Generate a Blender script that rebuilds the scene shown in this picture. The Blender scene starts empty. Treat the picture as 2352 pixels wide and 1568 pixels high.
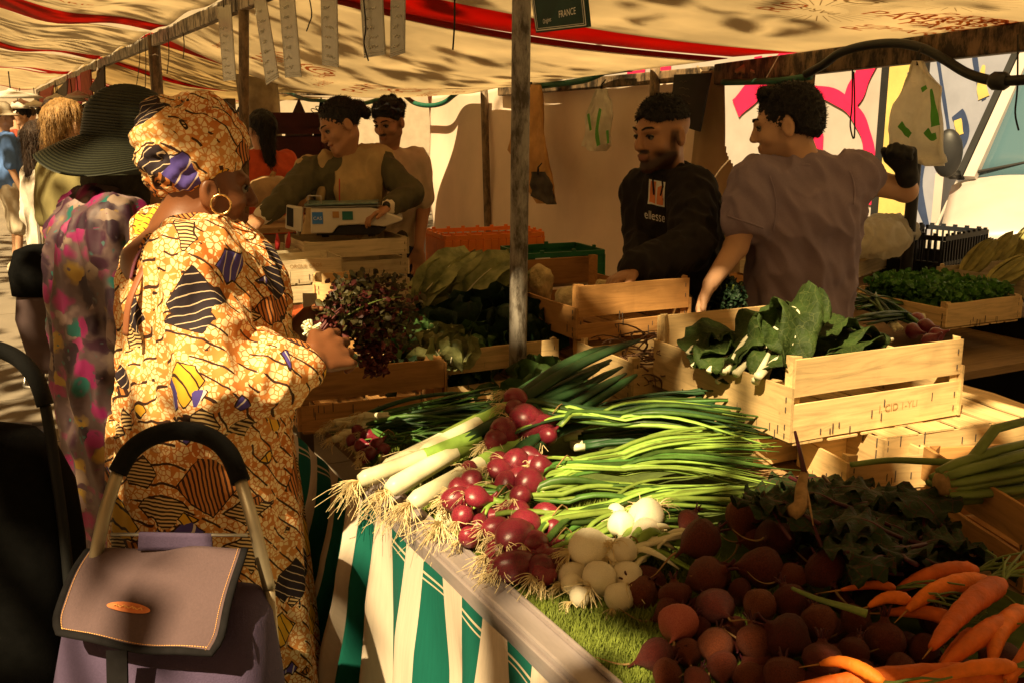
import bpy, bmesh, math, random
import numpy as np
from mathutils import Vector, Matrix, noise

SC = bpy.context.scene
COL = SC.collection
# ---------------------------------------------------------------- camera, sky, sun, exposure
# world axes: +Y runs along the row of stalls (away, to the left), +X runs into the stall
F_PX, HOR, EYE = 2287.0, 275.0, 1.65
PIT = math.atan((784 - HOR) / F_PX)
YAW = math.radians(27.8)
FW = (math.sin(YAW), math.cos(YAW))
RT = (math.cos(YAW), -math.sin(YAW))
cam = bpy.data.cameras.new('camera')
cam.lens = 36.0 * F_PX / 2352.0
cam.sensor_width = 36.0
cam.clip_start = 0.05
cam.clip_end = 400.0
cam_o = bpy.data.objects.new('camera', cam)
COL.objects.link(cam_o)
cam_o.location = (0, 0, EYE)
_f = Vector((FW[0] * math.cos(PIT), FW[1] * math.cos(PIT), -math.sin(PIT)))
cam_o.rotation_euler = _f.to_track_quat('-Z', 'Y').to_euler()
SC.camera = cam_o

TO_SUN = Vector((-0.55, -0.38, 0.743)).normalized()
world = bpy.data.worlds.new('World')
SC.world = world
world.use_nodes = True
_wn = world.node_tree.nodes
_wl = world.node_tree.links
_wn.clear()
_sky = _wn.new('ShaderNodeTexSky')
_sky.sky_type = 'NISHITA'
_sky.sun_disc = False
_sky.sun_elevation = math.asin(TO_SUN.z)
_sky.sun_rotation = math.atan2(TO_SUN.x, TO_SUN.y)
_sky.air_density = 1.0
_sky.dust_density = 5.0
_tint = _wn.new('ShaderNodeMix')
_tint.data_type = 'RGBA'
_tint.blend_type = 'MULTIPLY'
_tint.inputs[0].default_value = 1.0
_tint.inputs[7].default_value = (0.40, 0.22, 0.075, 1)      # the photograph is graded warm throughout
_bg = _wn.new('ShaderNodeBackground')
_bg.inputs[1].default_value = 0.05
_out = _wn.new('ShaderNodeOutputWorld')
_wl.new(_sky.outputs[0], _tint.inputs[6])
_wl.new(_tint.outputs[2], _bg.inputs[0])
_wl.new(_bg.outputs[0], _out.inputs[0])
sun = bpy.data.lights.new('sun', 'SUN')
sun.energy = 5.0
sun.angle = math.radians(0.5)
sun.color = (1.0, 0.76, 0.40)
sun_o = bpy.data.objects.new('sun', sun)
COL.objects.link(sun_o)
sun_o.location = TO_SUN * 30
sun_o.rotation_euler = TO_SUN.to_track_quat('Z', 'Y').to_euler()
SC.view_settings.view_transform = 'Standard'
SC.view_settings.look = 'None'
SC.view_settings.exposure = 1.35
SC.view_settings.gamma = 1.0
SC.render.engine = 'CYCLES'
SC.cycles.max_bounces = 7
SC.cycles.diffuse_bounces = 4
SC.cycles.transmission_bounces = 5
SC.cycles.transparent_max_bounces = 8
SC.cycles.caustics_reflective = False
SC.cycles.caustics_refractive = False
SC.cycles.use_denoising = True

# ---------------------------------------------------------------- geometry helpers
def ray(px, py):
    a = px - 1176.0
    b = 784.0 - py
    h = F_PX * math.cos(PIT) + b * math.sin(PIT)
    z = -F_PX * math.sin(PIT) + b * math.cos(PIT)
    return (h * FW[0] + a * RT[0], h * FW[1] + a * RT[1], z)
def PZ(px, py, z):
    d = ray(px, py); t = (z - EYE) / d[2]
    return Vector((d[0] * t, d[1] * t, z))
def PX(px, py, x):
    d = ray(px, py); t = x / d[0]
    return Vector((x, d[1] * t, EYE + d[2] * t))
def PD(px, py, D):
    d = ray(px, py); h = d[0] * FW[0] + d[1] * FW[1]; t = D / h
    return Vector((d[0] * t, d[1] * t, EYE + d[2] * t))

UP = Vector((0, 0, 1))
def img(a, b, z=0.): return (Vector((RT[0], RT[1], 0)) * a + Vector((FW[0], FW[1], 0)) * b + UP * z).normalized()   # a: picture right, b: away, z: up
def V3(*a): return Vector(a)
def lerp(a, b, t): return a + (b - a) * t
RN = random.Random(11)
def ru(a, b): return RN.uniform(a, b)

class MB:
    """collects shapes into one mesh"""
    def __init__(s): s.v = []; s.f = []; s.m = []; s.mi = 0
    def add(s, V, F):
        o = len(s.v); s.v += [tuple(p) for p in V]
        for f in F: s.f.append(tuple(i + o for i in f)); s.m.append(s.mi)
        return s
    def box(s, c, size, rot=None, taper=0):
        c = Vector(c); hx, hy, hz = size[0] / 2, size[1] / 2, size[2] / 2
        V = []
        for z in (-hz, hz):
            k = 1 - taper if z > 0 else 1
            for x, y in ((-hx, -hy), (hx, -hy), (hx, hy), (-hx, hy)):
                p = Vector((x * k, y * k, z))
                if rot is not None: p = rot @ p
                V.append(c + p)
        return s.add(V, [(3, 2, 1, 0), (4, 5, 6, 7), (0, 1, 5, 4), (1, 2, 6, 5), (2, 3, 7, 6), (3, 0, 4, 7)])
    def bar(s, a, b, w, h, up=(0, 0, 1), roll=0):
        a = Vector(a); b = Vector(b); d = b - a; L = d.length; d = d / L
        u = Vector(up); sd = d.cross(u)
        if sd.length < 1e-4: sd = d.cross(Vector((1, 0, 0)))
        sd.normalize(); u = sd.cross(d)
        M = Matrix((sd, d, u)).transposed()
        return s.box((a + b) / 2, (w, L, h), M)
    def tube(s, path, rad, n=8, flat=1.0, up=None, cap=True, jit=0, seed=0):
        P = [Vector(p) for p in path]; m = len(P)
        if not hasattr(rad, '__len__'): rad = [rad] * m
        if len(rad) == 2 and m > 2: rad = [lerp(rad[0], rad[1], i / (m - 1)) for i in range(m)]
        t0 = (P[1] - P[0]).normalized()
        ref = Vector(up) if up is not None else (Vector((0, 0, 1)) if abs(t0.z) < .9 else Vector((1, 0, 0)))
        V = []; F = []
        for i in range(m):
            t = (P[min(i + 1, m - 1)] - P[max(i - 1, 0)])
            if t.length < 1e-9: t = t0.copy()
            t.normalize()
            sd = t.cross(ref)
            if sd.length < 1e-5: sd = t.orthogonal()
            sd.normalize(); ref2 = sd.cross(t).normalized()
            if up is None: ref = ref2
            for k in range(n):
                a = 2 * math.pi * k / n
                r = rad[i] * (1 + jit * math.sin(seed + i * 1.7 + k * 2.3))
                V.append(P[i] + sd * (math.cos(a) * r) + ref2 * (math.sin(a) * r * flat))
        for i in range(m - 1):
            for k in range(n):
                F.append((i * n + k, i * n + (k + 1) % n, (i + 1) * n + (k + 1) % n, (i + 1) * n + k))
        if cap:
            F.append(tuple(range(n - 1, -1, -1))); F.append(tuple((m - 1) * n + k for k in range(n)))
        return s.add(V, F)
    def lathe(s, prof, n=16, c=(0, 0, 0), axis=(0, 0, 1), fn=None):
        q = Vector((0, 0, 1)).rotation_difference(Vector(axis).normalized()); c = Vector(c)
        V = []; F = []; m = len(prof)
        for i, (r, z) in enumerate(prof):
            for k in range(n):
                a = 2 * math.pi * k / n
                p = Vector((r * math.cos(a), r * math.sin(a), z))
                if fn: p = fn(p, a, i)
                V.append(c + q @ p)
        for i in range(m - 1):
            for k in range(n):
                F.append((i * n + k, i * n + (k + 1) % n, (i + 1) * n + (k + 1) % n, (i + 1) * n + k))
        if prof[0][0] > 1e-4: F.append(tuple(range(n - 1, -1, -1)))
        if prof[-1][0] > 1e-4: F.append(tuple((m - 1) * n + k for k in range(n)))
        return s.add(V, F)
    def grid(s, fn, nu, nv, close_u=False):
        V = [fn(i / nu, j / nv) for j in range(nv + 1) for i in range(nu + 1)]
        F = [(j * (nu + 1) + i, j * (nu + 1) + i + 1, (j + 1) * (nu + 1) + i + 1, (j + 1) * (nu + 1) + i) for j in range(nv) for i in range(nu)]
        return s.add(V, F)
    def leaf(s, path, width, nw=4, side=None, cup=.2, ripple=.0, freq=9., seed=0, tip=True, prof=None):
        """a leaf blade: a strip along path with a fold, wavy margins"""
        P = [Vector(p) for p in path]; m = len(P); V = []; F = []
        for i in range(m):
            t = (P[min(i + 1, m - 1)] - P[max(i - 1, 0)]).normalized()
            sd = Vector(side) if side is not None else t.cross(Vector((0, 0, 1)))
            if sd.length < 1e-4: sd = Vector((1, 0, 0))
            sd = (sd - t * sd.dot(t)).normalized(); nn = sd.cross(t).normalized()
            u = i / (m - 1)
            w = width * (prof(u) if prof else (math.sin(math.pi * min(1, u * .92 + .08)) ** .6))
            for k in range(nw + 1):
                c = 2 * k / nw - 1
                h = cup * w * abs(c) + ripple * c * c * math.sin(freq * u * 6.28 + seed + (1.7 if c > 0 else 0))
                V.append(P[i] + sd * (c * w) + nn * h)
        for i in range(m - 1):
            for k in range(nw):
                o = i * (nw + 1) + k
                F.append((o, o + 1, o + nw + 2, o + nw + 1))
        return s.add(V, F)

def mesh_data(name, V, F, mats=None, smooth=True, mi=None):
    me = bpy.data.meshes.new(name)
    me.from_pydata([tuple(p) for p in V], [], F)
    if mats is not None:
        for m in (mats if isinstance(mats, (list, tuple)) else [mats]): me.materials.append(m)
    if mi is not None and len(mi): me.polygons.foreach_set('material_index', mi)
    if smooth: me.polygons.foreach_set('use_smooth', [True] * len(me.polygons))
    me.update()
    return me
def put(name, me, parent=None, mat4=None):
    o = bpy.data.objects.new(name, me)
    COL.objects.link(o)
    if parent is not None: o.parent = parent
    if mat4 is not None: o.matrix_local = mat4
    return o
def obj(name, mb, mats, parent=None, smooth=False, world=True, auto=None):
    """one mesh object; world coordinates are made relative to the parent's origin"""
    V = mb.v
    org = None
    if parent is not None and world:
        q = parent; loc = Vector((0, 0, 0))
        while q is not None: loc = loc + q.location; q = q.parent
        V = [(p[0] - loc[0], p[1] - loc[1], p[2] - loc[2]) for p in V]
    elif parent is None and world:
        A = np.array(V); org = Vector(((A[:, 0].min() + A[:, 0].max()) / 2, (A[:, 1].min() + A[:, 1].max()) / 2, A[:, 2].min()))
        V = [(p[0] - org[0], p[1] - org[1], p[2] - org[2]) for p in V]
    me = mesh_data(name, V, mb.f, mats, smooth, mb.m if isinstance(mats, (list, tuple)) and len(mats) > 1 else None)
    if auto: me.shade_auto = None if False else None
    o = put(name, me, parent)
    if org is not None: o.location = org
    return o
def tag(o, label=None, cat=None, group=None, kind=None):
    if label: o['label'] = label
    if cat: o['category'] = cat
    if group: o['group'] = group
    if kind: o['kind'] = kind
    return o
def thing(name, label, cat, loc=(0, 0, 0), group=None):
    o = bpy.data.objects.new(name, None)
    o.empty_display_size = .1
    COL.objects.link(o); o.location = loc
    return tag(o, label, cat, group)
def copy_tree(o, parent=None):
    c = o.copy(); COL.objects.link(c); c.parent = parent
    for ch in list(o.children): copy_tree(ch, c)
    return c
def solidify(o, th, off=0):
    m = o.modifiers.new('thickness', 'SOLIDIFY'); m.thickness = th; m.offset = off
    return o
def bevel(o, w, seg=2):
    m = o.modifiers.new('bevel', 'BEVEL'); m.width = w; m.segments = seg; m.limit_method = 'ANGLE'; m.angle_limit = .6
    return o
def bez(p0, p1, p2, p3, n=12):
    p0, p1, p2, p3 = map(Vector, (p0, p1, p2, p3)); out = []
    for i in range(n + 1):
        t = i / n; s = 1 - t
        out.append(p0 * s ** 3 + p1 * (3 * s * s * t) + p2 * (3 * s * t * t) + p3 * t ** 3)
    return out
def smoothpath(P, n=6):
    P = [Vector(p) for p in P]; out = []
    for i in range(len(P) - 1):
        a = P[max(i - 1, 0)]; b = P[i]; c = P[i + 1]; d = P[min(i + 2, len(P) - 1)]
        for k in range(n):
            t = k / n
            out.append(.5 * ((2 * b) + (c - a) * t + (2 * a - 5 * b + 4 * c - d) * t * t + (3 * b - a - 3 * c + d) * t ** 3))
    out.append(P[-1].copy())
    return out
def text_mesh(txt, size=1.0, shear=0., space=1., ext=0):
    cu = bpy.data.curves.new('t', 'FONT'); cu.body = txt; cu.size = size; cu.shear = shear; cu.align_x = 'CENTER'; cu.align_y = 'CENTER'
    cu.space_character = space; cu.resolution_u = 3; cu.extrude = ext
    o = bpy.data.objects.new('t', cu); COL.objects.link(o)
    dg = bpy.context.evaluated_depsgraph_get()
    me = o.evaluated_get(dg).to_mesh()
    V = [tuple(v.co) for v in me.vertices]; F = [tuple(p.vertices) for p in me.polygons]
    o.evaluated_get(dg).to_mesh_clear()
    bpy.data.objects.remove(o); bpy.data.curves.remove(cu)
    return V, F

# ---------------------------------------------------------------- implicit surfaces (bodies, cloth, heads)
def C(a, ra, b, rb, k=None, sq=None, neg=False): return ('c', Vector(a), ra, Vector(b), rb, k, sq, neg)
def E(c, r, rot=None, k=None, neg=False): return ('e', Vector(c), r if hasattr(r, '__len__') else (r, r, r), rot, k, None, neg, None)
def sdf_mesh(prims, vox=.008, k=.02, smooth=1):
    lo = np.array([1e9] * 3); hi = -lo
    bb = []
    for p in prims:
        if p[0] == 'c':
            a = np.array(p[1]); b = np.array(p[3]); r = max(p[2], p[4]) * (max(1, p[6][1]) if p[6] else 1)
            l = np.minimum(a, b) - r; h = np.maximum(a, b) + r; neg = p[7]
        else:
            c = np.array(p[1]); r = max(p[2]); l = c - r; h = c + r; neg = p[6]
        bb.append((l, h))
        if not neg: lo = np.minimum(lo, l); hi = np.maximum(hi, h)
    lo -= 3 * vox; hi += 3 * vox
    n = np.ceil((hi - lo) / vox).astype(int) + 1
    D = np.full(n, .2, np.float32)
    ax = [(lo[i] + vox * np.arange(n[i])).astype(np.float32) for i in range(3)]
    for p, (l, h) in zip(prims, bb):
        kk = p[5] if p[0] == 'c' else p[4]
        kk = k if kk is None else kk
        m = kk + 2.5 * vox
        i0 = np.clip(np.floor((l - m - lo) / vox).astype(int), 0, n - 1); i1 = np.clip(np.ceil((h + m - lo) / vox).astype(int) + 1, 1, n)
        if (i1 <= i0).any(): continue
        X = ax[0][i0[0]:i1[0]][:, None, None]; Y = ax[1][i0[1]:i1[1]][None, :, None]; Z = ax[2][i0[2]:i1[2]][None, None, :]
        sl = (slice(i0[0], i1[0]), slice(i0[1], i1[1]), slice(i0[2], i1[2]))
        if p[0] == 'c':
            a, ra, b, rb, _, sq, neg = p[1:]
            dx = X - a.x; dy = Y - a.y; dz = Z - a.z; B = b - a; f = 1.
            if sq:
                nv, f = Vector(sq[0]).normalized(), sq[1]
                t = (dx * nv.x + dy * nv.y + dz * nv.z) * (1 / f - 1)
                dx = dx + nv.x * t; dy = dy + nv.y * t; dz = dz + nv.z * t
                B = B + nv * (B.dot(nv) * (1 / f - 1))
            L2 = max(B.length_squared, 1e-9)
            hh = np.clip((dx * B.x + dy * B.y + dz * B.z) / L2, 0, 1)
            d = np.sqrt((dx - B.x * hh) ** 2 + (dy - B.y * hh) ** 2 + (dz - B.z * hh) ** 2) - (ra + (rb - ra) * hh)
            d = d * min(1, f)
        else:
            c, r, rot, _, _, neg, _ = p[1:]
            dx = X - c.x; dy = Y - c.y; dz = Z - c.z
            if rot is not None:
                e = rot.transposed()
                dx, dy, dz = (e[0][0] * dx + e[0][1] * dy + e[0][2] * dz, e[1][0] * dx + e[1][1] * dy + e[1][2] * dz, e[2][0] * dx + e[2][1] * dy + e[2][2] * dz)
            k0 = np.sqrt((dx / r[0]) ** 2 + (dy / r[1]) ** 2 + (dz / r[2]) ** 2)
            k1 = np.sqrt((dx / r[0] ** 2) ** 2 + (dy / r[1] ** 2) ** 2 + (dz / r[2] ** 2) ** 2) + 1e-9
            d = k0 * (k0 - 1) / k1
        O = D[sl]
        if neg:
            d = -d; q = np.clip(.5 - .5 * (d - O) / kk, 0, 1) if kk > 0 else (d < O)
            D[sl] = d * (1 - q) + O * q + kk * q * (1 - q)
        elif kk > 0:
            q = np.clip(.5 + .5 * (O - d) / kk, 0, 1)
            D[sl] = O * (1 - q) + d * q - kk * q * (1 - q)
        else: D[sl] = np.minimum(O, d)
    S = D < 0
    # surface nets
    cnt = np.zeros(n - 1, np.int8)
    for a in (0, 1):
        for b in (0, 1):
            for c in (0, 1):
                cnt += S[a:n[0] - 1 + a, b:n[1] - 1 + b, c:n[2] - 1 + c]
    act = np.argwhere((cnt > 0) & (cnt < 8))
    idx = np.full(n - 1, -1, np.int32); idx[act[:, 0], act[:, 1], act[:, 2]] = np.arange(len(act))
    cor = [(a, b, c) for a in (0, 1) for b in (0, 1) for c in (0, 1)]
    val = {c: D[act[:, 0] + c[0], act[:, 1] + c[1], act[:, 2] + c[2]] for c in cor}
    acc = np.zeros((len(act), 3)); num = np.zeros(len(act))
    for c in cor:
        for x in range(3):
            if c[x] == 0:
                e = list(c); e[x] = 1; e = tuple(e)
                v0 = val[c]; v1 = val[e]; cr = (v0 < 0) != (v1 < 0)
                t = np.where(cr, v0 / np.where(cr, v0 - v1, 1), 0)
                p = np.tile(np.array(c, float), (len(act), 1)); p[:, x] = t
                acc += p * cr[:, None]; num += cr
    V = (act + acc / num[:, None]) * vox + lo
    Q = []
    for x in range(3):
        y, z = (x + 1) % 3, (x + 2) % 3
        s0 = [slice(None)] * 3; s1 = [slice(None)] * 3
        s0[x] = slice(0, -1); s1[x] = slice(1, None)
        E_ = np.argwhere(S[tuple(s0)] != S[tuple(s1)])
        inner = S[E_[:, 0], E_[:, 1], E_[:, 2]]
        def cell(dy, dz):
            q = E_.copy(); q[:, y] -= dy; q[:, z] -= dz
            return idx[q[:, 0], q[:, 1], q[:, 2]]
        a, b, c, d = cell(1, 1), cell(0, 1), cell(0, 0), cell(1, 0)
        qd = np.stack([a, b, c, d], 1); qd[~inner] = qd[~inner][:, ::-1]
        Q.append(qd)
    Q = np.concatenate(Q)
    for _ in range(smooth):
        A = np.zeros_like(V); N = np.zeros(len(V))
        for i in range(4):
            j = (i + 1) % 4
            np.add.at(A, Q[:, i], V[Q[:, j]]); np.add.at(N, Q[:, i], 1)
            np.add.at(A, Q[:, j], V[Q[:, i]]); np.add.at(N, Q[:, j], 1)
        V = .5 * V + .5 * A / N[:, None]
    return V, Q
def vnormals(V, Q):
    fn = np.cross(V[Q[:, 2]] - V[Q[:, 0]], V[Q[:, 3]] - V[Q[:, 1]])
    N = np.zeros_like(V)
    for i in range(4): np.add.at(N, Q[:, i], fn)
    return N / (np.linalg.norm(N, axis=1)[:, None] + 1e-12)
def fold_disp(V, N, amp, sc=(14, 14, 5), seed=0., rot=None, octv=2):
    """cloth folds: ridged noise stretched along one direction"""
    out = np.empty(len(V))
    A = V @ np.array(rot).T if rot is not None else V
    for i, p in enumerate(A):
        x, y, z = p[0] * sc[0] + seed, p[1] * sc[1] - seed, p[2] * sc[2] + seed * .5
        f = 1 - abs(noise.noise((x, y, z))) * 2.2
        if octv > 1: f += .45 * noise.noise((x * 2.3, y * 2.3, z * 2.3))
        out[i] = f
    return V + N * (amp * (out - .45))[:, None]
def body(name, prims, mat, parent, vox=.008, k=.02, smooth=1, fold=None, paint=None, cut=None):
    V, Q = sdf_mesh(prims, vox, k, smooth)
    if fold:
        V = fold_disp(V, vnormals(V, Q), *fold)
    q = parent; loc = np.zeros(3)
    while q is not None: loc = loc + np.array(q.location); q = q.parent
    me = bpy.data.meshes.new(name)
    me.vertices.add(len(V)); me.vertices.foreach_set('co', (V - loc).astype(np.float32).ravel())
    me.loops.add(len(Q) * 4); me.loops.foreach_set('vertex_index', Q.ravel().astype(np.int32))
    me.polygons.add(len(Q)); me.polygons.foreach_set('loop_start', np.arange(len(Q), dtype=np.int32) * 4)
    me.polygons.foreach_set('use_smooth', [True] * len(Q))
    for m in (mat if isinstance(mat, list) else [mat]): me.materials.append(m)
    me.update(calc_edges=True)
    if paint:
        ca = me.color_attributes.new('Col', 'FLOAT_COLOR', 'POINT')
        ca.data.foreach_set('color', paint(V).astype(np.float32).ravel())
    return put(name, me, parent)
# ---------------------------------------------------------------- materials
class NT:
    def __init__(s, name):
        s.m = bpy.data.materials.new(name); s.m.use_nodes = True
        s.t = s.m.node_tree; s.t.nodes.clear()
        s.out = s.t.nodes.new('ShaderNodeOutputMaterial')
    def n(s, typ, **kw):
        nd = s.t.nodes.new('ShaderNode' + typ)
        for k, v in kw.items():
            if k.startswith('i_'): s.put(nd.inputs[int(k[2:])] if k[2:].isdigit() else nd.inputs[k[2:].replace('_', ' ')], v)
            else: setattr(nd, k, v)
        return nd
    def put(s, sock, v):
        if isinstance(v, bpy.types.NodeSocket): s.t.links.new(v, sock)
        elif isinstance(v, bpy.types.Node): s.t.links.new(v.outputs[0], sock)
        else:
            if sock.type == 'RGBA' and len(v) == 3: v = (*v, 1)
            sock.default_value = v
    def math(s, op, a, b=0., c=0.):
        nd = s.n('Math', operation=op); s.put(nd.inputs[0], a); s.put(nd.inputs[1], b); s.put(nd.inputs[2], c); return nd.outputs[0]
    def mix(s, f, a, b, mode='MIX'):
        nd = s.n('Mix', data_type='RGBA', blend_type=mode); s.put(nd.inputs[0], f); s.put(nd.inputs[6], a); s.put(nd.inputs[7], b); return nd.outputs[2]
    def ramp(s, f, stops, const=False):
        nd = s.n('ValToRGB'); cr = nd.color_ramp
        if const: cr.interpolation = 'CONSTANT'
        while len(cr.elements) < len(stops): cr.elements.new(.5)
        for e, (p, c) in zip(cr.elements, stops): e.position = p; e.color = (*c, 1) if len(c) == 3 else c
        s.put(nd.inputs[0], f); return nd.outputs[0]
    def coord(s, kind='Object', scale=(1, 1, 1), rot=(0, 0, 0), loc=(0, 0, 0)):
        tc = s.n('TexCoord'); mp = s.n('Mapping')
        mp.inputs[1].default_value = loc; mp.inputs[2].default_value = rot; mp.inputs[3].default_value = scale
        s.t.links.new(tc.outputs[kind], mp.inputs[0]); return mp.outputs[0]
    def noise(s, co, sc=5., det=4., rough=.55, dist=0.):
        nd = s.n('TexNoise'); s.put(nd.inputs['Vector'], co); nd.inputs['Scale'].default_value = sc; nd.inputs['Detail'].default_value = det
        nd.inputs['Roughness'].default_value = rough; nd.inputs['Distortion'].default_value = dist; return nd
    def voro(s, co, sc=5., feat='F1', metric='EUCLIDEAN', rnd=1.):
        nd = s.n('TexVoronoi', feature=feat)
        if feat != 'DISTANCE_TO_EDGE': nd.distance = metric
        s.put(nd.inputs['Vector'], co); nd.inputs['Scale'].default_value = sc; nd.inputs['Randomness'].default_value = rnd; return nd
    def dot(s, co, v):
        nd = s.n('VectorMath', operation='DOT_PRODUCT'); s.put(nd.inputs[0], co); nd.inputs[1].default_value = v; return nd.outputs['Value']
    def bsdf(s, col, rough=.8, metal=0., spec=.3, bump=None, bstr=.3, bdist=.01, trans=0., tcol=None, **kw):
        p = s.n('BsdfPrincipled'); s.put(p.inputs['Base Color'], col); s.put(p.inputs['Roughness'], rough)
        p.inputs['Metallic'].default_value = metal; p.inputs['Specular IOR Level'].default_value = spec
        for k, v in kw.items(): s.put(p.inputs[k.replace('_', ' ')], v)
        nrm = None
        if bump is not None:
            b = s.n('Bump'); b.inputs['Strength'].default_value = bstr; b.inputs['Distance'].default_value = bdist
            s.put(b.inputs['Height'], bump); s.put(p.inputs['Normal'], b); nrm = b
        sh = p
        if trans:
            tr = s.n('BsdfTranslucent'); s.put(tr.inputs[0], tcol if tcol is not None else col)
            mx = s.n('MixShader'); mx.inputs[0].default_value = trans
            s.t.links.new(p.outputs[0], mx.inputs[1]); s.t.links.new(tr.outputs[0], mx.inputs[2]); sh = mx
        s.t.links.new(sh.outputs[0], s.out.inputs[0]); return p
def sc3(c, k): return tuple(min(1, x * k) for x in c)
def M(name, col, rough=.8, var=.25, sc=9., bump=.0, bsc=60., metal=0., spec=.3, trans=0., rand=.0, col2=None, stretch=(1, 1, 1), bdist=.004, fine=0., **kw):
    t = NT(name); co = t.coord('Object', stretch)
    nz = t.noise(co, sc, 5.)
    f = t.ramp(nz.outputs[0], [(.3, (0, 0, 0)), (.72, (1, 1, 1))])
    c = t.mix(f, sc3(col, 1 - var), col2 if col2 else sc3(col, 1 + var))
    if fine:
        n3 = t.noise(co, 220., 2.); c = t.mix(fine, c, t.mix(n3.outputs[0], sc3(col, .35), sc3(col, 1.5)))
    if rand:
        oi = t.n('ObjectInfo'); hv = t.n('HueSaturation')
        t.put(hv.inputs['Value'], t.math('MULTIPLY_ADD', oi.outputs['Random'], 2 * rand, 1 - rand))
        t.put(hv.inputs['Hue'], t.math('MULTIPLY_ADD', oi.outputs['Random'], rand * .06, .5 - rand * .03))
        t.put(hv.inputs['Color'], c); c = hv.outputs[0]
    bp = t.noise(co, bsc, 3.).outputs[0] if bump else None
    t.bsdf(c, rough, metal, spec, bp, bump, bdist, trans, **kw)
    return t.m

MT = {}
def mk(key, *a, **k): MT[key] = M(key, *a, **k); return MT[key]
mk('asphalt', (.21, .175, .135), .95, .22, 1.3, .35, 160, fine=.35)
mk('slab_joint', (.12, .10, .08), .95, .2)
mk('alu', (.42, .36, .36), .42, .14, 14, .12, 90, metal=.55, stretch=(1, .2, 1), fine=.12)
mk('alu_beam', (.50, .45, .36), .6, .3, 9, .2, 60, metal=.15, fine=.2)
mk('steel', (.6, .58, .55), .3, .1, 20, metal=.9)
mk('dark_wood', (.16, .10, .055), .8, .35, 6, .3, 50)
mk('black_metal', (.008, .008, .008), .6, .2, spec=.15)
mk('black_cloth', (.004, .004, .004), .95, .25, 40, .2, 300, spec=.04)
mk('foam', (.006, .006, .006), .85, .2, 60, .3, 400, spec=.12)
mk('hose_green', (.015, .10, .06), .5, .2)
mk('cable', (.012, .014, .013), .5, .2)
mk('cord', (.10, .08, .05), .9, .2)
mk('cord_dark', (.02, .018, .015), .9, .2)
mk('white_plastic', (.62, .58, .50), .4, .08, 12)
mk('plate_teal', (.16, .24, .22), .35, .3, 30)
mk('dark_plastic', (.02, .02, .022), .45, .2)
mk('blue_sticker', (.05, .2, .62), .4, .05)
mk('teal_sticker', (.02, .13, .11), .4, .1)
mk('white_paint', (.78, .74, .68), .6, .05)
mk('chalk', (.75, .74, .68), .9, .1)
mk('chalk_thin', (.55, .55, .5), .9, .3)
mk('slate_green', (.012, .04, .03), .7, .3)
mk('slate_black', (.014, .012, .010), .75, .4, 14)
mk('grass_base', (.07, .10, .02), .95, .3, 30)
mk('grass', (.19, .24, .035), .75, .35, 14, trans=.25, rand=0)
mk('crate_green', (.012, .10, .035), .5, .15)
mk('crate_orange', (.75, .23, .03), .55, .15)
mk('crate_black', (.014, .016, .022), .55, .2)
mk('paper', (.62, .6, .54), .8, .1)
mk('staple', (.09, .07, .055), .6, .2)
# vegetables
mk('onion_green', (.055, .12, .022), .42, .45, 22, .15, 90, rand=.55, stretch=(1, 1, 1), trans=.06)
mk('onion_lit', (.22, .34, .06), .42, .35, 16, .15, 90, rand=.45, trans=.06)  # brighter copy of the leaf green, sunlight put into the colour
mk('onion_white', (.66, .62, .42), .4, .18, 20, rand=.1)
mk('leek_green', (.02, .055, .018), .5, .4, 18, .2, 70, rand=.3, trans=.05)
mk('root_hair', (.62, .50, .27), .9, .25, 60)
mk('root_dry', (.30, .18, .075), .9, .3, 60)
mk('turnip', (.72, .66, .50), .42, .12, 24, .15, 60, rand=.08)
mk('cabbage', (.055, .11, .03), .5, .5, 20, .6, 60, rand=.25, trans=.1, bdist=.006)
mk('lettuce', (.15, .19, .055), .5, .5, 18, .7, 50, rand=.2, trans=.15, col2=(.36, .36, .15), bdist=.006)
mk('cabbage_dark', (.012, .030, .012), .55, .5, 20, .7, 60, rand=.25, trans=.05, bdist=.006)
mk('cauli', (.60, .50, .29), .8, .25, 40, 1., 120, bdist=.006)
mk('celeriac', (.56, .43, .22), .85, .4, 26, 1., 60, bdist=.008)
mk('parsley', (.06, .17, .025), .5, .5, 30, trans=.15)
mk('herb', (.055, .044, .013), .5, .5, 30, trans=.12)
mk('herb_red', (.085, .016, .014), .5, .5, 20)
mk('twig', (.10, .05, .025), .8, .5, 12, .3, 60)
mk('carrot', (.66, .145, .014), .6, .28, 30, .5, 90, rand=.2, stretch=(1, 1, 1))
mk('carrot_tip', (.42, .21, .06), .8, .3, 30)
mk('celery', (.14, .19, .045), .45, .35, 12, .2, 70)
mk('beet_stem', (.055, .008, .014), .5, .4, 20)
mk('corn_husk', (.30, .27, .09), .7, .4, 16, .3, 60)
mk('pumpkin', (.30, .19, .09), .6, .3, 10, .2, 30)
mk('plastic_bag', (.80, .77, .68), .3, .1, 10, .9, 24, trans=.6, bdist=.02)
mk('bag_green', (.08, .30, .04), .4, .2, trans=.3)
mk('kraft', (.42, .22, .07), .8, .2, 12)
mk('net_red', (.62, .12, .03), .6, .3, 40)
mk('red_pack', (.45, .03, .03), .5, .3)
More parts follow.
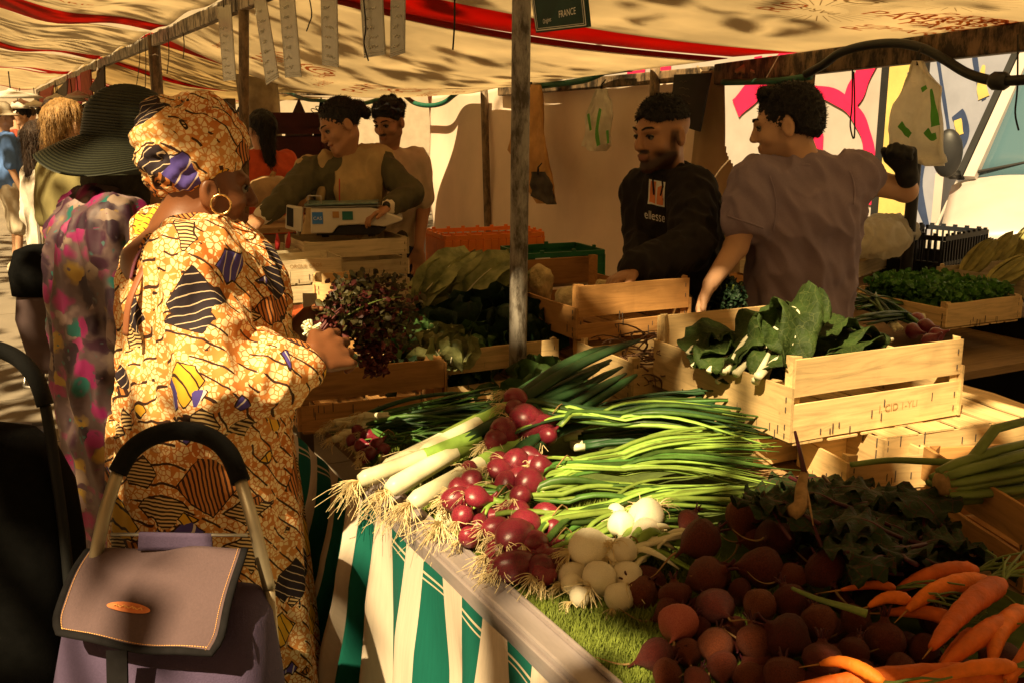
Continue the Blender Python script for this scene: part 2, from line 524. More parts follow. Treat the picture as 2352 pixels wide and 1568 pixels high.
# people
mk('hair_black', (.010, .008, .007), .6, .5, 70, 1., 200, bdist=.006, stretch=(1, 1, .3))
mk('hair_brown', (.035, .018, .010), .55, .5, 60, 1., 200, bdist=.006, stretch=(1, 1, .3))
mk('hair_blond', (.30, .17, .06), .5, .5, 50, 1., 150, bdist=.006, stretch=(1, 1, .15))
mk('gold', (.78, .52, .2), .25, .1, 30, metal=1.)
mk('strap', (.20, .06, .10), .55, .2)
mk('strap_brown', (.22, .08, .035), .5, .2)
mk('scarf', (.60, .56, .46), .7, .1, 12, trans=.3)
mk('dark_knit', (.05, .042, .028), .9, .3, 40, .3, 300)
mk('vest', (.40, .28, .13), .85, .15, 14, .4, 90, fine=.12)
mk('olive', (.085, .075, .038), .9, .2, 20, .3, 200, fine=.15)
mk('olive_tee', (.20, .17, .07), .9, .12, 14, .2, 200)
mk('cuff', (.68, .60, .48), .85, .1)
mk('beige_tee', (.50, .40, .28), .9, .12, 12, .2, 200, fine=.1)
mk('hoodie', (.014, .011, .010), .95, .3, 30, .3, 250, fine=.3)
mk('jacket_grey', (.12, .10, .075), .9, .25, 14, .2, 200, fine=.15)
mk('purple_tee', (.26, .205, .265), .92, .10, 10, .15, 300, fine=.2)
mk('glove', (.012, .012, .014), .7, .2)
mk('jeans', (.05, .055, .08), .9, .3, 20, .3, 200)
mk('pink_trouser', (.58, .42, .34), .9, .1, 14, .2, 250)
mk('red_top', (.50, .075, .025), .9, .2, 14, .2, 200)
mk('blue_shirt', (.10, .20, .50), .85, .15, 10, .2, 200)
mk('navy', (.015, .02, .045), .9, .2)
mk('shorts', (.50, .43, .32), .9, .1)
mk('white_lace', (.70, .63, .54), .9, .15, 40)
mk('shoe_light', (.45, .38, .28), .8, .2)
mk('shoe_dark', (.05, .035, .035), .8, .3)
mk('sole', (.55, .48, .4), .8, .1)
mk('eye_white', (.20, .17, .14), .2, .05)
mk('eye_dark', (.01, .008, .006), .15, .1)
mk('lip', (.20, .07, .05), .5, .15)
mk('bag_purple', (.065, .045, .095), .9, .08, 8, .3, 300, fine=.3)
mk('bag_flap', (.095, .060, .066), .9, .06, 8, .3, 300, fine=.25)
mk('piping', (.010, .009, .010), .9, .2, 60, spec=.08)
mk('logo_patch', (.62, .20, .07), .6, .1)
mk('logo_line', (.80, .40, .12), .6, .1)
mk('gold_tube', (.34, .28, .19), .5, .1, 20, metal=.7)
mk('mauve_bag', (.075, .048, .05), .85, .2, 8, .2, 200)
mk('trunk', (.17, .12, .07), .9, .35, 5, .4, 20, col2=(.36, .29, .17))
mk('tree_leaf', (.045, .085, .02), .6, .4, 3, trans=.3)
mk('cloth_red', (.33, .07, .04), .9, .3, 8, trans=.2)
mk('cloth_dark', (.05, .04, .03), .9, .3, 8)
mk('cloth_pink', (.6, .10, .14), .9, .2, 8, trans=.2)
mk('cloth_dark_red', (.04, .008, .008), .9, .3, 8)
mk('lamp_shade', (.75, .7, .6), .5, .1, trans=.3)
mk('cardboard', (.34, .22, .11), .9, .15, 10)
# vehicles
mk('van_white', (.42, .38, .36), .4, .08, 4, spec=.5)
mk('van_blue', (.30, .32, .42), .4, .12, 3, spec=.5)
mk('graf_pink', (.75, .02, .10), .5, .08, 5)
mk('graf_navy', (.035, .055, .13), .5, .2, 5)
mk('graf_yellow', (.60, .46, .16), .5, .15, 5)
mk('rubber', (.015, .015, .015), .8, .2)
mk('headlamp', (.35, .33, .3), .1, .2, 30)
mk('house', (.50, .42, .32), .9, .12, 2)
def glass_mat():
    t = NT('windscreen'); t.bsdf((.06, .12, .16), .06, spec=.8); return t.m
MT['glass'] = glass_mat()

def wood_mat(name, col, k=1.):
    t = NT(name); co = t.coord('Object', (3., 40., 40.)); co2 = t.coord('Object')
    oi = t.n('ObjectInfo')
    va = t.n('VectorMath', operation='ADD'); t.put(va.inputs[0], co)
    cb = t.n('CombineXYZ'); t.put(cb.inputs[0], t.math('MULTIPLY', oi.outputs['Random'], 50.)); t.put(cb.inputs[1], t.math('MULTIPLY', oi.outputs['Random'], 91.)); t.put(va.inputs[1], cb)
    g = t.noise(va.outputs[0], 1.2, 6., .6, 1.5)
    c = t.ramp(g.outputs[0], [(.25, sc3(col, .62)), (.5, col), (.8, sc3(col, 1.25))])
    st = t.noise(co2, 9., 4.)
    c = t.mix(t.math('MULTIPLY', t.ramp(st.outputs[0], [(.55, (0, 0, 0)), (.75, (1, 1, 1))]), .35), c, sc3(col, .45))
    kn = t.voro(co2, 7.); c = t.mix(t.ramp(kn.outputs[0], [(.03, (1, 1, 1)), (.06, (0, 0, 0))]), c, (.12, .05, .02))
    hv = t.n('HueSaturation'); t.put(hv.inputs['Value'], t.math('MULTIPLY_ADD', oi.outputs['Random'], .45, .75)); t.put(hv.inputs['Color'], c)
    t.bsdf(hv.outputs[0], .75, 0, .2, g.outputs[0], .35, .002)
    return t.m
MT['wood'] = wood_mat('crate_wood', (.60, .42, .20))
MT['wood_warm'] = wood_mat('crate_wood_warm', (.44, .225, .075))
MT['wood_grey'] = wood_mat('crate_wood_grey', (.50, .41, .26))
MT['plank'] = wood_mat('plank_wood', (.30, .19, .09))

def bulb_mat(name, c1, c2, c3, sc=1.):
    """meridian streaks around a bulb's own axis (local z), papery patches"""
    t = NT(name); tc = t.n('TexCoord'); sp = t.n('SeparateXYZ'); t.put(sp.inputs[0], tc.outputs['Object'])
    an = t.math('ARCTAN2', sp.outputs[1], sp.outputs[0])
    oi = t.n('ObjectInfo')
    cb = t.n('CombineXYZ'); t.put(cb.inputs[0], t.math('MULTIPLY', an, 3.)); t.put(cb.inputs[1], t.math('MULTIPLY', sp.outputs[2], 8.)); t.put(cb.inputs[2], t.math('MULTIPLY', oi.outputs['Random'], 40.))
    a = t.noise(cb, 2.5, 4.); b = t.noise(tc.outputs['Object'], 30., 4.)
    c = t.ramp(a.outputs[0], [(.3, c1), (.62, c2)])
    c = t.mix(t.ramp(b.outputs[0], [(.54, (0, 0, 0)), (.68, (1, 1, 1))]), c, c3)
    hv = t.n('HueSaturation'); t.put(hv.inputs['Value'], t.math('MULTIPLY_ADD', oi.outputs['Random'], .5, .7)); t.put(hv.inputs['Color'], c)
    t.bsdf(hv.outputs[0], .32, 0, .45, b.outputs[0], .12, .003)
    return t.m
MT['red_onion'] = bulb_mat('red_onion_skin', (.075, .003, .012), (.19, .009, .03), (.22, .075, .035))
MT['beet'] = M('beet_skin', (.105, .013, .009), .55, .45, 14, .7, 40, spec=.32, rand=.4, col2=(.19, .042, .018), bdist=.008, fine=.08)
MT['beet_sunlit'] = M('beet_sunlit_skin', (.36, .07, .06), .6, .2, 16, .3, 60, col2=(.42, .12, .08))  # beet skin with the pink of sunlight put into its colour

def leaf_mat(name, base, vein, rib=.06):
    t = NT(name); co = t.coord('Object'); v = t.voro(co, 44., 'DISTANCE_TO_EDGE'); nz = t.noise(co, 14., 4.)
    oi = t.n('ObjectInfo')
    c = t.mix(t.ramp(nz.outputs[0], [(.3, (0, 0, 0)), (.7, (1, 1, 1))]), sc3(base, .55), sc3(base, 1.5))
    c = t.mix(t.ramp(v.outputs[0], [(.0, (1, 1, 1)), (rib, (0, 0, 0))]), c, vein)
    t.bsdf(c, .62, 0, .18, t.noise(co, 70., 4.).outputs[0], .9, .006, .18)
    return t.m
MT['collard'] = leaf_mat('collard_leaf', (.030, .052, .011), (.075, .095, .028), .03)
MT['beet_leaf'] = leaf_mat('beet_leaf', (.018, .032, .009), (.07, .02, .015), .04)

def canopy_mat(name, col, tcol, tr=.55):
    t = NT(name); co = t.coord('Object'); a = t.noise(co, 1.6, 4.); b = t.noise(t.coord('Object', (1, 12, 1)), 3., 4.)
    c = t.mix(t.ramp(a.outputs[0], [(.35, (0, 0, 0)), (.7, (1, 1, 1))]), sc3(col, .82), sc3(col, 1.08))
    tc = t.mix(t.ramp(a.outputs[0], [(.35, (0, 0, 0)), (.7, (1, 1, 1))]), sc3(tcol, .8), sc3(tcol, 1.1))
    t.bsdf(c, .8, 0, .2, b.outputs[0], .25, .02, tr, tc)
    return t.m
MT['canopy'] = canopy_mat('canopy_cream', (.74, .67, .54), (.86, .75, .56), .62)
MT['canopy_red'] = canopy_mat('canopy_red', (.40, .045, .02), (.70, .055, .02), .55)
MT['canopy_dim'] = canopy_mat('canopy_cream_dull', (.66, .57, .41), (.78, .64, .41), .6)  # darker copy of the canopy cream for the farther sheets
MT['print'] = M('print_orange', (.62, .20, .06), .8, .15, 8, trans=.5)
MT['print_pale'] = M('print_ochre', (.44, .33, .18), .8, .15, 8, trans=.5)
MT['curtain'] = M('curtain_canvas', (.82, .67, .53), .9, .10, 2.2, .3, 160, trans=.28, fine=.12)

def stripe_skirt():
    t = NT('striped_canvas'); co = t.coord('UV'); sp = t.n('SeparateXYZ'); t.put(sp.inputs[0], co)
    f = t.math('FRACT', sp.outputs[0]); s = t.math('GREATER_THAN', f, .5)
    nz = t.noise(t.coord('Object', (1, 30, 2)), 6., 4.)
    line = t.math('GREATER_THAN', t.math('MULTIPLY', t.math('COMPARE', sp.outputs[1], .032, .0035), 1.), .5)
    line2 = t.math('COMPARE', sp.outputs[1], .050, .0025)
    c = t.mix(s, (.66, .55, .44), (.005, .115, .085))
    c = t.mix(t.math('MULTIPLY', t.math('MAXIMUM', line, line2), s), c, (.62, .52, .36))
    c = t.mix(.35, c, t.mix(nz.outputs[0], (.25, .25, .25), (1, 1, 1)), 'MULTIPLY')
    t.bsdf(c, .85, 0, .2, nz.outputs[0], .2, .004, .12)
    return t.m
MT['skirt'] = stripe_skirt()

def wax_print(name='wax_print', shift=(0, 0, 0), psc=10.):
    t = NT(name); co = t.coord('Object', loc=shift)
    nz = t.noise(co, 9., 3.)
    wv = t.n('VectorMath', operation='MULTIPLY_ADD'); t.put(wv.inputs[0], nz.outputs[1]); wv.inputs[1].default_value = (.022, .022, .022); t.put(wv.inputs[2], co)
    w = wv.outputs[0]
    b = t.voro(w, 88., 'DISTANCE_TO_EDGE'); b1 = t.voro(w, 88.)
    sp = t.n('SeparateColor'); t.put(sp.inputs[0], b1.outputs[1])
    bub = t.math('MULTIPLY', t.math('GREATER_THAN', b.outputs[0], .09), t.math('GREATER_THAN', sp.outputs[0], .22))
    big = t.noise(co, 5., 2.).outputs[0]
    orange = t.mix(t.ramp(big, [(.35, (0, 0, 0)), (.65, (1, 1, 1))]), (.52, .135, .022), (.66, .30, .08))
    c = t.mix(bub, orange, (.84, .64, .36))
    def lines(vec, fr, wd, src=w):
        return t.math('LESS_THAN', t.math('FRACT', t.math('MULTIPLY', t.dot(src, vec), fr)), wd)
    ln = t.math('MULTIPLY', lines((.7, .7, .8), 26., .13), t.math('GREATER_THAN', t.noise(co, 22., 1.).outputs[0], .44))
    c = t.mix(ln, c, (.05, .02, .012))
    # big angular patches
    pv = t.voro(w, psc, 'F1', 'MANHATTAN'); pe = t.voro(w, psc, 'DISTANCE_TO_EDGE')
    ps = t.n('SeparateColor'); t.put(ps.inputs[0], pv.outputs[1]); pid = ps.outputs[0]
    def sel(a, bb): return t.math('MULTIPLY', t.math('GREATER_THAN', pid, a), t.math('LESS_THAN', pid, bb))
    ins = t.math('LESS_THAN', t.math('ADD', pv.outputs[0], t.math('MULTIPLY', t.math('SUBTRACT', ps.outputs[1], .5), .3)), .70)
    edge = t.math('LESS_THAN', t.math('ABSOLUTE', t.math('SUBTRACT', t.math('ADD', pv.outputs[0], t.math('MULTIPLY', t.math('SUBTRACT', ps.outputs[1], .5), .3)), .70)), .022)
    yel = t.mix(lines((.9, .3, .35), 55., .16), (.76, .42, .035), (.05, .025, .01))
    blu = t.mix(lines((.8, .6, -.25), 44., .14), (.085, .06, .30), (.75, .65, .6))
    hat = t.mix(lines((.35, .35, 1.), 120., .5), (.70, .48, .22), (.045, .022, .012))
    blk = t.mix(lines((.2, .9, .8), 60., .12), (.022, .014, .020), (.6, .45, .3))
    ht2 = t.mix(lines((1., .2, .15), 110., .45), (.55, .20, .05), (.05, .02, .012))
    for a, bb, cc in ((.30, .46, yel), (.46, .55, blu), (.55, .76, hat), (.76, .86, blk), (.86, 1.01, ht2)):
        c = t.mix(t.math('MULTIPLY', sel(a, bb), ins), c, cc)
    c = t.mix(t.math('MULTIPLY', edge, t.math('GREATER_THAN', pid, .30)), c, (.035, .015, .01))
    fine = t.noise(co, 40., 3.)
    t.bsdf(c, .75, 0, .25, fine.outputs[0], .2, .006, .08)
    return t.m
MT['wax'] = wax_print()
MT['wax_head'] = wax_print('wax_print_headwrap', (.33, .71, .37), 10.5)

def floral():
    t = NT('floral_print'); co = t.coord('Object'); nz = t.noise(co, 10., 3.)
    wv = t.n('VectorMath', operation='MULTIPLY_ADD'); t.put(wv.inputs[0], nz.outputs[1]); wv.inputs[1].default_value = (.09, .09, .12); t.put(wv.inputs[2], co)
    v = t.voro(wv.outputs[0], 19.); sp = t.n('SeparateColor'); t.put(sp.inputs[0], v.outputs[1])
    c = t.ramp(sp.outputs[0], [(0, (.22, .15, .145)), (.15, (.20, .008, .08)), (.38, (.20, .14, .11)), (.44, (.02, .006, .016)), (.62, (.28, .17, .025)), (.70, (.03, .004, .018)), (.84, (.22, .02, .09)), (.92, (.008, .09, .08))], True)
    c = t.mix(t.ramp(v.outputs[0], [(.45, (0, 0, 0)), (.7, (1, 1, 1))]), c, t.mix(nz.outputs[0], (.14, .09, .085), (.02, .004, .015)))
    v2 = t.voro(wv.outputs[0], 34.); c = t.mix(t.ramp(v2.outputs[0], [(.14, (1, 1, 1)), (.22, (0, 0, 0))]), c, t.mix(sp.outputs[1], (.01, .10, .09), (.12, .01, .05)))
    t.bsdf(c, .6, 0, .4, nz.outputs[0], .2, .01)
    return t.m
MT['floral'] = floral()

def straw():
    t = NT('black_straw'); co = t.coord('Object'); nz = t.noise(t.coord('Object', (60, 60, 60)), 3., 2.)
    sp = t.n('SeparateXYZ'); t.put(sp.inputs[0], t.coord('UV')); wv = t.math('PINGPONG', sp.outputs[1], .5)
    c = t.mix(t.math('MULTIPLY', wv, 2.), (.002, .003, .002), t.mix(nz.outputs[0], (.018, .020, .011), (.05, .052, .028)))
    t.bsdf(c, .5, 0, .35, wv, 1., .008); return t.m
MT['straw'] = straw()
def skin(name, col, rough=.5):
    t = NT(name); co = t.coord('Object'); nz = t.noise(co, 16., 5.); at = t.n('Attribute', attribute_name='Col')
    c = t.mix(nz.outputs[0], sc3(col, .85), sc3(col, 1.15)); n2 = t.noise(co, 260., 2.)
    c = t.mix(1., c, at.outputs[0], 'MULTIPLY')
    t.bsdf(c, rough, 0, .35, n2.outputs[0], .15, .001); return t.m
MT['skin_dark'] = skin('skin_deep', (.15, .055, .022), .42)
MT['skin_tan'] = skin('skin_tan', (.38, .19, .095))
MT['skin_fair'] = skin('skin_fair', (.52, .30, .18))
def plaid():
    t = NT('plaid'); co = t.coord('Object'); sp = t.n('SeparateXYZ'); t.put(sp.inputs[0], co)
    a = t.math('GREATER_THAN', t.math('FRACT', t.math('MULTIPLY', sp.outputs[0], 18.)), .55); b = t.math('GREATER_THAN', t.math('FRACT', t.math('MULTIPLY', t.math('ADD', sp.outputs[1], sp.outputs[2]), 18.)), .55)
    c = t.mix(a, (.02, .022, .035), (.10, .10, .13)); c = t.mix(t.math('MULTIPLY', b, .5), c, (.16, .16, .2))
    t.bsdf(c, .85); return t.m
MT['plaid'] = plaid()
def pole_mat(name, col, dark, lo=.45, hi=.62, metal=.3):
    t = NT(name); co = t.coord('Object', (1, 1, .35)); a = t.noise(co, 22., 6., .7); b = t.noise(t.coord('Object', (1, 1, .08)), 60., 3.)
    c = t.mix(b.outputs[0], sc3(col, .75), sc3(col, 1.2)); c = t.mix(t.ramp(a.outputs[0], [(lo, (1, 1, 1)), (hi, (0, 0, 0))]), c, dark)
    t.bsdf(c, .6, metal, .3, a.outputs[0], .4, .003); return t.m
MT['pole_grey'] = pole_mat('pole_scratched', (.30, .27, .235), (.07, .055, .04), .40, .56)
MT['pole_brown'] = pole_mat('pole_brown', (.22, .15, .085), (.07, .045, .025), .4, .6, 0)
MT['beam'] = pole_mat('beam_worn', (.40, .34, .26), (.05, .037, .025), .44, .56, .1)
MT['beam_dark'] = pole_mat('beam_wood', (.20, .13, .07), (.025, .017, .01), .42, .6, 0)
def laminate():
    t = NT('laminated_price_strip'); p = t.n('BsdfPrincipled'); nz = t.noise(t.coord('Object'), 14., 4.)
    t.put(p.inputs['Base Color'], t.mix(nz.outputs[0], (.20, .19, .155), (.36, .34, .28))); p.inputs['Roughness'].default_value = .25
    tr = t.n('BsdfTransparent'); mx = t.n('MixShader'); mx.inputs[0].default_value = .12
    t.t.links.new(p.outputs[0], mx.inputs[1]); t.t.links.new(tr.outputs[0], mx.inputs[2]); t.t.links.new(mx.outputs[0], t.out.inputs[0]); return t.m
MT['laminate'] = laminate()
# ---------------------------------------------------------------- setting: ground
g = MB().grid(lambda u, v: (lerp(-60, 120, u), lerp(-60, 120, v), 0), 30, 30)
tag(obj('ground', g, MT['asphalt'], smooth=False), kind='structure')
RN.seed(5)
pv = tag(bpy.data.objects.new('pavement', None), kind='structure'); COL.objects.link(pv)
slab = mesh_data('paving_slab', *(lambda m: (m.v, m.f))(MB().box((0, 0, 0), (.985, .985, .012))), MT['asphalt'], False)
for i in range(-2, 2):
    for j in range(2, 15):
        o = put('paving_slab', slab, pv); o.location = (i * 1.0 + .35, j * 1.0, .004 + ru(0, .002)); o.rotation_euler = (ru(-.002, .002), ru(-.002, .002), 0)

# ---------------------------------------------------------------- plane trees of the market street
def leaf_cloud(clumps, n, size, keep=None):
    V = []; Fc = []
    tot = sum(c[1] ** 2 for c in clumps)
    for c, r in clumps:
        for _ in range(int(n * r * r / tot)):
            while True:
                d = Vector((ru(-1, 1), ru(-1, 1), ru(-1, 1)))
                if d.length < 1: break
            p = c + Vector((d.x * r, d.y * r, d.z * r * .6))
            if keep and not keep(p): continue
            a = Vector((ru(-1, 1), ru(-1, 1), ru(-.7, .7))).normalized(); b = a.orthogonal().normalized()
            b = (Matrix.Rotation(ru(0, 6.28), 3, a) @ b); nn = a.cross(b) * .18
            s = size * ru(.6, 1.2); o = len(V)
            V += [p - a * s, p - a * s * .1 + b * s * .75 + nn * s, p + a * s * .9, p - a * s * .1 - b * s * .75 + nn * s, p - a * s * .6 + b * s * .5, p - a * s * .6 - b * s * .5]
            Fc += [(o, o + 4, o + 1, o + 2), (o, o + 2, o + 3, o + 5)]
    m = MB(); m.v = V; m.f = Fc; m.m = [0] * len(Fc); return m
def tree(base, h, crown_c, crown_r, n, label, seed, keep=None, lean=(0, 0), r0=.2):
    RN.seed(seed)
    t = thing('plane_tree', label, 'tree', base)
    b = Vector(base); top = b + Vector((lean[0], lean[1], h * .55)); w = MB()
    tp = [lerp(b, top, u) + Vector((.06 * math.sin(u * 5 + seed), .05 * math.cos(u * 4 + seed), 0)) for u in [i / 8 for i in range(9)]]
    w.tube(tp, [r0 * (1.25 if i == 0 else 1) * lerp(1, .72, i / 8) for i in range(9)], 14, jit=.05, seed=seed)
    cl = []
    for i in range(13):
        a = i * 2.4 + seed; rr = crown_r * math.sqrt((i + .5) / 13)
        c = Vector(crown_c) + Vector((math.cos(a) * rr, math.sin(a) * rr, ru(-.9, .9)))
        s = tp[5 + i % 4]; mid = lerp(s, c, .5) + Vector((0, 0, .35))
        w.tube(bez(s, lerp(s, mid, .6), mid, c, 8), [.075, .015], 6)
        cl.append((c, crown_r * ru(.34, .5)))
    obj('trunk', w, MT['trunk'], t, True)
    tag(obj('crown', leaf_cloud(cl, n, .13, keep), MT['tree_leaf'], t, False), kind='stuff')
    return t
def sun_drop(p, z):
    k = (p.z - z) / TO_SUN.z
    return Vector((p.x - TO_SUN.x * k, p.y - TO_SUN.y * k))
LIT = [((.30, 2.25), .42, 1.25), ((.9, 1.85), .38, .9), ((.15, 1.75), .3, .8), ((1.3, 1.75), .3, .9), ((1.95, 1.75), .3, 1.0), ((.3, 3.1), .25, 1.4), ((.74, 1.7), .3, .6), ((.86, 1.5), .16, .82), ((.93, 1.19), .07, .87), ((1.02, 1.52), .13, .89)]
def keep(p):  # thins the off-frame crowns so that sun reaches the LIT spots
    for (c, r, z) in LIT:
        q = sun_drop(p, z)
        if (q - Vector(c)).length < r and RN.random() < .86: return False
    return True
tree((-4.3, -2.9, 0), 9, (-3.2, -2.2, 6.2), 2.6, 2300, 'tall plane tree on the street side shading the near stalls', 3, keep)
tree((-4.5, 3.6, 0), 9, (-4.2, 1.9, 8.2), 3.2, 1150, 'tall plane tree on the street side dappling the first canopies', 4, keep)
tree((-4.6, 11, 0), 9, (-4.2, 8.8, 8.4), 3.6, 1000, 'tall plane tree on the street side far down the row', 5)
tb = PD(607, 300, 10.5)
tree((tb.x, tb.y, 0), 9, (tb.x, tb.y + .5, 6.6), 2.6, 1800, 'mottled plane tree trunk rising through the canopies behind the vendors', 6, r0=.23, lean=(-.25, .1))

# ---------------------------------------------------------------- poles and beams
def pole(name, a, b, r, mat, label, group=None, n=14):
    return tag(obj(name, MB().tube([lerp(Vector(a), Vector(b), i / 6) for i in range(7)], r, n), mat, None, True), label, 'pole', group)
ZF = 2.34
def zc(x): return ZF + .02 + ((1.4 - x) * .12 if x < 1.4 else -(x - 1.4) * .148)
pole('canopy_pole', (1.40, 2.635, 0), (1.405, 2.60, ZF), .0275, MT['pole_grey'], 'scratched grey metal pole standing in the middle among the red onions')
pole('canopy_pole', (1.40, 6.42, 0), (1.40, 5.86, ZF), .029, MT['pole_brown'], 'leaning brown pole directly behind the patterned headwrap')
pole('canopy_pole', (1.40, 9.2, 0), (1.40, 9.1, ZF), .05, MT['pole_brown'], 'thick pale brown pole under the front beam above the black hat')
for y, l in ((13.3, 'thin pole further down the front row behind the hat'), (17.6, 'slim distant pole in the far crowd'), (22, 'farthest slim pole of the front row')):
    pole('canopy_pole', (1.4, y, 0), (1.4, y, ZF), .045, MT['pole_brown'], l)
XB = 3.8
bp0 = PX(1125, 520, XB); pole('back_pole', (XB, bp0.y, 0), (XB, bp0.y + .1, 1.97), .032, MT['pole_brown'], 'thin brown pole against the beige curtain beside the centre pole')
bp1 = PX(1516, 200, XB); pole('back_pole', (XB - .04, bp1.y, 0), (XB - .04, bp1.y, 2.0), .032, MT['beam_dark'], 'short dark pole section at the curtain corner behind the hooded man')
bp2 = PX(2024, 300, XB); pole('back_pole', (XB + .25, bp2.y, 0), (XB + .25, bp2.y, 2.3), .03, MT['dark_plastic'], 'dark upright pole in front of the pink graffiti')
ys = [-1.5, 2.6, 5.95, 9.15, 13.3, 17.6, 22, 27]
bl = ['nearest worn front beam section above the centre pole', 'worn front beam section carrying the hanging price strips', 'worn front beam section behind the price strips with tied strings', 'front beam section above the pennants', 'front beam section far down the row', 'front beam section beyond the pennants', 'farthest front beam section']
for i in range(len(ys) - 1):
    b = obj('front_beam', MB().bar((1.4, ys[i] + .01, ZF - .045), (1.4, ys[i + 1] - .01, ZF - .045), .055, .095), MT['beam'], None)
    tag(bevel(b, .006), bl[i], 'beam', 'front beam sections')
b = obj('back_beam', MB().bar(PX(2480, 70, XB), PX(1650, 172, XB), .07, .115), MT['beam_dark'], None); tag(bevel(b, .008), 'dark worn wooden back beam above the man in purple', 'beam')
b = obj('back_beam', MB().bar(PX(1640, 168, XB), PX(1150, 210, XB), .06, .075), MT['beam_dark'], None); tag(bevel(b, .008), 'dark back beam holding the beige curtain', 'beam')
b = obj('back_beam', MB().bar(PX(1145, 207, XB + .2), PX(640, 212, XB + .2), .06, .10), MT['beam_dark'], None); tag(bevel(b, .008), 'wooden back beam above the vest woman', 'beam')

# ---------------------------------------------------------------- canopies
def arc_print(m, S, cx, cy, r0, r1, a0, a1, n=10):
    for i in range(n):
        t0 = lerp(a0, a1, i / n); t1 = lerp(a0, a1, (i + 1) / n)
        m.add([S(cx + r0 * math.cos(t0), cy + r0 * math.sin(t0)), S(cx + r1 * math.cos(t0), cy + r1 * math.sin(t0)), S(cx + r1 * math.cos(t1), cy + r1 * math.sin(t1)), S(cx + r0 * math.cos(t1), cy + r0 * math.sin(t1))], [(0, 1, 2, 3)])
def text_print(m, S, txt, cx, cy, size, ang=0., mirror=True):
    V, Fc = text_mesh(txt, size)
    ca, sa = math.cos(ang), math.sin(ang); k = -1 if mirror else 1
    m.add([S(cx + (x * k * ca - y * sa), cy + (x * k * sa + y * ca)) for x, y, _ in V], Fc)
def sunburst(m, S, cx, cy, r, n=30):
    for i in range(n):
        a = 6.283 * i / n; w = .02
        m.add([S(cx + .42 * r * math.cos(a - w), cy + .42 * r * math.sin(a - w)), S(cx + r * math.cos(a - w * .4), cy + r * math.sin(a - w * .4)), S(cx + r * math.cos(a + w * .4), cy + r * math.sin(a + w * .4)), S(cx + .42 * r * math.cos(a + w), cy + .42 * r * math.sin(a + w))], [(0, 1, 2, 3)])
def bell(m, S, cx, cy, s):
    arc_print(m, S, cx, cy, s * .62, s * .8, .5, 5.2); arc_print(m, S, cx, cy, s * .3, s * .46, 2.6, 7.5); arc_print(m, S, cx, cy, s * 1.0, s * 1.12, 2.2, 4.0)
def canopy(label, f, nu=24, nv=14, border=.0, prints=None, side_b=None, dim=False, mat=None):
    """f(u,v)->point; v runs along the row; border = share in v of the red band at each end"""
    t = thing('canopy', label, 'canopy', f(.5, .5), 'market canopies')
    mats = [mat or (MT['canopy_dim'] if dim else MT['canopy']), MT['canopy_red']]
    def seg(name, v0, v1, mt, n):
        o = obj(name, MB().grid(lambda u, v: f(u, lerp(v0, v1, v)), nu, n), mt, t, True); return solidify(o, .004)
    b0 = border if not isinstance(border, tuple) else border[0]; b1 = border if not isinstance(border, tuple) else border[1]
    seg('sheet', b0 + (.002 if b0 else 0), 1 - b1 - (.002 if b1 else 0), mats[0], nv)
    if b0: seg('red_border', 0, b0, mats[1], 2)
    if b1: seg('red_border', 1 - b1, 1, mats[1], 2)
    if prints:
        for nm, mt, fn in prints:
            m = MB(); fn(m); tag(obj(nm, m, mt, t), kind='stuff')
    return t
# main sheet: from the open gap near the camera to the diagonal red stripe
FE = [(1.40, 5.55), (3.86, 4.62)]
def fm(u, v, dz=0.):
    x = lerp(1.38, 3.86, u)
    yf = lerp(FE[0][1], FE[1][1], u)
    y = lerp(1.36, yf, v)
    zb = lerp(2.04, 1.99, v)
    z = lerp(ZF + .02, zb, u) - .05 * math.sin(math.pi * u) + .010 * math.sin(v * 11 + u * 3) - .004 * math.sin(v * 40 + u * 7)
    return (x, y, z + dz)
def inv_m(px, py):   # where a picture point meets the main sheet, as (u, v)
    d = ray(px, py); best = None
    for k in range(400):
        t = (1 + k * .02) / math.hypot(d[0], d[1]); x, y, z = d[0] * t, d[1] * t, EYE + d[2] * t
        u = (x - 1.38) / 2.48
        if not 0 < u < 1: continue
        v = (y - 1.36) / (lerp(FE[0][1], FE[1][1], u) - 1.36)
        if not -.1 < v < 1.1: continue
        e = abs(fm(u, v)[2] - z)
        if best is None or e < best[0]: best = (e, u, v)
    return best[1:] if best else (.5, .5)
def print_main_ochre(m):
    W, L = 2.48, 3.6
    S = lambda a, b: fm(a / W, b / L, -.006)
    u, v = inv_m(1880, 22); sunburst(m, S, u * W, v * L, .26, 34); text_print(m, S, 'PARIS', u * W, v * L, .075, 0)
    u, v = inv_m(2190, 5); sunburst(m, S, u * W, v * L, .22, 26)
    u, v = inv_m(1990, 2); bell(m, S, u * W, v * L, .1)
def print_main(m):
    W, L = 2.48, 3.6
    S = lambda a, b: fm(a / W, b / L, -.006)
    for r_, (ax, ay, bx, by) in enumerate(((2190, 45, 2290, 70), (2080, 38, 2150, 40), (2160, 60, 2340, 88), (2110, 72, 2345, 100), (2240, 40, 2350, 55))):
        n = 3 if r_ > 1 else 2
        for i in range(n):
            f_ = i / max(1, n - 1); u, v = inv_m(lerp(ax, bx, f_), lerp(ay, by, f_)); text_print(m, S, 'PARIS', u * W, v * L, .15, math.pi)
    for p in ((1800, 14), (1990, 60)):
        u, v = inv_m(*p); text_print(m, S, 'RIS', u * W, v * L, .16, math.pi * .5)
canopy('cream canopy sheet with ochre printed lettering above the two men on the right', fm, 26, 40, (0, .16), [('printed_emblem', MT['print_pale'], print_main_ochre), ('printed_lettering', MT['print'], print_main)])
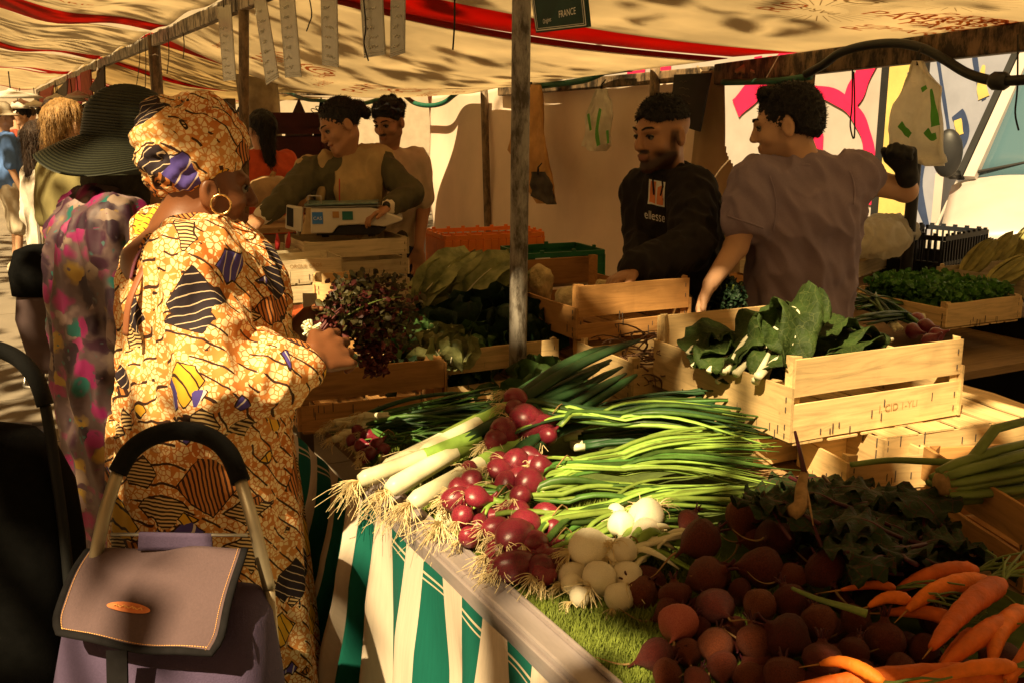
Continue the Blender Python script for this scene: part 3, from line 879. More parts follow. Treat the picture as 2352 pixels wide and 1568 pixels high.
# second sheet, sagging, with orange prints
def f2(u, v, dz=0.):
    x = lerp(1.40, 3.72, u); y = lerp(lerp(5.42, 4.50, u), lerp(9.05, 8.2, u), v)
    zb = lerp(1.98, 1.86, v)
    z = lerp(ZF + .012, zb, u) - (.058 + .15 * v) * math.sin(math.pi * u) + .010 * math.sin(v * 22 + u * 4) * v
    return (x, y, z + dz)
def print2(m):
    W, L = 2.4, 3.4; S = lambda a, b: f2(a / W, b / L, -.006)
    for (a, b, s) in ((.65, 2.35, .24), (1.45, 2.75, .24)):
        text_print(m, S, 'PARIS', a, b, .25, math.pi * .5); bell(m, S, a + .34, b - .05, .16)
        text_print(m, S, 'LE DE', a + .17, b, .09, math.pi * .5)
    for (a, b) in ((.35, 2.6), (1.05, 2.45), (1.18, 2.9), (1.85, 2.55), (2.0, 2.9), (2.15, 2.5)):
        text_print(m, S, 'PARIS', a, b, .12, math.pi * .5)
    for (a, b, s) in ((1.75, 2.85, .06), (1.95, 2.6, .06), (2.08, 3.0, .06), (1.72, 2.5, .05), (2.22, 2.8, .06)): bell(m, S, a, b, s)
def print2o(m):
    W, L = 2.4, 3.4; S = lambda a, b: f2(a / W, b / L, -.006)
    sunburst(m, S, 1.05, 2.7, .17, 26); sunburst(m, S, .3, 2.2, .15, 22)
canopy('sagging cream canopy sheet with orange printed emblems behind the price strips', f2, 30, 24, (.04, 0), [('printed_lettering', MT['print'], print2), ('printed_emblem', MT['print_pale'], print2o)])
def band(label, x0, x1, y0, y1, sag=.05, border=(0, .0), dim=False, skew=0., seed=0, prints=None, z=None):
    def f(u, v, dz=0.):
        x = lerp(x0, x1, u); y = lerp(y0, y1, v) + skew * (u - .5)
        zz = (zc(x) if z is None else lerp(z[0], z[1], u)) - sag * math.sin(math.pi * u) + .014 * math.sin(v * 15 + u * 5 + seed) + .02 * math.sin(u * 9 + seed)
        return (x, y, zz + dz)
    pr = [('printed_lettering', MT['print'], lambda m: prints(m, lambda a, b: f(a / (x1 - x0), b / (y1 - y0), -.006)))] if prints else None
    return canopy(label, f, 16, 16, border, pr, dim=dim)
def print3(m, S):
    for i in range(6): text_print(m, S, 'PARIS', .35 + .14 * (i % 2), .5 + .28 * i, .13, math.pi)
OH = .12
band('cream canopy strip over the customers at the very top left', OH, 1.36, 5.4, 8.95, .03, (0, .22), seed=1, prints=print3)
band('cream canopy strip over the black hat beyond the first red band', OH, 1.36, 8.97, 13.2, .03, (0, .17), seed=2)
band('cream canopy strip over the far customers', OH, 1.36, 13.22, 17.5, .04, (0, .12), seed=3)
band('cream canopy strip over the far crowd', OH, 1.36, 17.52, 27, .05, (.03, .03), seed=4)
band('cream canopy over the women waiting at the table', OH, 1.36, 1.95, 5.38, .03, (0, 0), seed=6)
band('dull cream canopy sheet behind the second canopy', 1.42, 4.1, 9.1, 13.2, .12, (.16, .05), True, -.5, 7)
band('dull cream canopy sheet far behind the tree trunk', 1.42, 4.2, 13.25, 17.5, .12, (.05, .05), True, -.4, 8)
band('farthest cream canopy sheet of the row', 1.42, 4.2, 17.55, 27, .12, (.03, .03), True, -.4, 9)
band('cream canopy of the neighbouring stall, out of view, set to shade the beetroots', -.18, 3.8, -3.0, .60, .05, (0, 0), False, 0, 10)  # unseen sheet, its extent shaped to keep sun off the beetroots

# ---------------------------------------------------------------- curtains behind the stall
def curtain(label, y0, y1, x, z0, ztop, seed, mat, amp=.03, hole=None, nu=90, nv=50):
    def f(u, v):
        y = lerp(y0, y1, u); zt = ztop(u)
        ed = v ** .6
        dx = amp * (math.sin(u * 17 + seed) * .6 + math.sin(u * 41 + 2 * seed + v) * .35 + .7 * math.sin(u * 6 + v * 2.2 + seed)) * (1.15 - ed * .6) + .02 * math.sin(v * 9 + u * 5)
        return (x + dx, y, lerp(z0, zt - .035 * abs(math.sin(u * 14 + seed)), v))
    m = MB().grid(f, nu, nv)
    if hole: m.f = [q for q in m.f if not hole(sum(m.v[i][1] for i in q) / 4, sum(m.v[i][2] for i in q) / 4)]; m.m = [0] * len(m.f)
    o = obj('curtain', m, mat, None, True)
    return tag(solidify(o, .004), label, 'curtain')
ya = PX(978, 300, XB + .05).y; yb = PX(1640, 300, XB + .05).y; yc = PX(1870, 250, XB).y
curtain('long beige canvas curtain behind the centre pole', ya, yb, XB + .06, .12, lambda u: lerp(1.90, 1.96, u), 1., MT['curtain'], .035)
def in_u(y, z):
    c = PX(1705, 300, XB - .02); r = .17
    return abs(y - c.y) < r * (1 - .0) and z > 1.5 and z < 1.90 - .05 * abs(y - c.y) or (y - c.y) ** 2 + (z - 1.52) ** 2 < r * r and z <= 1.52
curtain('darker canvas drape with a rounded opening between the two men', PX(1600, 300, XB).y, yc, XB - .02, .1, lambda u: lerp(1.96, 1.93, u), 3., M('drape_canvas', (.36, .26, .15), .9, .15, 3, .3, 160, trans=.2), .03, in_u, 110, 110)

# ---------------------------------------------------------------- vehicles behind
XT = 8.4
tr = thing('box_truck', 'white box truck sprayed with pink and navy graffiti behind the stall', 'truck', (XT + 1.0, 10.5, 0))
o = obj('box_body', MB().box((XT + 1.02, 10.5, 1.95), (2.0, 15.0, 3.0)), MT['van_white'], tr); bevel(o, .03)
bl0 = PX(2090, 300, XT - .01).y
obj('blue_panel', MB().box((XT + .01, (3.1 + bl0) / 2, 1.95), (.03, bl0 - 3.11, 2.9)), MT['van_blue'], tr)
obj('yellow_panel', MB().box((XT + .008, PX(2065, 300, XT).y, 1.95), (.03, .40, 2.9)), MT['graf_yellow'], tr)
obj('door_gap', MB().box((XT + .006, PX(2024, 300, XT).y, 1.95), (.03, .10, 2.9)), MT['rubber'], tr)
obj('chassis', MB().box((XT + 1.1, 10.5, .36), (1.7, 14, .17)), MT['rubber'], tr)
for yy in (5.5, 14.0):
    o = obj('wheel', MB().lathe([(.0, -.12), (.3, -.12), (.4, -.09), (.4, .09), (.3, .12), (0, .12)], 24, (XT + .25, yy, .4), (1, 0, 0)), MT['rubber'], tr, True)
    obj('rim', MB().lathe([(.0, -.14), (.2, -.135), (.22, -.12)], 20, (XT + .25, yy, .4), (1, 0, 0)), MT['steel'], o, True)
def stroke(name, pts, w, mat, parent, x=XT, off=.003, dy=0):
    P = smoothpath([PX(p[0], p[1], x) for p in pts], 6); V = []; Fc = []
    ws = w if hasattr(w, '__len__') else (w, w)
    if x == XT: ws = (ws[0] * XT / 6.2, ws[1] * XT / 6.2)
    for i, p in enumerate(P):
        t = (P[min(i + 1, len(P) - 1)] - P[max(i - 1, 0)]).normalized(); n = Vector((0, -t.z, t.y)); ww = lerp(ws[0], ws[1], i / (len(P) - 1)) * (1 + .1 * math.sin(i))
        V += [Vector((x - off, p.y, p.z)) + n * ww / 2, Vector((x - off, p.y, p.z)) - n * ww / 2]
        if i: o = 2 * i; Fc.append((o - 2, o - 1, o + 1, o))
    obj(name, MB().add(V, Fc), mat, parent)
stroke('graffiti', [(1830, 215), (1900, 215), (1960, 255), (1992, 320), (1998, 400), (1992, 470)], .11, MT['graf_pink'], tr)
stroke('graffiti', [(2003, 120), (1975, 190), (1950, 240)], .18, MT['graf_pink'], tr, off=.004)
stroke('graffiti', [(1830, 120), (1750, 190), (1690, 250)], .2, MT['graf_pink'], tr)
stroke('graffiti', [(1742, 130), (1742, 200)], .1, MT['graf_pink'], tr, off=.005); stroke('graffiti', [(1768, 130), (1768, 200)], .06, MT['graf_pink'], tr, off=.006)
stroke('graffiti', [(1862, 345), (1890, 345)], .28, MT['graf_pink'], tr); stroke('graffiti', [(1500, 180), (1540, 178)], .3, MT['graf_pink'], tr)
stroke('graffiti', [(1440, 188), (1480, 188)], .3, MT['graf_pink'], tr)
for i, (pts, w) in enumerate([([(2150, 100), (2165, 200), (2180, 300), (2195, 420)], .03), ([(2105, 160), (2120, 300), (2110, 430), (2130, 520)], (.16, .05)), ([(2175, 430), (2185, 520), (2200, 600)], (.12, .2)), ([(2240, 130), (2250, 190), (2262, 230)], .04), ([(2200, 260), (2215, 300), (2190, 360)], .10), ([(2110, 560), (2160, 580), (2230, 560)], .14)]):
    stroke('graffiti', pts, w, MT['graf_navy'], tr, off=.007 + .001 * i)
stroke('graffiti', [(2262, 150), (2256, 190), (2262, 225)], (.02, .10), MT['graf_yellow'], tr, off=.014); stroke('graffiti', [(2202, 275), (2208, 310)], .06, MT['graf_yellow'], tr, off=.016)
obj('handle', MB().bar(PX(2150, 478, XT - .03), PX(2154, 512, XT - .03), .05, .04), MT['white_plastic'], tr)
# parked van facing the stall
def van():
    c = PD(2445, 500, 6.15); c.z = 0
    t = thing('parked_van', 'white van facing the stall with its bonnet in the sun at the right edge', 'van', c)
    fy = Vector((c.x, c.y, 0)).normalized(); fx = Vector((fy.y, -fy.x, 0)); AN = math.atan2(-fy.x, fy.y)
    def W(a, d, z): return c + fx * a + fy * d + Vector((0, 0, z))
    def hood(u, v):
        a = lerp(-.74, .74, u); e = 1 - abs(2 * u - 1) ** 4
        return W(a * (1 - .05 * (1 - v)), lerp(0, .95, v), lerp(.86, 1.27, v ** .55) - .10 * (1 - e) + .02 * e)
    solidify(obj('bonnet', MB().grid(hood, 24, 14), MT['van_white'], t, True), .02)
    def nose(u, v):
        a = lerp(-.8, .8, u); b = abs(2 * u - 1)
        return W(a, .03 + .16 * b ** 3 - .05 * math.sin(v * 3), lerp(.25, .84, v))
    solidify(obj('bumper', MB().grid(nose, 20, 8), MT['van_white'], t, True), .03)
    o = obj('grille', MB().box((0, 0, 0), (.9, .04, .22)), MT['dark_plastic'], t, world=False); o.location = W(0, -.05, .66) - c; o.rotation_euler = (0, 0, AN)
    for s in (-1, 1):
        m = MB(); V, Q = sdf_mesh([E((0, 0, 0), (.16, .1, .13), None, 0)], .02, 0); m.add(V, [tuple(q) for q in Q])
        o = obj('headlamp', m, MT['headlamp'], t, True, False); o.location = W(s * .66, .08, .82) - c; o.rotation_euler = (0, 0, AN)
        solidify(obj('fender', MB().grid(lambda u, v: W(s * lerp(.74, .86, math.sin(v * 1.6)), lerp(.12, 1.3, u), lerp(1.2 - .25 * (1 - u), .35, v)), 12, 8), MT['van_white'], t, True), .02)
        obj('pillar', MB().bar(W(s * .66 + .04, .85, 1.24), W(s * .36 + .04, 1.6, 2.3), .08, .05), MT['van_white'], t)
        obj('window_seal', MB().bar(W(s * .73 + .04, .86, 1.24), W(s * .43 + .04, 1.62, 2.3), .05, .05), MT['rubber'], t)
        mm = MB(); V, Q = sdf_mesh([E((0, 0, 0), (.10, .06, .17), None, 0)], .015, 0); mm.add(V, [tuple(q) for q in Q])
        o = obj('mirror', mm, MT['dark_plastic'], t, True, False); o.location = W(s * .76, .62, 1.42) - c; o.rotation_euler = (0, 0, AN)
        o2 = obj('mirror_arm', MB().tube([W(s * .70, .92, 1.26), W(s * .74, .75, 1.27), W(s * .76, .64, 1.32)], .035, 8), MT['dark_plastic'], t, True)
        o = obj('side', MB().bar(W(s * .86, 1.2, .8), W(s * .86, 3.5, .8), .06, .9), MT['van_white'], t)
        o = obj('wheel', MB().lathe([(.0, -.1), (.25, -.1), (.33, -.07), (.33, .07), (.25, .1), (0, .1)], 20, W(s * .8, .75, .33), fx), MT['rubber'], t, True)
    solidify(obj('windscreen', MB().grid(lambda u, v: W(lerp(-.64, .64, u) * lerp(1, .54, v) + .04, lerp(.88, 1.58, v) - .06 * math.sin(math.pi * u), lerp(1.25, 2.3, v)), 10, 6), MT['glass'], t, True), .008)
    obj('roof', MB().box((0, 0, 0), (1.0, 2.0, .08)), MT['van_white'], t, world=False).matrix_local = Matrix.Translation(W(0.1, 2.6, 2.36) - c) @ Matrix.Rotation(AN, 4, 'Z')
    obj('wiper', MB().tube([W(-.6, .86, 1.28), W(.0, .95, 1.42)], .012, 6), MT['rubber'], t)
    return t
van()
# house fronts closing the street behind the vehicles and at the far end of the row
def house(label, c, size, ry, cols, rows):
    t = thing('house', label, 'building', c)
    obj('wall', MB().box((0, 0, size[2] / 2), size), MT['house'], t, world=False)
    wm = mesh_data('window', *(lambda m: (m.v, m.f))(MB().box((0, 0, 0), (.06, 1.0, 1.7))), MT['glass'], False)
    for i in range(cols):
        for j in range(rows):
            o = put('window', wm, t); o.location = (-size[0] / 2 - .02, (i - (cols - 1) / 2) * size[1] / cols, 1.9 + j * 3)
            obj('sill', MB().box((-.05, 0, -.9), (.2, 1.2, .08)), MT['white_paint'], o, world=False)
    t.rotation_euler = (0, 0, ry)
    return t
house('pale rendered house front beyond the parked truck', (17, 12, 0), (6, 30, 14), 0, 8, 4)
house('pale house front closing the far end of the market street', (3, 52, 0), (8, 40, 14), -math.pi / 2, 9, 4)

# ---------------------------------------------------------------- tables, turf, rail, skirt
TZ = .80
def table(label, x0, x1, y0, y1, z=TZ):
    t = thing('market_table', label, 'table', ((x0 + x1) / 2, (y0 + y1) / 2, 0))
    n = max(2, int((x1 - x0) / .24)); w = (x1 - x0) / n
    for i in range(n):
        obj('plank', MB().box((x0 + (i + .5) * w, (y0 + y1) / 2, z - .017), (w - .006, y1 - y0, .028)), MT['plank'], t)
    for x in (x0 + .1, x1 - .1):
        for y in (y0 + .15, y1 - .15): obj('leg', MB().bar((x, y, 0), (x, y, z - .032), .045, .045, (0, 1, 0)), MT['dark_wood'], t)
    return t
table('main vegetable table behind the aluminium rail', .79, 2.26, .2, 3.35)
table('table under the weighing scale', .79, 1.80, 3.37, 4.82)
table('table continuing past the leaning brown pole', .79, 1.25, 4.84, 7.2)
rail = thing('table_rail', 'worn aluminium edge rail running along the front of the vegetable table', 'rail', (.755, 1.5, TZ))
bevel(obj('rail_top', MB().box((.755, .95, TZ - .006), (.05, 2.36, .036)), MT['alu'], rail), .006)
bevel(obj('rail_lip', MB().box((.727, .95, TZ - .024), (.008, 2.36, .05)), MT['alu'], rail), .002)
bevel(obj('rail_bead', MB().box((.776, .95, TZ + .018), (.008, 2.36, .012)), MT['alu'], rail), .003)
# wavy striped skirt
def skirt():
    ny, nz = 520, 26; y0, y1 = -.1, 3.4; m = MB(); uv = []
    for j in range(nz + 1):
        v = j / nz
        for i in range(ny + 1):
            y = lerp(y0, y1, i / ny)
            big = max(0, min(1, (y - 1.9) / .35))
            ph = 2 * math.pi * y / .18
            a = (.012 + .030 * v ** .6) * (1 + .9 * big)
            dx = a * math.sin(ph * (.62 + .2 * big) + 1.2 * math.sin(y * 5) + v * .7) + .010 * v * math.sin(ph * 1.9 + 2 * v)
            dy = big * .06 * math.sin(v * 8.5 + y * 4) * v ** .4 + .03 * v * math.sin(y * 7)
            m.v.append((.722 - .012 - .035 * v - dx * min(1, v * 3.5 + .1), y + dy, lerp(TZ - .012, .04 + .02 * math.sin(y * 9), v)))
            uv.append((y / .18 + .41, v))
    W = ny + 1
    m.f = [(j * W + i, (j + 1) * W + i, (j + 1) * W + i + 1, j * W + i + 1) for j in range(nz) for i in range(ny)]; m.m = [0] * len(m.f)
    o = obj('table_skirt', m, MT['skirt'], None, True)
    ul = o.data.uv_layers.new(name='UVMap'); li = np.empty(len(o.data.loops), np.int32); o.data.loops.foreach_get('vertex_index', li)
    ul.data.foreach_set('uv', np.array(uv, np.float32)[li].ravel())
    tag(o, 'green and cream striped cloth hanging in waves from the table front', 'cloth')
skirt()
RN.seed(21)
turf = thing('turf_mat', 'bright artificial grass mat covering the table top under the vegetables', 'mat', (1.1, 1.6, TZ))
tag(obj('backing', MB().grid(lambda u, v: (lerp(.785, 1.6, u), lerp(.75, 2.56, v), TZ + .004 + .003 * math.sin(u * 40) * math.sin(v * 50)), 20, 40), MT['grass_base'], turf), kind='stuff')
def blades(n):
    V = []; Fc = []
    for _ in range(n):
        x = .782 + .42 * RN.random() ** 1.5; y = ru(.8, 2.56); h = ru(.010, .024); a = ru(0, 6.28); w = .0016
        lx, ly = math.cos(a) * h * .7, math.sin(a) * h * .7; o = len(V)
        V += [(x - w * math.sin(a), y + w * math.cos(a), TZ + .004), (x + w * math.sin(a), y - w * math.cos(a), TZ + .004), (x + lx, y + ly, TZ + .004 + h)]
        Fc.append((o, o + 1, o + 2))
    m = MB(); m.v = V; m.f = Fc; m.m = [0] * n; return m
tag(obj('grass_blades', blades(70000), MT['grass'], turf), kind='stuff')

# ---------------------------------------------------------------- wooden crates
SLAT = {}
def slat_mesh(L, h, th, mat):
    k = (round(L, 3), round(h, 3), round(th, 4), mat)
    if k not in SLAT:
        n = 4; V = []; Fc = []
        for i in range(n + 1):
            x = L * (i / n - .5); b = .0025 * math.sin(i * 2.1 + L * 9)
            V += [(x, -th / 2 + b, -h / 2 + .001 * math.sin(i * 3)), (x, th / 2 + b, -h / 2), (x, th / 2 + b, h / 2 + .0012 * math.cos(i * 2.3)), (x, -th / 2 + b, h / 2)]
        for i in range(n):
            for q in range(4): Fc.append((i * 4 + q, (i + 1) * 4 + q, (i + 1) * 4 + (q + 1) % 4, i * 4 + (q + 1) % 4))
        Fc += [(3, 2, 1, 0), (n * 4, n * 4 + 1, n * 4 + 2, n * 4 + 3)]
        SLAT[k] = mesh_data('slat', V, Fc, MT[mat], False)
    return SLAT[k]
def crate(label, x, y, z, wx, wy, h, rot=0., ends=((0, .45), (.53, 1.0)), sides=((0, .62),), mat='wood', tilt=(0, 0), bottom=5, flip=False, text=None, group='wooden vegetable crates', staples=True):
    """x,y = near corner (-x,-y), ends face +-y, sides face +-x"""
    t = thing('wooden_crate', label, 'crate', (x, y, z), group)
    t.rotation_euler = (tilt[0], tilt[1], rot)
    th = .007
    def sl(L, hh, c, rz, name='slat', rx=0, thick=th):
        o = put(name, slat_mesh(L, hh, thick, mat), t); o.location = c; o.rotation_euler = (rx, ru(-.006, .006), rz + ru(-.004, .004)); return o
    def Z(f): return h - f * h if flip else f * h
    for f0, f1 in ends:
        for yy in (th / 2, wy - th / 2):
            sl(wx + ru(-.004, .012), abs(f1 - f0) * h - .002, (wx / 2 + ru(-.003, .003), yy + ru(-.001, .001), (Z(f0) + Z(f1)) / 2), 0)
    for f0, f1 in sides:
        for xx in (-th / 2 - .001, wx + th / 2 + .001):
            sl(wy + ru(0, .01), abs(f1 - f0) * h - .002, (xx, wy / 2, (Z(f0) + Z(f1)) / 2), math.pi / 2)
    pm = MB()
    for cx, cy, sx, sy in ((0, 0, 1, 1), (wx, 0, -1, 1), (wx, wy, -1, -1), (0, wy, 1, -1)):
        k = .026; pm = MB()
        o = .0005 + th
        A = [(cx + sx * .001, cy + sy * o), (cx + sx * k, cy + sy * o), (cx + sx * .001, cy + sy * (k + th))]
        if sx * sy < 0: A = A[::-1]
        pm.add([(a, b, .004) for a, b in A] + [(a, b, h * 1.0 + (.004 if not flip else 0)) for a, b in A], [(2, 1, 0), (3, 4, 5), (0, 1, 4, 3), (1, 2, 5, 4), (2, 0, 3, 5)])
        obj('corner_post', pm, MT[mat], t, world=False)
    bw = wx / bottom * .84; zz = h + .004 if flip else -.004
    for i in range(bottom):
        xx = (i + .5) * wx / bottom
        sl(wy, bw, (xx, wy / 2, zz), math.pi / 2, 'bottom_slat', math.pi / 2, .005)
    if staples:
        m = MB()
        for i in range(9):
            xx = ru(.03, wx - .03); zz2 = Z(ru(.03, .4)); m.box((xx, -.0005, zz2), (.0022, .002, ru(.012, .03)))
        for i in range(6): m.box((-.0085, ru(.03, wy - .03), Z(ru(.03, .2))), (.002, .0022, ru(.012, .03)))
        for f in (.12, .3, .65, .85): m.box((.013, -.0005, Z(f)), (.0022, .002, .012)); m.box((wx - .013, -.0005, Z(f)), (.0022, .002, .012)); m.box((-.0085, .014, Z(f * .6)), (.002, .0022, .012))
        tag(obj('staples', m, MT['staple'], t, world=False), kind='stuff')
    if text:
        V, Fc = text_mesh(text[0], text[1]); obj('stamp', MB().add([(wx * text[2] + a, -.0016, h * text[3] + b) for a, b, _ in V], Fc), M('stamp_ink', (.36, .22, .09), .9), t, world=False)
    return t
RN.seed(33)
CA = (1.615, 1.665, .912)
crate('pale sunlit crate of collard leaves, the large one on the right', *CA, .53, .58, .20, -.06, ends=((0, .46), (.545, 1.0)), sides=((0, .66),), text=('I. CID 1-YLI', .026, .62, .25))
crate('upturned crate under the collard crate, its slats facing up', 1.63, 1.80, TZ + .006, .50, .40, .092, -.04, ends=((0, 1),), sides=((0, 1),), flip=True)
e2 = PZ(2016, 1000, .905)
crate('upturned crate with a slatted top at the right table edge', e2.x, e2.y - .02, TZ + .01, .56, .40, .092, -.12, ends=((0, 1.),), sides=((0, 1.),), flip=True, bottom=5)
crate('small end-lit crate between the collard crate and the beet leaves', 1.70, 1.56, TZ + .006, .22, .20, .085, -.2, ends=((0, .9),), sides=((0, .9),), bottom=2)
e4 = PZ(2245, 1300, .83)
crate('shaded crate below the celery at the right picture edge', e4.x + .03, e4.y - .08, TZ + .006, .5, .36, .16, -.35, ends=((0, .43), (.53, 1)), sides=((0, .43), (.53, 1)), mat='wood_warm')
crate('crate of dark tangled herb stems below the celeriac crate', 1.585, 2.265, .86, .46, .31, .125, -.03, ends=((0, .8),), sides=((0, .95),))
crate('plain crate hidden beneath the tangled herb stems', 1.60, 2.20, TZ + .006, .44, .34, .046, 0, ends=((0, 1),), sides=((0, 1),), bottom=4)
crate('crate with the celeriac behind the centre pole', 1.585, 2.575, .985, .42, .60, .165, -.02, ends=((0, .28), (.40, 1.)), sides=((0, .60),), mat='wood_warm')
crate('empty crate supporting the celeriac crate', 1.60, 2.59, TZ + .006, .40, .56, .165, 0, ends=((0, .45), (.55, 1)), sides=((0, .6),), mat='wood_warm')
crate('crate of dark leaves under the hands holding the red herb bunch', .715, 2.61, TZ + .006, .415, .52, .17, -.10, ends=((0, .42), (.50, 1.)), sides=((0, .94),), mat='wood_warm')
crate('crate of cabbages behind the centre pole at left', 1.165, 2.675, TZ + .006, .40, .58, .165, -.05, ends=((0, .32), (.55, 1.)), sides=((0, .6),))
crate('tall crate carrying the weighing scale', 1.27, 4.42, .93, .49, .36, .175, -.03, ends=((0, .43), (.55, 1)), sides=((0, .43), (.55, 1)), mat='wood_grey')
crate('crate lying under the scale crate', 1.27, 4.42, TZ + .004, .49, .36, .118, -.03, ends=((0, .9),), sides=((0, .9),), mat='wood_grey')
crate('low grey crate stamped with faded letters left of the scale', 1.0, 4.1, .975, .33, .24, .1, -.02, ends=((0, 1.),), sides=((0, 1.),), mat='wood_grey', text=('L. ORGUE GROS', .022, .5, .72))
crate('crate beneath the low grey crate', .98, 4.1, TZ + .004, .36, .30, .16, -.02, ends=((0, .45), (.55, 1)), sides=((0, .6),), mat='wood_grey')
crate('shallow crate with red packets beside the leaning brown pole', .95, 4.45, .98, .30, .30, .09, 0, ends=((0, 1.),), sides=((0, 1.),), mat='wood_grey')
crate('crate under the red packets', .94, 4.45, TZ + .004, .31, .36, .17, 0, ends=((0, .45), (.55, 1)), sides=((0, .6),), mat='wood_grey')
crate('small leaning crate end above the orange net', 1.10, 3.72, .93, .14, .30, .10, -.3, ends=((0, 1.),), sides=((0, 1.),), mat='wood')
crate('flat crate holding the orange net', .90, 3.45, TZ + .006, .42, .46, .11, 0, ends=((0, .8),), sides=((0, .8),), mat='wood_grey')
cl = PZ(1946, 653, .9)
crate('tilted crate of bagged fennel against the blue van panel', cl.x, cl.y + .05, .90, .78, .5, .155, .42, ends=((0, .45), (.58, 1)), sides=((0, .45), (.58, 1)), mat='wood_grey')
crate('plain crate underneath the bagged fennel', cl.x - .02, cl.y + .1, .74, .74, .5, .15, .42, ends=((0, 1),), sides=((0, 1),), mat='wood_warm')
cn = PZ(1990, 690, .9)
crate('low crate heaped with parsley behind the man in purple', cn.x - .02, cn.y - .42, .86, .42, .46, .095, -.03, ends=((0, 1),), sides=((0, .8),))
co_ = PZ(2142, 651, .9)
crate('crate of corn cobs on the dark stand at the right edge', co_.x, co_.y - .56, .905, .5, .55, .085, -.03, ends=((0, .9),), sides=((0, .9),), mat='wood_grey')
# dark stand and back table at the right
st = thing('sales_stand', 'black boxed stand with a metal edged top under the corn crate', 'stand', (co_.x + .3, co_.y - .4, 0))
obj('cabinet', MB().box((co_.x + .33, co_.y - .55, .41), (.72, 1.1, .82)), MT['black_metal'], st)
bevel(obj('metal_top', MB().box((co_.x + .31, co_.y - .55, .862), (.80, 1.16, .05)), MT['alu'], st), .004)
t = thing('back_table', 'back table holding parsley and spring onions behind the vendors', 'table', (cn.x + .3, cn.y, 0))
obj('top', MB().box((cn.x + .22, cn.y + .15, .72), (.72, 1.5, .03)), MT['plank'], t)
for a, b in ((-.1, -.5), (.5, -.5), (-.1, .8), (.5, .8)): obj('leg', MB().bar((cn.x + a, cn.y + b, 0), (cn.x + a, cn.y + b, .70), .04, .04, (0, 1, 0)), MT['dark_wood'], t)
# plastic crates
def plastic_crate(label, x, y, z, wx, wy, h, mat, rot=0, cell=.045, sticker=False):
    t = thing('plastic_crate', label, 'crate', (x, y, z)); t.rotation_euler = (0, 0, rot)
    def wall(L, c, rz):
        m = MB(); n = int(L / cell)
        m.box((0, 0, h - .012), (L, .014, .024)); m.box((0, 0, .012), (L, .012, .024)); m.box((0, 0, h * .5), (L, .008, .018))
        for i in range(n + 1): m.box((-L / 2 + i * L / n, 0, h / 2), (.008, .011, h - .05))
        m.box((0, .002, h * (.28 if cell < .04 else .47)), (L - .01, .004, h * (.42 if cell < .04 else .8)))
        for i in range(int(n / 2)): m.box((-L / 2 + (2 * i + 1) * L / n, 0, h + .006), (.02, .014, .012))
        o = obj('side_wall', m, MT[mat], t, world=False); o.location = c; o.rotation_euler = (0, 0, rz)
    wall(wx, (wx / 2, 0, 0), 0); wall(wx, (wx / 2, wy, 0), 0); wall(wy - .03, (0, wy / 2, 0), math.pi / 2); wall(wy - .03, (wx, wy / 2, 0), math.pi / 2)
    obj('floor', MB().box((wx / 2, wy / 2, .006), (wx - .02, wy - .02, .01)), MT[mat], t, world=False)
    if sticker:
        o = obj('barcode_label', MB().box((wx * .2, -.010, h * .62), (.085, .003, .075)), MT['paper'], t, world=False)
        for i in range(8): obj('bar', MB().box((wx * .2 - .03 + i * .0085, -.0125, h * .62), (.002 + .003 * (i % 3 == 0), .002, .045)), MT['dark_plastic'], o, world=False).location = (0, 0, 0)
    return t
oc = PX(1105, 600, 2.75); gc = PX(1222, 600, 2.6)
plastic_crate('orange plastic crate against the curtain left of the centre pole', 2.35, oc.y - .35, .74, .62, .4, .25, 'crate_orange', -.12)
plastic_crate('green plastic crate with a white barcode label behind the centre pole', gc.x - .12, gc.y - .15, .80, .46, .36, .165, 'crate_green', -.1, .09, True)
t = thing('trestle', 'low trestle carrying the green and orange plastic crates', 'trestle', (2.7, oc.y, 0))
obj('board', MB().box((2.72, oc.y - .25, .72), (.95, .95, .03)), MT['plank'], t)
for a in (-.4, .4):
    for b in (-.6, .1): obj('leg', MB().bar((2.72 + a, oc.y + b, 0), (2.72 + a, oc.y + b, .70), .04, .04, (0, 1, 0)), MT['dark_wood'], t)
kb = PZ(2165, 640, .88)
plastic_crate('black mesh plastic basket tipped against the stand', kb.x + .05, kb.y + .05, .80, .5, .35, .28, 'crate_black', .25, .03)

# ---------------------------------------------------------------- vegetables
def root_tuft(m, p, d, n, L, r=.0009, spread=.9, seed=0):
    d = Vector(d).normalized()
    for i in range(n):
        e = (d + Vector((ru(-1, 1), ru(-1, 1), ru(-1, .6))) * spread).normalized(); l = L * ru(.5, 1.2)
        q = p + e * l * .5 + Vector((ru(-1, 1), ru(-1, 1), ru(-1, 1))) * l * .18
        m.tube(bez(p, p + e * l * .3, q, p + e * l * .8 + Vector((ru(-.4, .4) * l, ru(-.4, .4) * l, -l * .35)), 5), [r, r * .6], 3, cap=False)
def bulb_mesh(key, r, el, mat, seed, n=18):
    prof = [(.0, -el * r), (.25 * r, -el * r * .97), (.55 * r, -el * r * .82), (.85 * r, -el * r * .5), (1.0 * r, -.05 * r), (.97 * r, .3 * r * el), (.78 * r, .66 * r * el), (.5 * r, .95 * r * el), (.27 * r, 1.25 * r * el), (.17 * r, 1.6 * r * el), (.13 * r, 1.95 * r * el)]
    def fn(p, a, i):
        k = 1 + .05 * math.sin(a * 2 + seed) + .035 * math.sin(a * 3 + seed * 2) + .012 * math.sin(a * 9 + seed)
        return Vector((p.x * k, p.y * k, p.z))
    m = MB().lathe(prof, n, fn=fn); return mesh_data(key, m.v, m.f, MT[mat], True)
ONI = [bulb_mesh('onion', 1., e, 'red_onion', i * 1.7) for i, e in enumerate((.85, .95, 1.1, 1.3))]
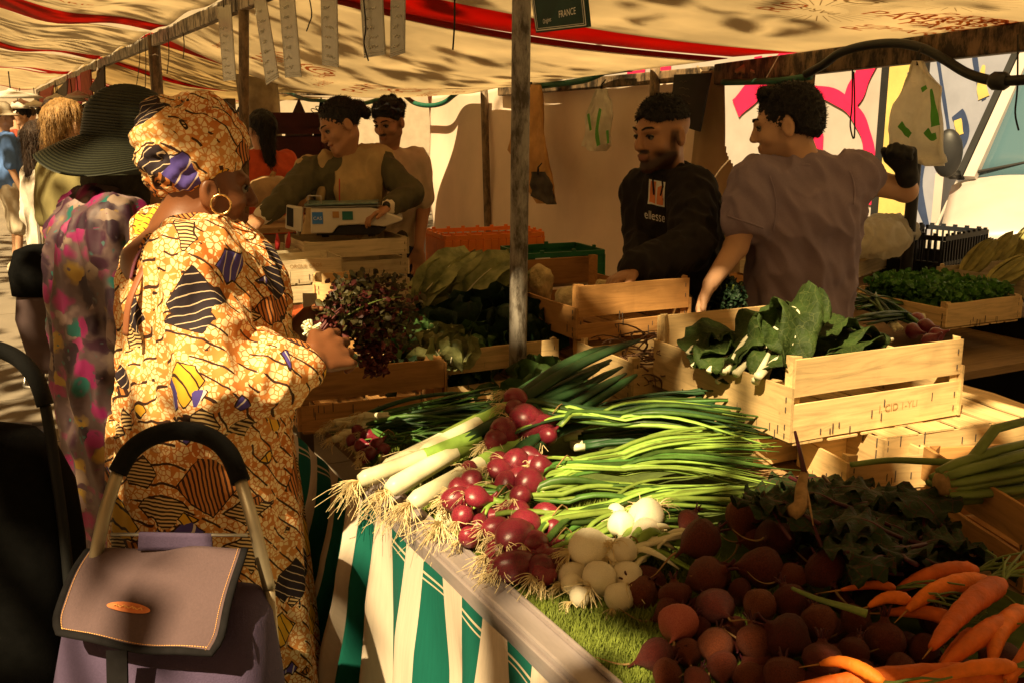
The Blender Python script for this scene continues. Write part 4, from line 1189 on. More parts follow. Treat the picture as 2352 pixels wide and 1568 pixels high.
TUR = [bulb_mesh('white_bulb', 1., e, 'turnip', i * 2.1) for i, e in enumerate((.88, .95))]
def place_bulb(name, me, p, r, ax, parent):
    o = put(name, me, parent); q = Vector((0, 0, 1)).rotation_difference(Vector(ax).normalized())
    o.location = Vector(p) - parent.location; o.rotation_mode = 'QUATERNION'; o.rotation_quaternion = q; o.scale = (r * ru(.88, 1.1), r * ru(.88, 1.1), r * ru(.9, 1.15)); return o
def bunch(name, label, cat, bulbs, zbase, leaf_to, meshes, nleaf, leafmats, tuft='root_hair', leaf_r=.0072, group=None, lz=.02, extra=8):
    """bulbs: (px, py, radius_px, z); leaves run from the necks to points near leaf_to (px,py,z list)"""
    c = PZ(bulbs[0][0], bulbs[0][1], zbase)
    t = thing(name, label, cat, (c.x, c.y, zbase), group)
    ends = [PZ(*e) for e in leaf_to]; mid = sum((PZ(b[0], b[1], b[3]) for b in bulbs), Vector()) / len(bulbs)
    knot = lerp(mid, ends[0], .18) + Vector((0, 0, .01))
    necks = []; R3 = random.Random(int(bulbs[0][0] * 7 + bulbs[0][1]))
    bulbs = list(bulbs) + [(b[0] + R3.uniform(-30, 34), b[1] + R3.uniform(-30, 30), b[2] * R3.uniform(.55, .9), b[3] - R3.uniform(.0, .02)) for b in (list(bulbs) * 2)[:extra]]
    for i, (px, py, rp, z) in enumerate(bulbs):
        p = PZ(px, py, z); s = F_PX / ((p.x * FW[0] + p.y * FW[1]) * math.cos(PIT) + (EYE - z) * math.sin(PIT)); r = rp / s * 1.02
        ax = (knot - p).normalized() + Vector((ru(-.5, .5), ru(-.5, .5), ru(-.3, .3)))
        b = place_bulb('onion', RN.choice(meshes), p, r, ax, t); ax.normalize()
        m = MB(); root_tuft(m, p - ax * r * .85, -ax, 34, r * 1.5, .0011)
        o = obj('roots', m, MT[tuft], t); tag(o, kind='stuff'); necks.append((p + ax * r * 1.6, ax, r))
    for i in range(nleaf):
        s, ax, r = necks[i % len(necks)]; e = ends[i % len(ends)] + Vector((ru(-.06, .06), ru(-.05, .05), ru(-.012, .02)))
        L = (e - s).length; k = knot + Vector((ru(-.02, .02), ru(-.02, .02), ru(-.012, .012)))
        path = bez(s, s + ax * L * .12, k, lerp(k, e, .25), 6) + bez(lerp(k, e, .3), lerp(k, e, .5) + Vector((ru(-.03, .03), ru(-.03, .03), ru(.0, .03) + lz)), lerp(k, e, .75) + Vector((ru(-.03, .03), ru(-.03, .03), lz * .5)), e, 8)
        w = leaf_r * ru(.65, 1.25); n = len(path)
        rad = [w * (1.1 if j < 4 else 1.0) * (1 - .75 * max(0, (j / (n - 1) - .7) / .3)) for j in range(n)]
        obj('leaf', MB().tube(path, rad, 6, flat=ru(.35, .8)), MT[leafmats[i % len(leafmats)]], t, True)
    m = MB(); m.tube([knot + Vector((.025 * math.cos(a), .01 * math.sin(a * 2), .025 * math.sin(a))) for a in [i * .63 for i in range(11)]], .0016, 5)
    obj('tie', m, MT['root_dry'], t, True)
    return t
RN.seed(77)
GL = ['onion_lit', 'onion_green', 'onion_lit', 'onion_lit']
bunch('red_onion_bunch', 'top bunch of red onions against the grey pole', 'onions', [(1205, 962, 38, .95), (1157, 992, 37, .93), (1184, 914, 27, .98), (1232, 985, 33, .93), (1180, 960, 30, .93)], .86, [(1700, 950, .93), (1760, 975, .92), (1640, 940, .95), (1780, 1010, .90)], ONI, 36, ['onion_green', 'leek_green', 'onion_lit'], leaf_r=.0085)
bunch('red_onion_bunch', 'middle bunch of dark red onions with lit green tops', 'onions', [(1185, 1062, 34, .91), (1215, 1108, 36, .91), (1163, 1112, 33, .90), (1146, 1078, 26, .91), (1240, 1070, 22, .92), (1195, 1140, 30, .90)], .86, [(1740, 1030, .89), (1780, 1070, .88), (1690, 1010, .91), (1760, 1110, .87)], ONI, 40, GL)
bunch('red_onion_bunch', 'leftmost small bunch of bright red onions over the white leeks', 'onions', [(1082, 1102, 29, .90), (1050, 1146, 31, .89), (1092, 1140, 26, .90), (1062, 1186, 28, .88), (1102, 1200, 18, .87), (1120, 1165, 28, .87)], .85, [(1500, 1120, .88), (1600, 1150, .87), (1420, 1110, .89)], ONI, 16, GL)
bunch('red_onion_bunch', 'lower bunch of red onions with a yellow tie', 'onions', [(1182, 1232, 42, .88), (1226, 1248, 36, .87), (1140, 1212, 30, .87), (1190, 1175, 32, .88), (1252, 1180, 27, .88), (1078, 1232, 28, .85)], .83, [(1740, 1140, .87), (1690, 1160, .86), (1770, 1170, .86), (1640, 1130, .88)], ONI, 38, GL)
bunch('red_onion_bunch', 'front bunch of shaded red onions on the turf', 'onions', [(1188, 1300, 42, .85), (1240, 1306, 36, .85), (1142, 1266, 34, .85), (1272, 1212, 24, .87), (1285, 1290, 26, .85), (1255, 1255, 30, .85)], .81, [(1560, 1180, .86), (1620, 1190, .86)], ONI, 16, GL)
bunch('white_onion_bunch', 'bunch of round white onions with dry roots next to the beetroots', 'onions', [(1490, 1178, 37, .90), (1427, 1202, 32, .89), (1350, 1258, 46, .88), (1430, 1263, 32, .88), (1487, 1228, 36, .88), (1376, 1328, 40, .85), (1440, 1322, 34, .85), (1312, 1322, 30, .84), (1330, 1370, 26, .83), (1420, 1372, 34, .83)], .81, [(1610, 1235, .87), (1600, 1270, .85), (1560, 1290, .85)], TUR, 16, ['onion_lit', 'onion_white'], leaf_r=.008)
bunch('shallot_bunch', 'small sunlit bunch of pink shallots near the dress', 'onions', [(820, 990, 17, .87), (845, 1000, 17, .87), (865, 1018, 18, .87), (828, 1022, 16, .86), (850, 1040, 15, .86), (880, 1030, 16, .86), (806, 1010, 14, .86), (836, 1050, 13, .85)], .83, [(1100, 1010, .87), (1140, 980, .88), (1060, 1030, .86)], ONI[:2], 12, ['onion_green'], leaf_r=.004)
def stalks(name, label, cat, starts, ends, n, r, mats, white=.25, z=0, curl=.04, roots=True, group=None, split=2):
    """leeks and spring onions: white shaft, then green leaves"""
    a0 = PZ(*starts[0]); t = thing(name, label, cat, (a0.x, a0.y, TZ), group)
    for i in range(n):
        s = PZ(*starts[i % len(starts)]) + Vector((ru(-.012, .012), ru(-.012, .012), ru(0, .012))); e = PZ(*ends[i % len(ends)]) + Vector((ru(-.05, .05), ru(-.05, .05), ru(-.01, .02)))
        k = lerp(s, e, white); rr = r * ru(.8, 1.15)
        sh = obj('shaft', MB().tube([s, lerp(s, k, .06), lerp(s, k, .5), k], [rr * .75, rr * 1.1, rr, rr * .95], 9), MT['onion_white'], t, True)
        if roots:
            m = MB(); root_tuft(m, s, s - e, 80 if r > .015 else 12, .075 if r > .015 else .03, .0010, .9); tag(obj('roots', m, MT['root_hair'], t), kind='stuff')
        if r > .015: obj('collar', MB().tube([lerp(s, k, .62), lerp(s, k, .85), lerp(k, e, .12)], [rr * 1.02, rr * 1.06, rr * 1.0], 9, cap=False), MT['onion_lit'], t, True)
        for q in range(split):
            e2 = e + Vector((ru(-.05, .05), ru(-.05, .05), ru(-.01, .03))); mid = lerp(k, e2, .5) + Vector((ru(-.03, .03), ru(-.03, .03), ru(0, curl)))
            P = bez(lerp(s, k, .92), lerp(k, mid, .5), mid, e2, 9)
            obj('leaf', MB().tube(P, [rr * .9, rr * 1.0, rr * 1.0, rr * .95, rr * .9, rr * .9, rr * .85, rr * .8, rr * .7, rr * .3], 7, flat=.55 if q else .85), MT[mats[(i + q) % len(mats)]], t, True)
    return t
RN.seed(88)
for i, (s, e, lb) in enumerate([((970, 1052, .88), (1420, 815, 1.04), 'upper white leek with its root tuft crossing the grass'), ((835, 1112, .85), (1300, 900, .98), 'longest white leek reaching the table corner'),
                                ((905, 1128, .85), (1390, 840, 1.0), 'white leek lying between two others at the table corner'), ((948, 1168, .85), (1440, 870, .97), 'sunlit leek with roots hanging over the rail'),
                                ((1000, 1200, .84), (1350, 960, .92), 'lowest white leek partly under the red onions'), ((880, 1085, .86), (1330, 850, 1.0), 'leek at the back of the pale leek row')]):
    stalks('leek', lb, 'leek', [s], [e], 1, .021, ['leek_green'], .42, group='leeks at the table corner', split=3)
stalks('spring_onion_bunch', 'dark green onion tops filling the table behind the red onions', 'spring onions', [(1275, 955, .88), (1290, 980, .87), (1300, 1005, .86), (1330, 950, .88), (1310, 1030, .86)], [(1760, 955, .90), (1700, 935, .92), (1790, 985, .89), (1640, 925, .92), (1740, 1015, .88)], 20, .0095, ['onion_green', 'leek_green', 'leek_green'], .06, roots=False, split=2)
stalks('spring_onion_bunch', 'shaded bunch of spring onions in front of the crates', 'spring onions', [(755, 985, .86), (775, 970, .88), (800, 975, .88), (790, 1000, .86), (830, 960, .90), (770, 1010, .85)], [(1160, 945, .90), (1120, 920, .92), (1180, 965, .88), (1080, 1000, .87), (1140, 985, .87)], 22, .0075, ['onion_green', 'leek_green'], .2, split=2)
so = [(2090, 700, .90), (2120, 730, .90), (2060, 760, .9), (2140, 760, .9)]
stalks('spring_onion_bunch', 'pile of spring onions behind the collard crate', 'spring onions', so, [(1950, 710, .95), (1960, 740, .94), (1975, 680, .97), (1990, 700, .95)], 26, .008, ['leek_green', 'onion_green'], .15, roots=False)
for (px, py, z) in ((2105, 735, .92), (2125, 750, .92), (2150, 770, .92), (2135, 785, .91), (2095, 760, .91)):
    p = PZ(px, py, z); o = put('red_onion', RN.choice(ONI)); o.location = p; o.scale = (.03,) * 3; o.rotation_euler = (ru(0, 2), ru(0, 2), 0); tag(o, 'small dark red onion lying among the spring onions behind the collard crate', 'onion', 'onions on the back table')

# beetroots
def beet_mesh(seed):
    prof = [(0, -1.9), (.05, -1.75), (.09, -1.5), (.16, -1.25), (.40, -.95), (.75, -.6), (.97, -.15), (1.0, .2), (.86, .58), (.58, .82), (.32, .92), (.22, 1.05), (.2, 1.2)]
    def fn(p, a, i):
        k = 1 + .05 * math.sin(a * 2 + seed) + .04 * math.sin(a * 3 + 2 * seed + p.z * 2)
        q = Vector((p.x * k, p.y * k, p.z * .95))
        if p.z < -.9: q.x += .25 * (p.z + .9) ** 2 * math.sin(seed); q.y += .25 * (p.z + .9) ** 2 * math.cos(seed)
        return q
    m = MB().lathe(prof, 18, fn=fn); return m
BEET = []
for i in range(5):
    m = beet_mesh(i * 1.9); BEET.append(mesh_data('beetroot', m.v, m.f, MT['beet'], True))
def beet_tail(seed):
    m = MB(); a = seed; m.tube(bez((0, 0, -1.55), (.2 * math.sin(a), .1, -2.1), (.6 * math.cos(a), .5 * math.sin(a), -2.6), (1.0 * math.cos(a + 1), .9 * math.sin(a), -3.2), 10), [.07, .02], 5)
    return mesh_data('tail_root', m.v, m.f, MT['root_dry'], True)
TAIL = [beet_tail(i * 1.3) for i in range(4)]
def stub(seed):
    m = MB()
    for i in range(4):
        a = i * 1.57 + seed; m.tube(bez((.1 * math.cos(a), .1 * math.sin(a), 1.0), (.15 * math.cos(a), .15 * math.sin(a), 1.4), (.3 * math.cos(a), .3 * math.sin(a), 1.7), (.35 * math.cos(a), .35 * math.sin(a), 1.5 + .2 * math.sin(i)), 4), [.08, .05], 5)
    return mesh_data('leaf_stubs', m.v, m.f, MT['beet_stem'], True)
STUB = [stub(i) for i in range(3)]
RN.seed(99)
BL = 'dark earthy beetroot in the shaded heap beside the carrots'
def beet(p, r, ax, label=BL, group='beetroots in the heap', pink=False):
    me = RN.choice(BEET)
    t = thing('beetroot', label, 'beetroot', p, group)
    t.rotation_mode = 'QUATERNION'; t.rotation_quaternion = Vector((0, 0, 1)).rotation_difference(Vector(ax).normalized()); t.scale = (r * ru(.85, 1.12), r * ru(.88, 1.12), r * ru(.85, 1.08))
    b = put('root', me if not pink else bpy.data.meshes.new_from_object(put('tmp', me)) if False else me, t)
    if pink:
        me2 = me.copy(); me2.materials.clear(); me2.materials.append(MT['beet_sunlit']); b.data = me2
    put('tail_root', RN.choice(TAIL), t); put('leaf_stubs', RN.choice(STUB), t)
    return t
BP = [(1609, 1238, 50, .90), (1707, 1188, 40, .89), (1582, 1196, 27, .88), (1778, 1232, 44, .89), (1735, 1240, 26, .86), (1748, 1303, 50, .885), (1624, 1323, 44, .875), (1551, 1365, 36, .855), (1821, 1326, 38, .88), (1895, 1310, 50, .90),
      (1644, 1392, 45, .87), (1744, 1392, 38, .875), (1813, 1380, 43, .88), (1700, 1360, 30, .86), (1644, 1482, 42, .855), (1736, 1473, 45, .865), (1809, 1461, 48, .88), (1882, 1427, 42, .88), (1509, 1504, 40, .835), (1532, 1546, 34, .83),
      (1659, 1530, 36, .845), (1801, 1554, 44, .86), (1890, 1515, 46, .88), (2032, 1473, 46, .87), (2120, 1490, 38, .86), (1966, 1423, 36, .87), (2070, 1540, 40, .86), (1960, 1500, 40, .87), (1720, 1555, 36, .84), (1600, 1440, 34, .84), (1580, 1500, 32, .835), (1850, 1390, 34, .85), (1930, 1370, 36, .85), (1680, 1440, 30, .84), (1980, 1550, 38, .85), (2160, 1430, 34, .85), (1600, 1560, 34, .83), (1870, 1575, 40, .85), (2200, 1540, 40, .85)]
for (px, py, rp, z) in BP:
    p = PZ(px, py, z); s = F_PX / ((p.x * FW[0] + p.y * FW[1]) * math.cos(PIT) + (EYE - z) * math.sin(PIT))
    beet(p, rp / s, (ru(-.2, 1.), ru(-.2, 1), ru(-.1, .7)))
p = PZ(1557, 1432, .86); beet(p, .031, (.6, .6, .2), 'single beetroot given a sunlit pink colour at the left of the heap', None, True)
for i in range(26):
    p = Vector((ru(.88, 1.5), ru(.82, 1.40), TZ + .03)); beet(p, ru(.028, .034), (ru(-1, 1), ru(-1, 1), ru(-.5, .8)))
# beet greens
def lobed(u): return max(.03, math.sin(math.pi * min(1, u * .95 + .04)) ** .7 * (1 + .09 * math.sin(u * 21)))
def leaves(name, label, cat, spots, n, L, W, mat, stem, loc, zr, ripple=.012, up=.5, cup=.25, dirs=None, group=None):
    t = thing(name, label, cat, loc, group)
    for i in range(n):
        px, py = RN.choice(spots); p = PZ(px + ru(-40, 40), py + ru(-28, 28), ru(*zr)); a = ru(0, 6.28)
        d = Vector((math.cos(a), math.sin(a), ru(-.3, up))).normalized() if dirs is None else (Vector(RN.choice(dirs)) + Vector((ru(-.4, .4), ru(-.4, .4), ru(-.3, .4)))).normalized()
        l = L * ru(.6, 1.2); q = p + d * l; dn = Vector((0, 0, -l * ru(.1, .45)))
        P = bez(p, p + d * l * .35 + Vector((0, 0, l * .12)), p + d * l * .7 + dn * .2, q + dn, 18)
        lf = obj('leaf', MB().leaf(P, W * ru(.6, 1.15), 6, None, cup * ru(-1, 1), ripple, 3.2, ru(0, 6), prof=lobed), MT[mat], t, True)
        obj('rib', MB().tube([x - Vector((0, 0, .002)) for x in [p - d * l * .35] + P[:16]], [.0042, .001], 5), MT[stem], lf, True)
    return t
RN.seed(123)
leaves('beet_greens', 'dark heap of beetroot leaves below the upturned crate', 'leaves', [(1850, 1130), (1900, 1170), (1960, 1150), (2030, 1160), (2060, 1210), (1900, 1230), (1990, 1240), (2100, 1260), (1820, 1180), (2130, 1230), (2000, 1290), (2150, 1290), (1880, 1100)], 74, .13, .055, 'beet_leaf', 'beet_stem', (PZ(1980, 1200, TZ)), (.83, .96))
# pale rooted plant standing among the leaves and long stalks across
t = thing('parsnip_root', 'thin pale root with hanging rootlets above the beet leaves', 'root', PZ(1840, 1180, .9))
pr = [PZ(1848, 1085, 1.0), PZ(1840, 1120, .985), PZ(1838, 1160, .97), PZ(1815, 1180, .96)]
obj('root', MB().tube(smoothpath(pr, 4), [.008, .016], 8), MT['root_dry'], t, True); obj('stem', MB().tube([PZ(1848, 1088, 1.0), PZ(1838, 1040, 1.03), PZ(1826, 990, 1.06)], [.006, .003], 6), MT['beet_stem'], t, True)
obj('rootlet', MB().tube(bez(PZ(1850, 1120, .985), PZ(1858, 1150, .975), PZ(1862, 1170, .97), PZ(1868, 1205, .96)), [.004, .001], 5), MT['root_dry'], t, True)
tag(obj('celery_stalk', MB().tube(smoothpath([PZ(1955, 1066, .97), PZ(2040, 1056, .975), PZ(2120, 1058, .98), PZ(2200, 1062, .98)], 5), [.006, .008], 8), MT['celery'], None, True), 'single thin green stalk lying across the upturned crate', 'stalk')
tag(obj('green_stalk', MB().tube(smoothpath([PZ(1820, 1350, .93), PZ(1880, 1375, .935), PZ(1950, 1395, .935), PZ(1990, 1408, .93)], 5), [.003, .007], 8), MT['celery'], None, True), 'thin green stem lying over the beetroots toward the carrots', 'stalk')
# carrots
def carrots(label, items, zc_):
    c = PZ(*items[0][0], zc_); t = thing('carrot_bunch', label, 'carrots', (c.x, c.y, TZ))
    for (a, b, rp, dz) in items:
        A = PZ(*a, zc_ + dz); B = PZ(*b, zc_ + dz - .012); s = F_PX / 1.62; r = rp / s; n = 26; w = Vector((ru(-.010, .010), ru(-.010, .010), .010)); pr_ = [.55, .95, 1, .97, .92, .86, .78, .68, .54, .3]
        rd = [r * (lerp(pr_[int(q * 9 / n)], pr_[min(9, int(q * 9 / n) + 1)], q * 9 / n % 1)) * (1 + ru(-.035, .03)) for q in range(n + 1)]
        P = [lerp(A, B, i / n) + w * math.sin(math.pi * i / n) for i in range(n + 1)]
        o = obj('carrot', MB().tube(P, rd, 14, jit=.04, seed=ru(0, 9)), MT['carrot'], t, True)
        m = MB(); m.tube([P[-1], P[-1] + (B - A).normalized() * .03 + Vector((ru(-.01, .01), ru(-.01, .01), -.008))], [.0018, .0006], 4)
        obj('rootlet', m, MT['carrot_tip'], o, True)
        m = MB()
        for q in range(5): m.tube(bez(A, A - (B - A).normalized() * .02, A - (B - A).normalized() * .04 + Vector((ru(-.02, .02), ru(-.02, .02), ru(0, .02))), A - (B - A).normalized() * .07 + Vector((ru(-.04, .04), ru(-.04, .04), ru(-.02, .03))), 4), [.003, .0015], 5)
        obj('green_tops', m, MT['celery'], o, True)
    return t
RN.seed(5)
carrots('bunch of thick bright carrots on top of the beetroots', [((2242, 1310), (2058, 1356), 23, .02), ((2262, 1330), (2084, 1400), 22, .025), ((2300, 1340), (2140, 1486), 27, .04), ((2190, 1425), (2026, 1407), 17, .0), ((2055, 1350), (1932, 1354), 11, .015), ((2090, 1378), (1995, 1392), 15, .02), ((2318, 1428), (2165, 1530), 24, .02), ((2235, 1450), (2160, 1520), 13, .0)], .90)
carrots('two carrots at the right picture edge', [((2350, 1400), (2278, 1522), 22, .02), ((2400, 1430), (2310, 1560), 22, .02)], .90)
carrots('long carrots along the bottom edge of the picture', [((2030, 1566), (1884, 1524), 14, .02), ((2330, 1552), (1800, 1585), 24, .0), ((2330, 1530), (2090, 1570), 16, .02)], .90)
# celery
RN.seed(8)
t = thing('celery_bunch', 'fat green celery bunch lying at the right picture edge', 'celery', PZ(2155, 1112, .9))
cb = PZ(2160, 1112, .965); dirv = (PZ(2420, 1060, .99) - cb).normalized()
for i in range(16):
    a = i * 2.4; rr = .034 * math.sqrt((i + .5) / 16); o1 = Vector((0, math.cos(a), math.sin(a))) * rr; o2 = o1 * 1.7
    if i == 0: o2 = Vector((0, .03, .09))
    obj('stalk', MB().tube([cb + o1 * .85, cb + o1 * 1.15 + dirv * .04, cb + o2 * .9 + dirv * .14, cb + o2 + dirv * .30], [.010, .013, .012, .009], 8, flat=.7), MT['celery'], t, True)
V, Q = sdf_mesh([E(cb + dirv * .012, (.022, .028, .028), None, 0)], .006, 0); obj('base', MB().add(V, [tuple(q) for q in Q]), MT['root_dry'], t, True)

# leafy heads
def head(name, label, cat, c, ax, L, Rd, n, mat, open_=.35, ripple=.01, parent=None, rib='onion_white', group=None, core=True):
    c = Vector(c); ax = Vector(ax).normalized(); t = thing(name, label, cat, c, group)
    s0 = ax.orthogonal().normalized(); s1 = ax.cross(s0)
    if core:
        V, Q = sdf_mesh([C(c + ax * L * .25, Rd * .62, c + ax * L * .62, Rd * .5, 0)], Rd * .16, 0); obj('heart', MB().add(V, [tuple(q) for q in Q]), MT[mat], t, True)
    for i in range(n):
        a = i * 2.39996 + ru(-.2, .2); u = (i + 1) / n; rad = s0 * math.cos(a) + s1 * math.sin(a); op = open_ * u; l = L * lerp(1.05, .82, u) * ru(.9, 1.1); R_ = Rd * lerp(.55, 1.0, u)
        P = bez(c, c + rad * R_ * .9 + ax * l * .12, c + rad * R_ * (1.0 + op) + ax * l * .6, c + rad * R_ * (.55 + op * 1.6) + ax * l, 9)
        lf = obj('leaf', MB().leaf(P, R_ * ru(.85, 1.05), 8, ax.cross(rad), -.42 if False else .38, ripple, 2.6, ru(0, 6), prof=lambda v: max(.08, math.sin(math.pi * min(.93, v * .8 + .12)) ** .55)), MT[mat], t, True)
        obj('rib', MB().tube([p + rad * .002 for p in P[:7]], [.007, .0015], 5, flat=.6), MT[rib], lf, True)
    return t
RN.seed(44)
head('romaine_lettuce', 'long pale lettuce lying leftmost behind the herb bunch', 'lettuce', PZ(968, 692, 1.03), (.95, .3, .42), .30, .075, 12, 'lettuce', .25, .008)
head('romaine_lettuce', 'second long lettuce beside the centre pole', 'lettuce', PZ(1062, 695, 1.03), (.95, .1, .46), .28, .07, 12, 'lettuce', .25, .008)
stalks('leek', 'pair of pale leeks lying below the lettuces', 'leek', [(1020, 702, 1.0), (1025, 712, 1.0)], [(1160, 700, 1.0), (1160, 712, 1.0)], 4, .012, ['celery', 'leek_green'], .5, split=1)
for i, (px, py, z, R_, mt, lb) in enumerate([(1090, 745, .98, .10, 'cabbage_dark', 'dark curly cabbage left of the pole'), (1160, 740, .99, .10, 'cabbage_dark', 'dark curly cabbage partly behind the pole'), (1215, 760, .97, .08, 'cabbage_dark', 'dark cabbage just right of the pole'),
                                         (950, 785, .95, .075, 'cabbage', 'green lettuce head at the corner of the cabbage crate'), (1010, 800, .95, .07, 'lettuce', 'pale cabbage with a white stem in the cabbage crate'), (1090, 800, .94, .07, 'cabbage', 'cabbage at the front of the crate'),
                                         (990, 745, .95, .08, 'cabbage_dark', 'dark leafy head at the back of the cabbage crate'), (1245, 885, .86, .085, 'cabbage', 'green cabbage right of the pole foot'), (1080, 880, .84, .06, 'cabbage', 'small cabbage seen through the crate slats')]):
    p = PZ(px, py, z); head('cabbage', lb, 'cabbage', p - Vector((0, 0, R_ * .55)), (ru(-.5, .1), ru(-.6, 0), 1), R_ * 1.5, R_, 11, mt, .45, .012, rib='onion_white' if mt != 'cabbage_dark' else 'celery')
p = PZ(1040, 800, .98); head('cauliflower', 'cauliflower with pale leaf stems in the cabbage crate', 'cauliflower', p - Vector((0, 0, .05)), (.1, -.2, 1), .09, .05, 7, 'lettuce', .5, .006)
def knob(name, label, cat, p, r, mat, seed, bumps=26, amp=.25):
    R2 = random.Random(seed); pr = [E(p, r, None, .0)]
    for i in range(bumps):
        d = Vector((R2.uniform(-1, 1), R2.uniform(-1, 1), R2.uniform(-1, 1))).normalized(); rr = r[0] if hasattr(r, '__len__') else r
        k = Vector((d.x * (r[0] if hasattr(r, '__len__') else r), d.y * (r[1] if hasattr(r, '__len__') else r), d.z * (r[2] if hasattr(r, '__len__') else r)))
        pr.append(E(p + k * .92, rr * amp * R2.uniform(.6, 1.2), None, rr * .15))
    V, Q = sdf_mesh(pr, .006, .01); o = obj(name, MB().add(V, [tuple(q) for q in Q]), MT[mat], None, True); return tag(o, label, cat)
knob('celeriac', 'knobbly celeriac in the crate right of the pole', 'celeriac', PZ(1238, 655, 1.06), (.05, .055, .075), 'celeriac', 2)
knob('cauliflower', 'round pale cauliflower at the crate corner post', 'cauliflower', PZ(1312, 695, 1.05), (.055, .055, .055), 'cauli', 3, 60, .2)
knob('celeriac', 'pale celeriac half hidden under the reaching hand', 'celeriac', PZ(1400, 668, 1.06), (.055, .055, .04), 'celeriac', 4)
knob('celeriac', 'smaller celeriac at the back of the same crate', 'celeriac', PZ(1500, 655, 1.06), (.05, .05, .045), 'cauli', 5)
# tangled herb stems
RN.seed(61)
t = thing('herb_heap', 'tangle of dark woody herb stems heaped in the shaded crate', 'herbs', (1.8, 2.36, .87))
m = MB()
for i in range(150):
    a = Vector((ru(1.61, 2.0), ru(2.2, 2.52), ru(.9, 1.01))); d = Vector((ru(-1, 1), ru(-.5, .5), ru(-.15, .2))); b = a + d * .2
    b.x = min(2.02, max(1.6, b.x)); b.y = min(2.53, max(2.2, b.y)); b.z = max(.89, b.z)
    m.tube(bez(a, lerp(a, b, .3) + Vector((ru(-.05, .05), ru(-.05, .05), ru(-.02, .05))), lerp(a, b, .7) + Vector((ru(-.05, .05), ru(-.05, .05), ru(-.02, .04))), b, 6), [ru(.002, .0045), .0015], 5)
tag(obj('stems', m, MT['twig'], t, True), kind='stuff')
def small_leaves(n, fn, size, flat=.6):
    V = []; Fc = []
    for _ in range(n):
        p = fn(); a = Vector((ru(-1, 1), ru(-1, 1), ru(-.6, 1))).normalized(); b = a.orthogonal().normalized(); b = Matrix.Rotation(ru(0, 6.28), 3, a) @ b; s = size * ru(.5, 1.25); nn = a.cross(b) * s * .25; o = len(V)
        V += [p, p + a * s * .4 + b * s * flat * .8 + nn, p + a * s * .85 + b * s * flat * .55, p + a * s * 1.05, p + a * s * .85 - b * s * flat * .55, p + a * s * .4 - b * s * flat * .8 + nn]
        Fc += [(0 + o, 1 + o, 2 + o, 3 + o), (0 + o, 3 + o, 4 + o, 5 + o)]
    q = MB(); q.v = V; q.f = Fc; q.m = [0] * len(Fc); return q
def in_ball(c, r):
    def f():
        while True:
            d = Vector((ru(-1, 1), ru(-1, 1), ru(-1, 1)))
            if .25 < d.length < 1: return Vector(c) + Vector((d.x * r[0], d.y * r[1], d.z * r[2]))
    return f
pm = PZ(1530, 690, 1.0)
tag(obj('leaves', small_leaves(260, in_ball((pm.x - .03, pm.y + .02, 1.01), (.10, .07, .05)), .022), MT['herb'], t), kind='stuff')
t = thing('parsley', 'green frizzy parsley filling the low crate behind the man in purple', 'parsley', (cn.x + .2, cn.y - .2, .88))
m = small_leaves(5200, lambda: Vector((cn.x + ru(.0, .38), cn.y + ru(-.40, .02), ru(.9, 1.0))), .026, .7); tag(obj('leaves', m, MT['parsley'], t), kind='stuff')
t = thing('herb_pot', 'dark curly herbs between the two men', 'herbs', PD(1665, 690, 3.25))
p = PD(1672, 690, 3.3); tag(obj('leaves', small_leaves(1500, in_ball(p, (.055, .055, .07)), .018), MT['cabbage_dark'], t), kind='stuff')
m = MB()
for i in range(14): m.tube(bez(p + Vector((0, 0, -.2)), p + Vector((ru(-.03, .03), ru(-.03, .03), -.1)), p + Vector((ru(-.03, .03), ru(-.03, .03), 0)), p + Vector((ru(-.05, .05), ru(-.05, .05), .06)), 5), .002, 4)
tag(obj('stems', m, MT['celery'], t), kind='stuff')
# collards in the lit crate
RN.seed(14)
t = thing('collard_greens', 'big curling collard leaves with white stems spilling from the sunlit crate', 'leaves', (1.98, 1.9, .91))
def cleaf(pts, w, mat='collard', rip=.016, cup=.3, side=None):
    P = smoothpath([PD(p[0] - 30, p[1] + 10, p[2]) for p in pts], 7)
    lf = obj('leaf', MB().leaf(P, w, 8, side, cup, rip, 2.7, ru(0, 6), prof=lambda u: max(.06, math.sin(math.pi * min(.97, u * .9 + .04)) ** .6)), MT[mat], t, True)
    for v_ in lf.data.vertices: v_.co += v_.normal * (.010 * noise.noise(v_.co * 38) + .006 * noise.noise(v_.co * 90))
    solidify(lf, .0015)
    obj('rib', MB().tube([p - Vector((0, 0, .003)) for p in P[:int(len(P) * .85)]], [.008, .002], 6), MT['onion_white'], lf, True)
cleaf([(1770, 860, 2.40), (1790, 790, 2.42), (1820, 725, 2.42), (1850, 695, 2.38), (1868, 720, 2.32), (1850, 780, 2.28), (1830, 830, 2.27)], .055, rip=.02, cup=-.5, side=img(1, .35, .25))
cleaf([(1790, 850, 2.44), (1830, 780, 2.47), (1870, 715, 2.48), (1900, 705, 2.45), (1915, 745, 2.40)], .05, rip=.02, cup=-.5, side=img(1, -.2, .35))
cleaf([(1700, 840, 2.40), (1740, 770, 2.44), (1790, 735, 2.44), (1830, 760, 2.38), (1840, 810, 2.34)], .05, rip=.018, cup=-.4, side=img(.5, -.6, .6))
cleaf([(1700, 850, 2.45), (1730, 790, 2.5), (1775, 740, 2.52), (1830, 720, 2.55), (1860, 750, 2.5)], .07)
cleaf([(1610, 800, 2.55), (1640, 770, 2.58), (1690, 765, 2.58), (1740, 790, 2.55), (1790, 830, 2.5)], .08)
cleaf([(1620, 830, 2.5), (1660, 800, 2.5), (1710, 790, 2.5), (1760, 800, 2.48)], .07)
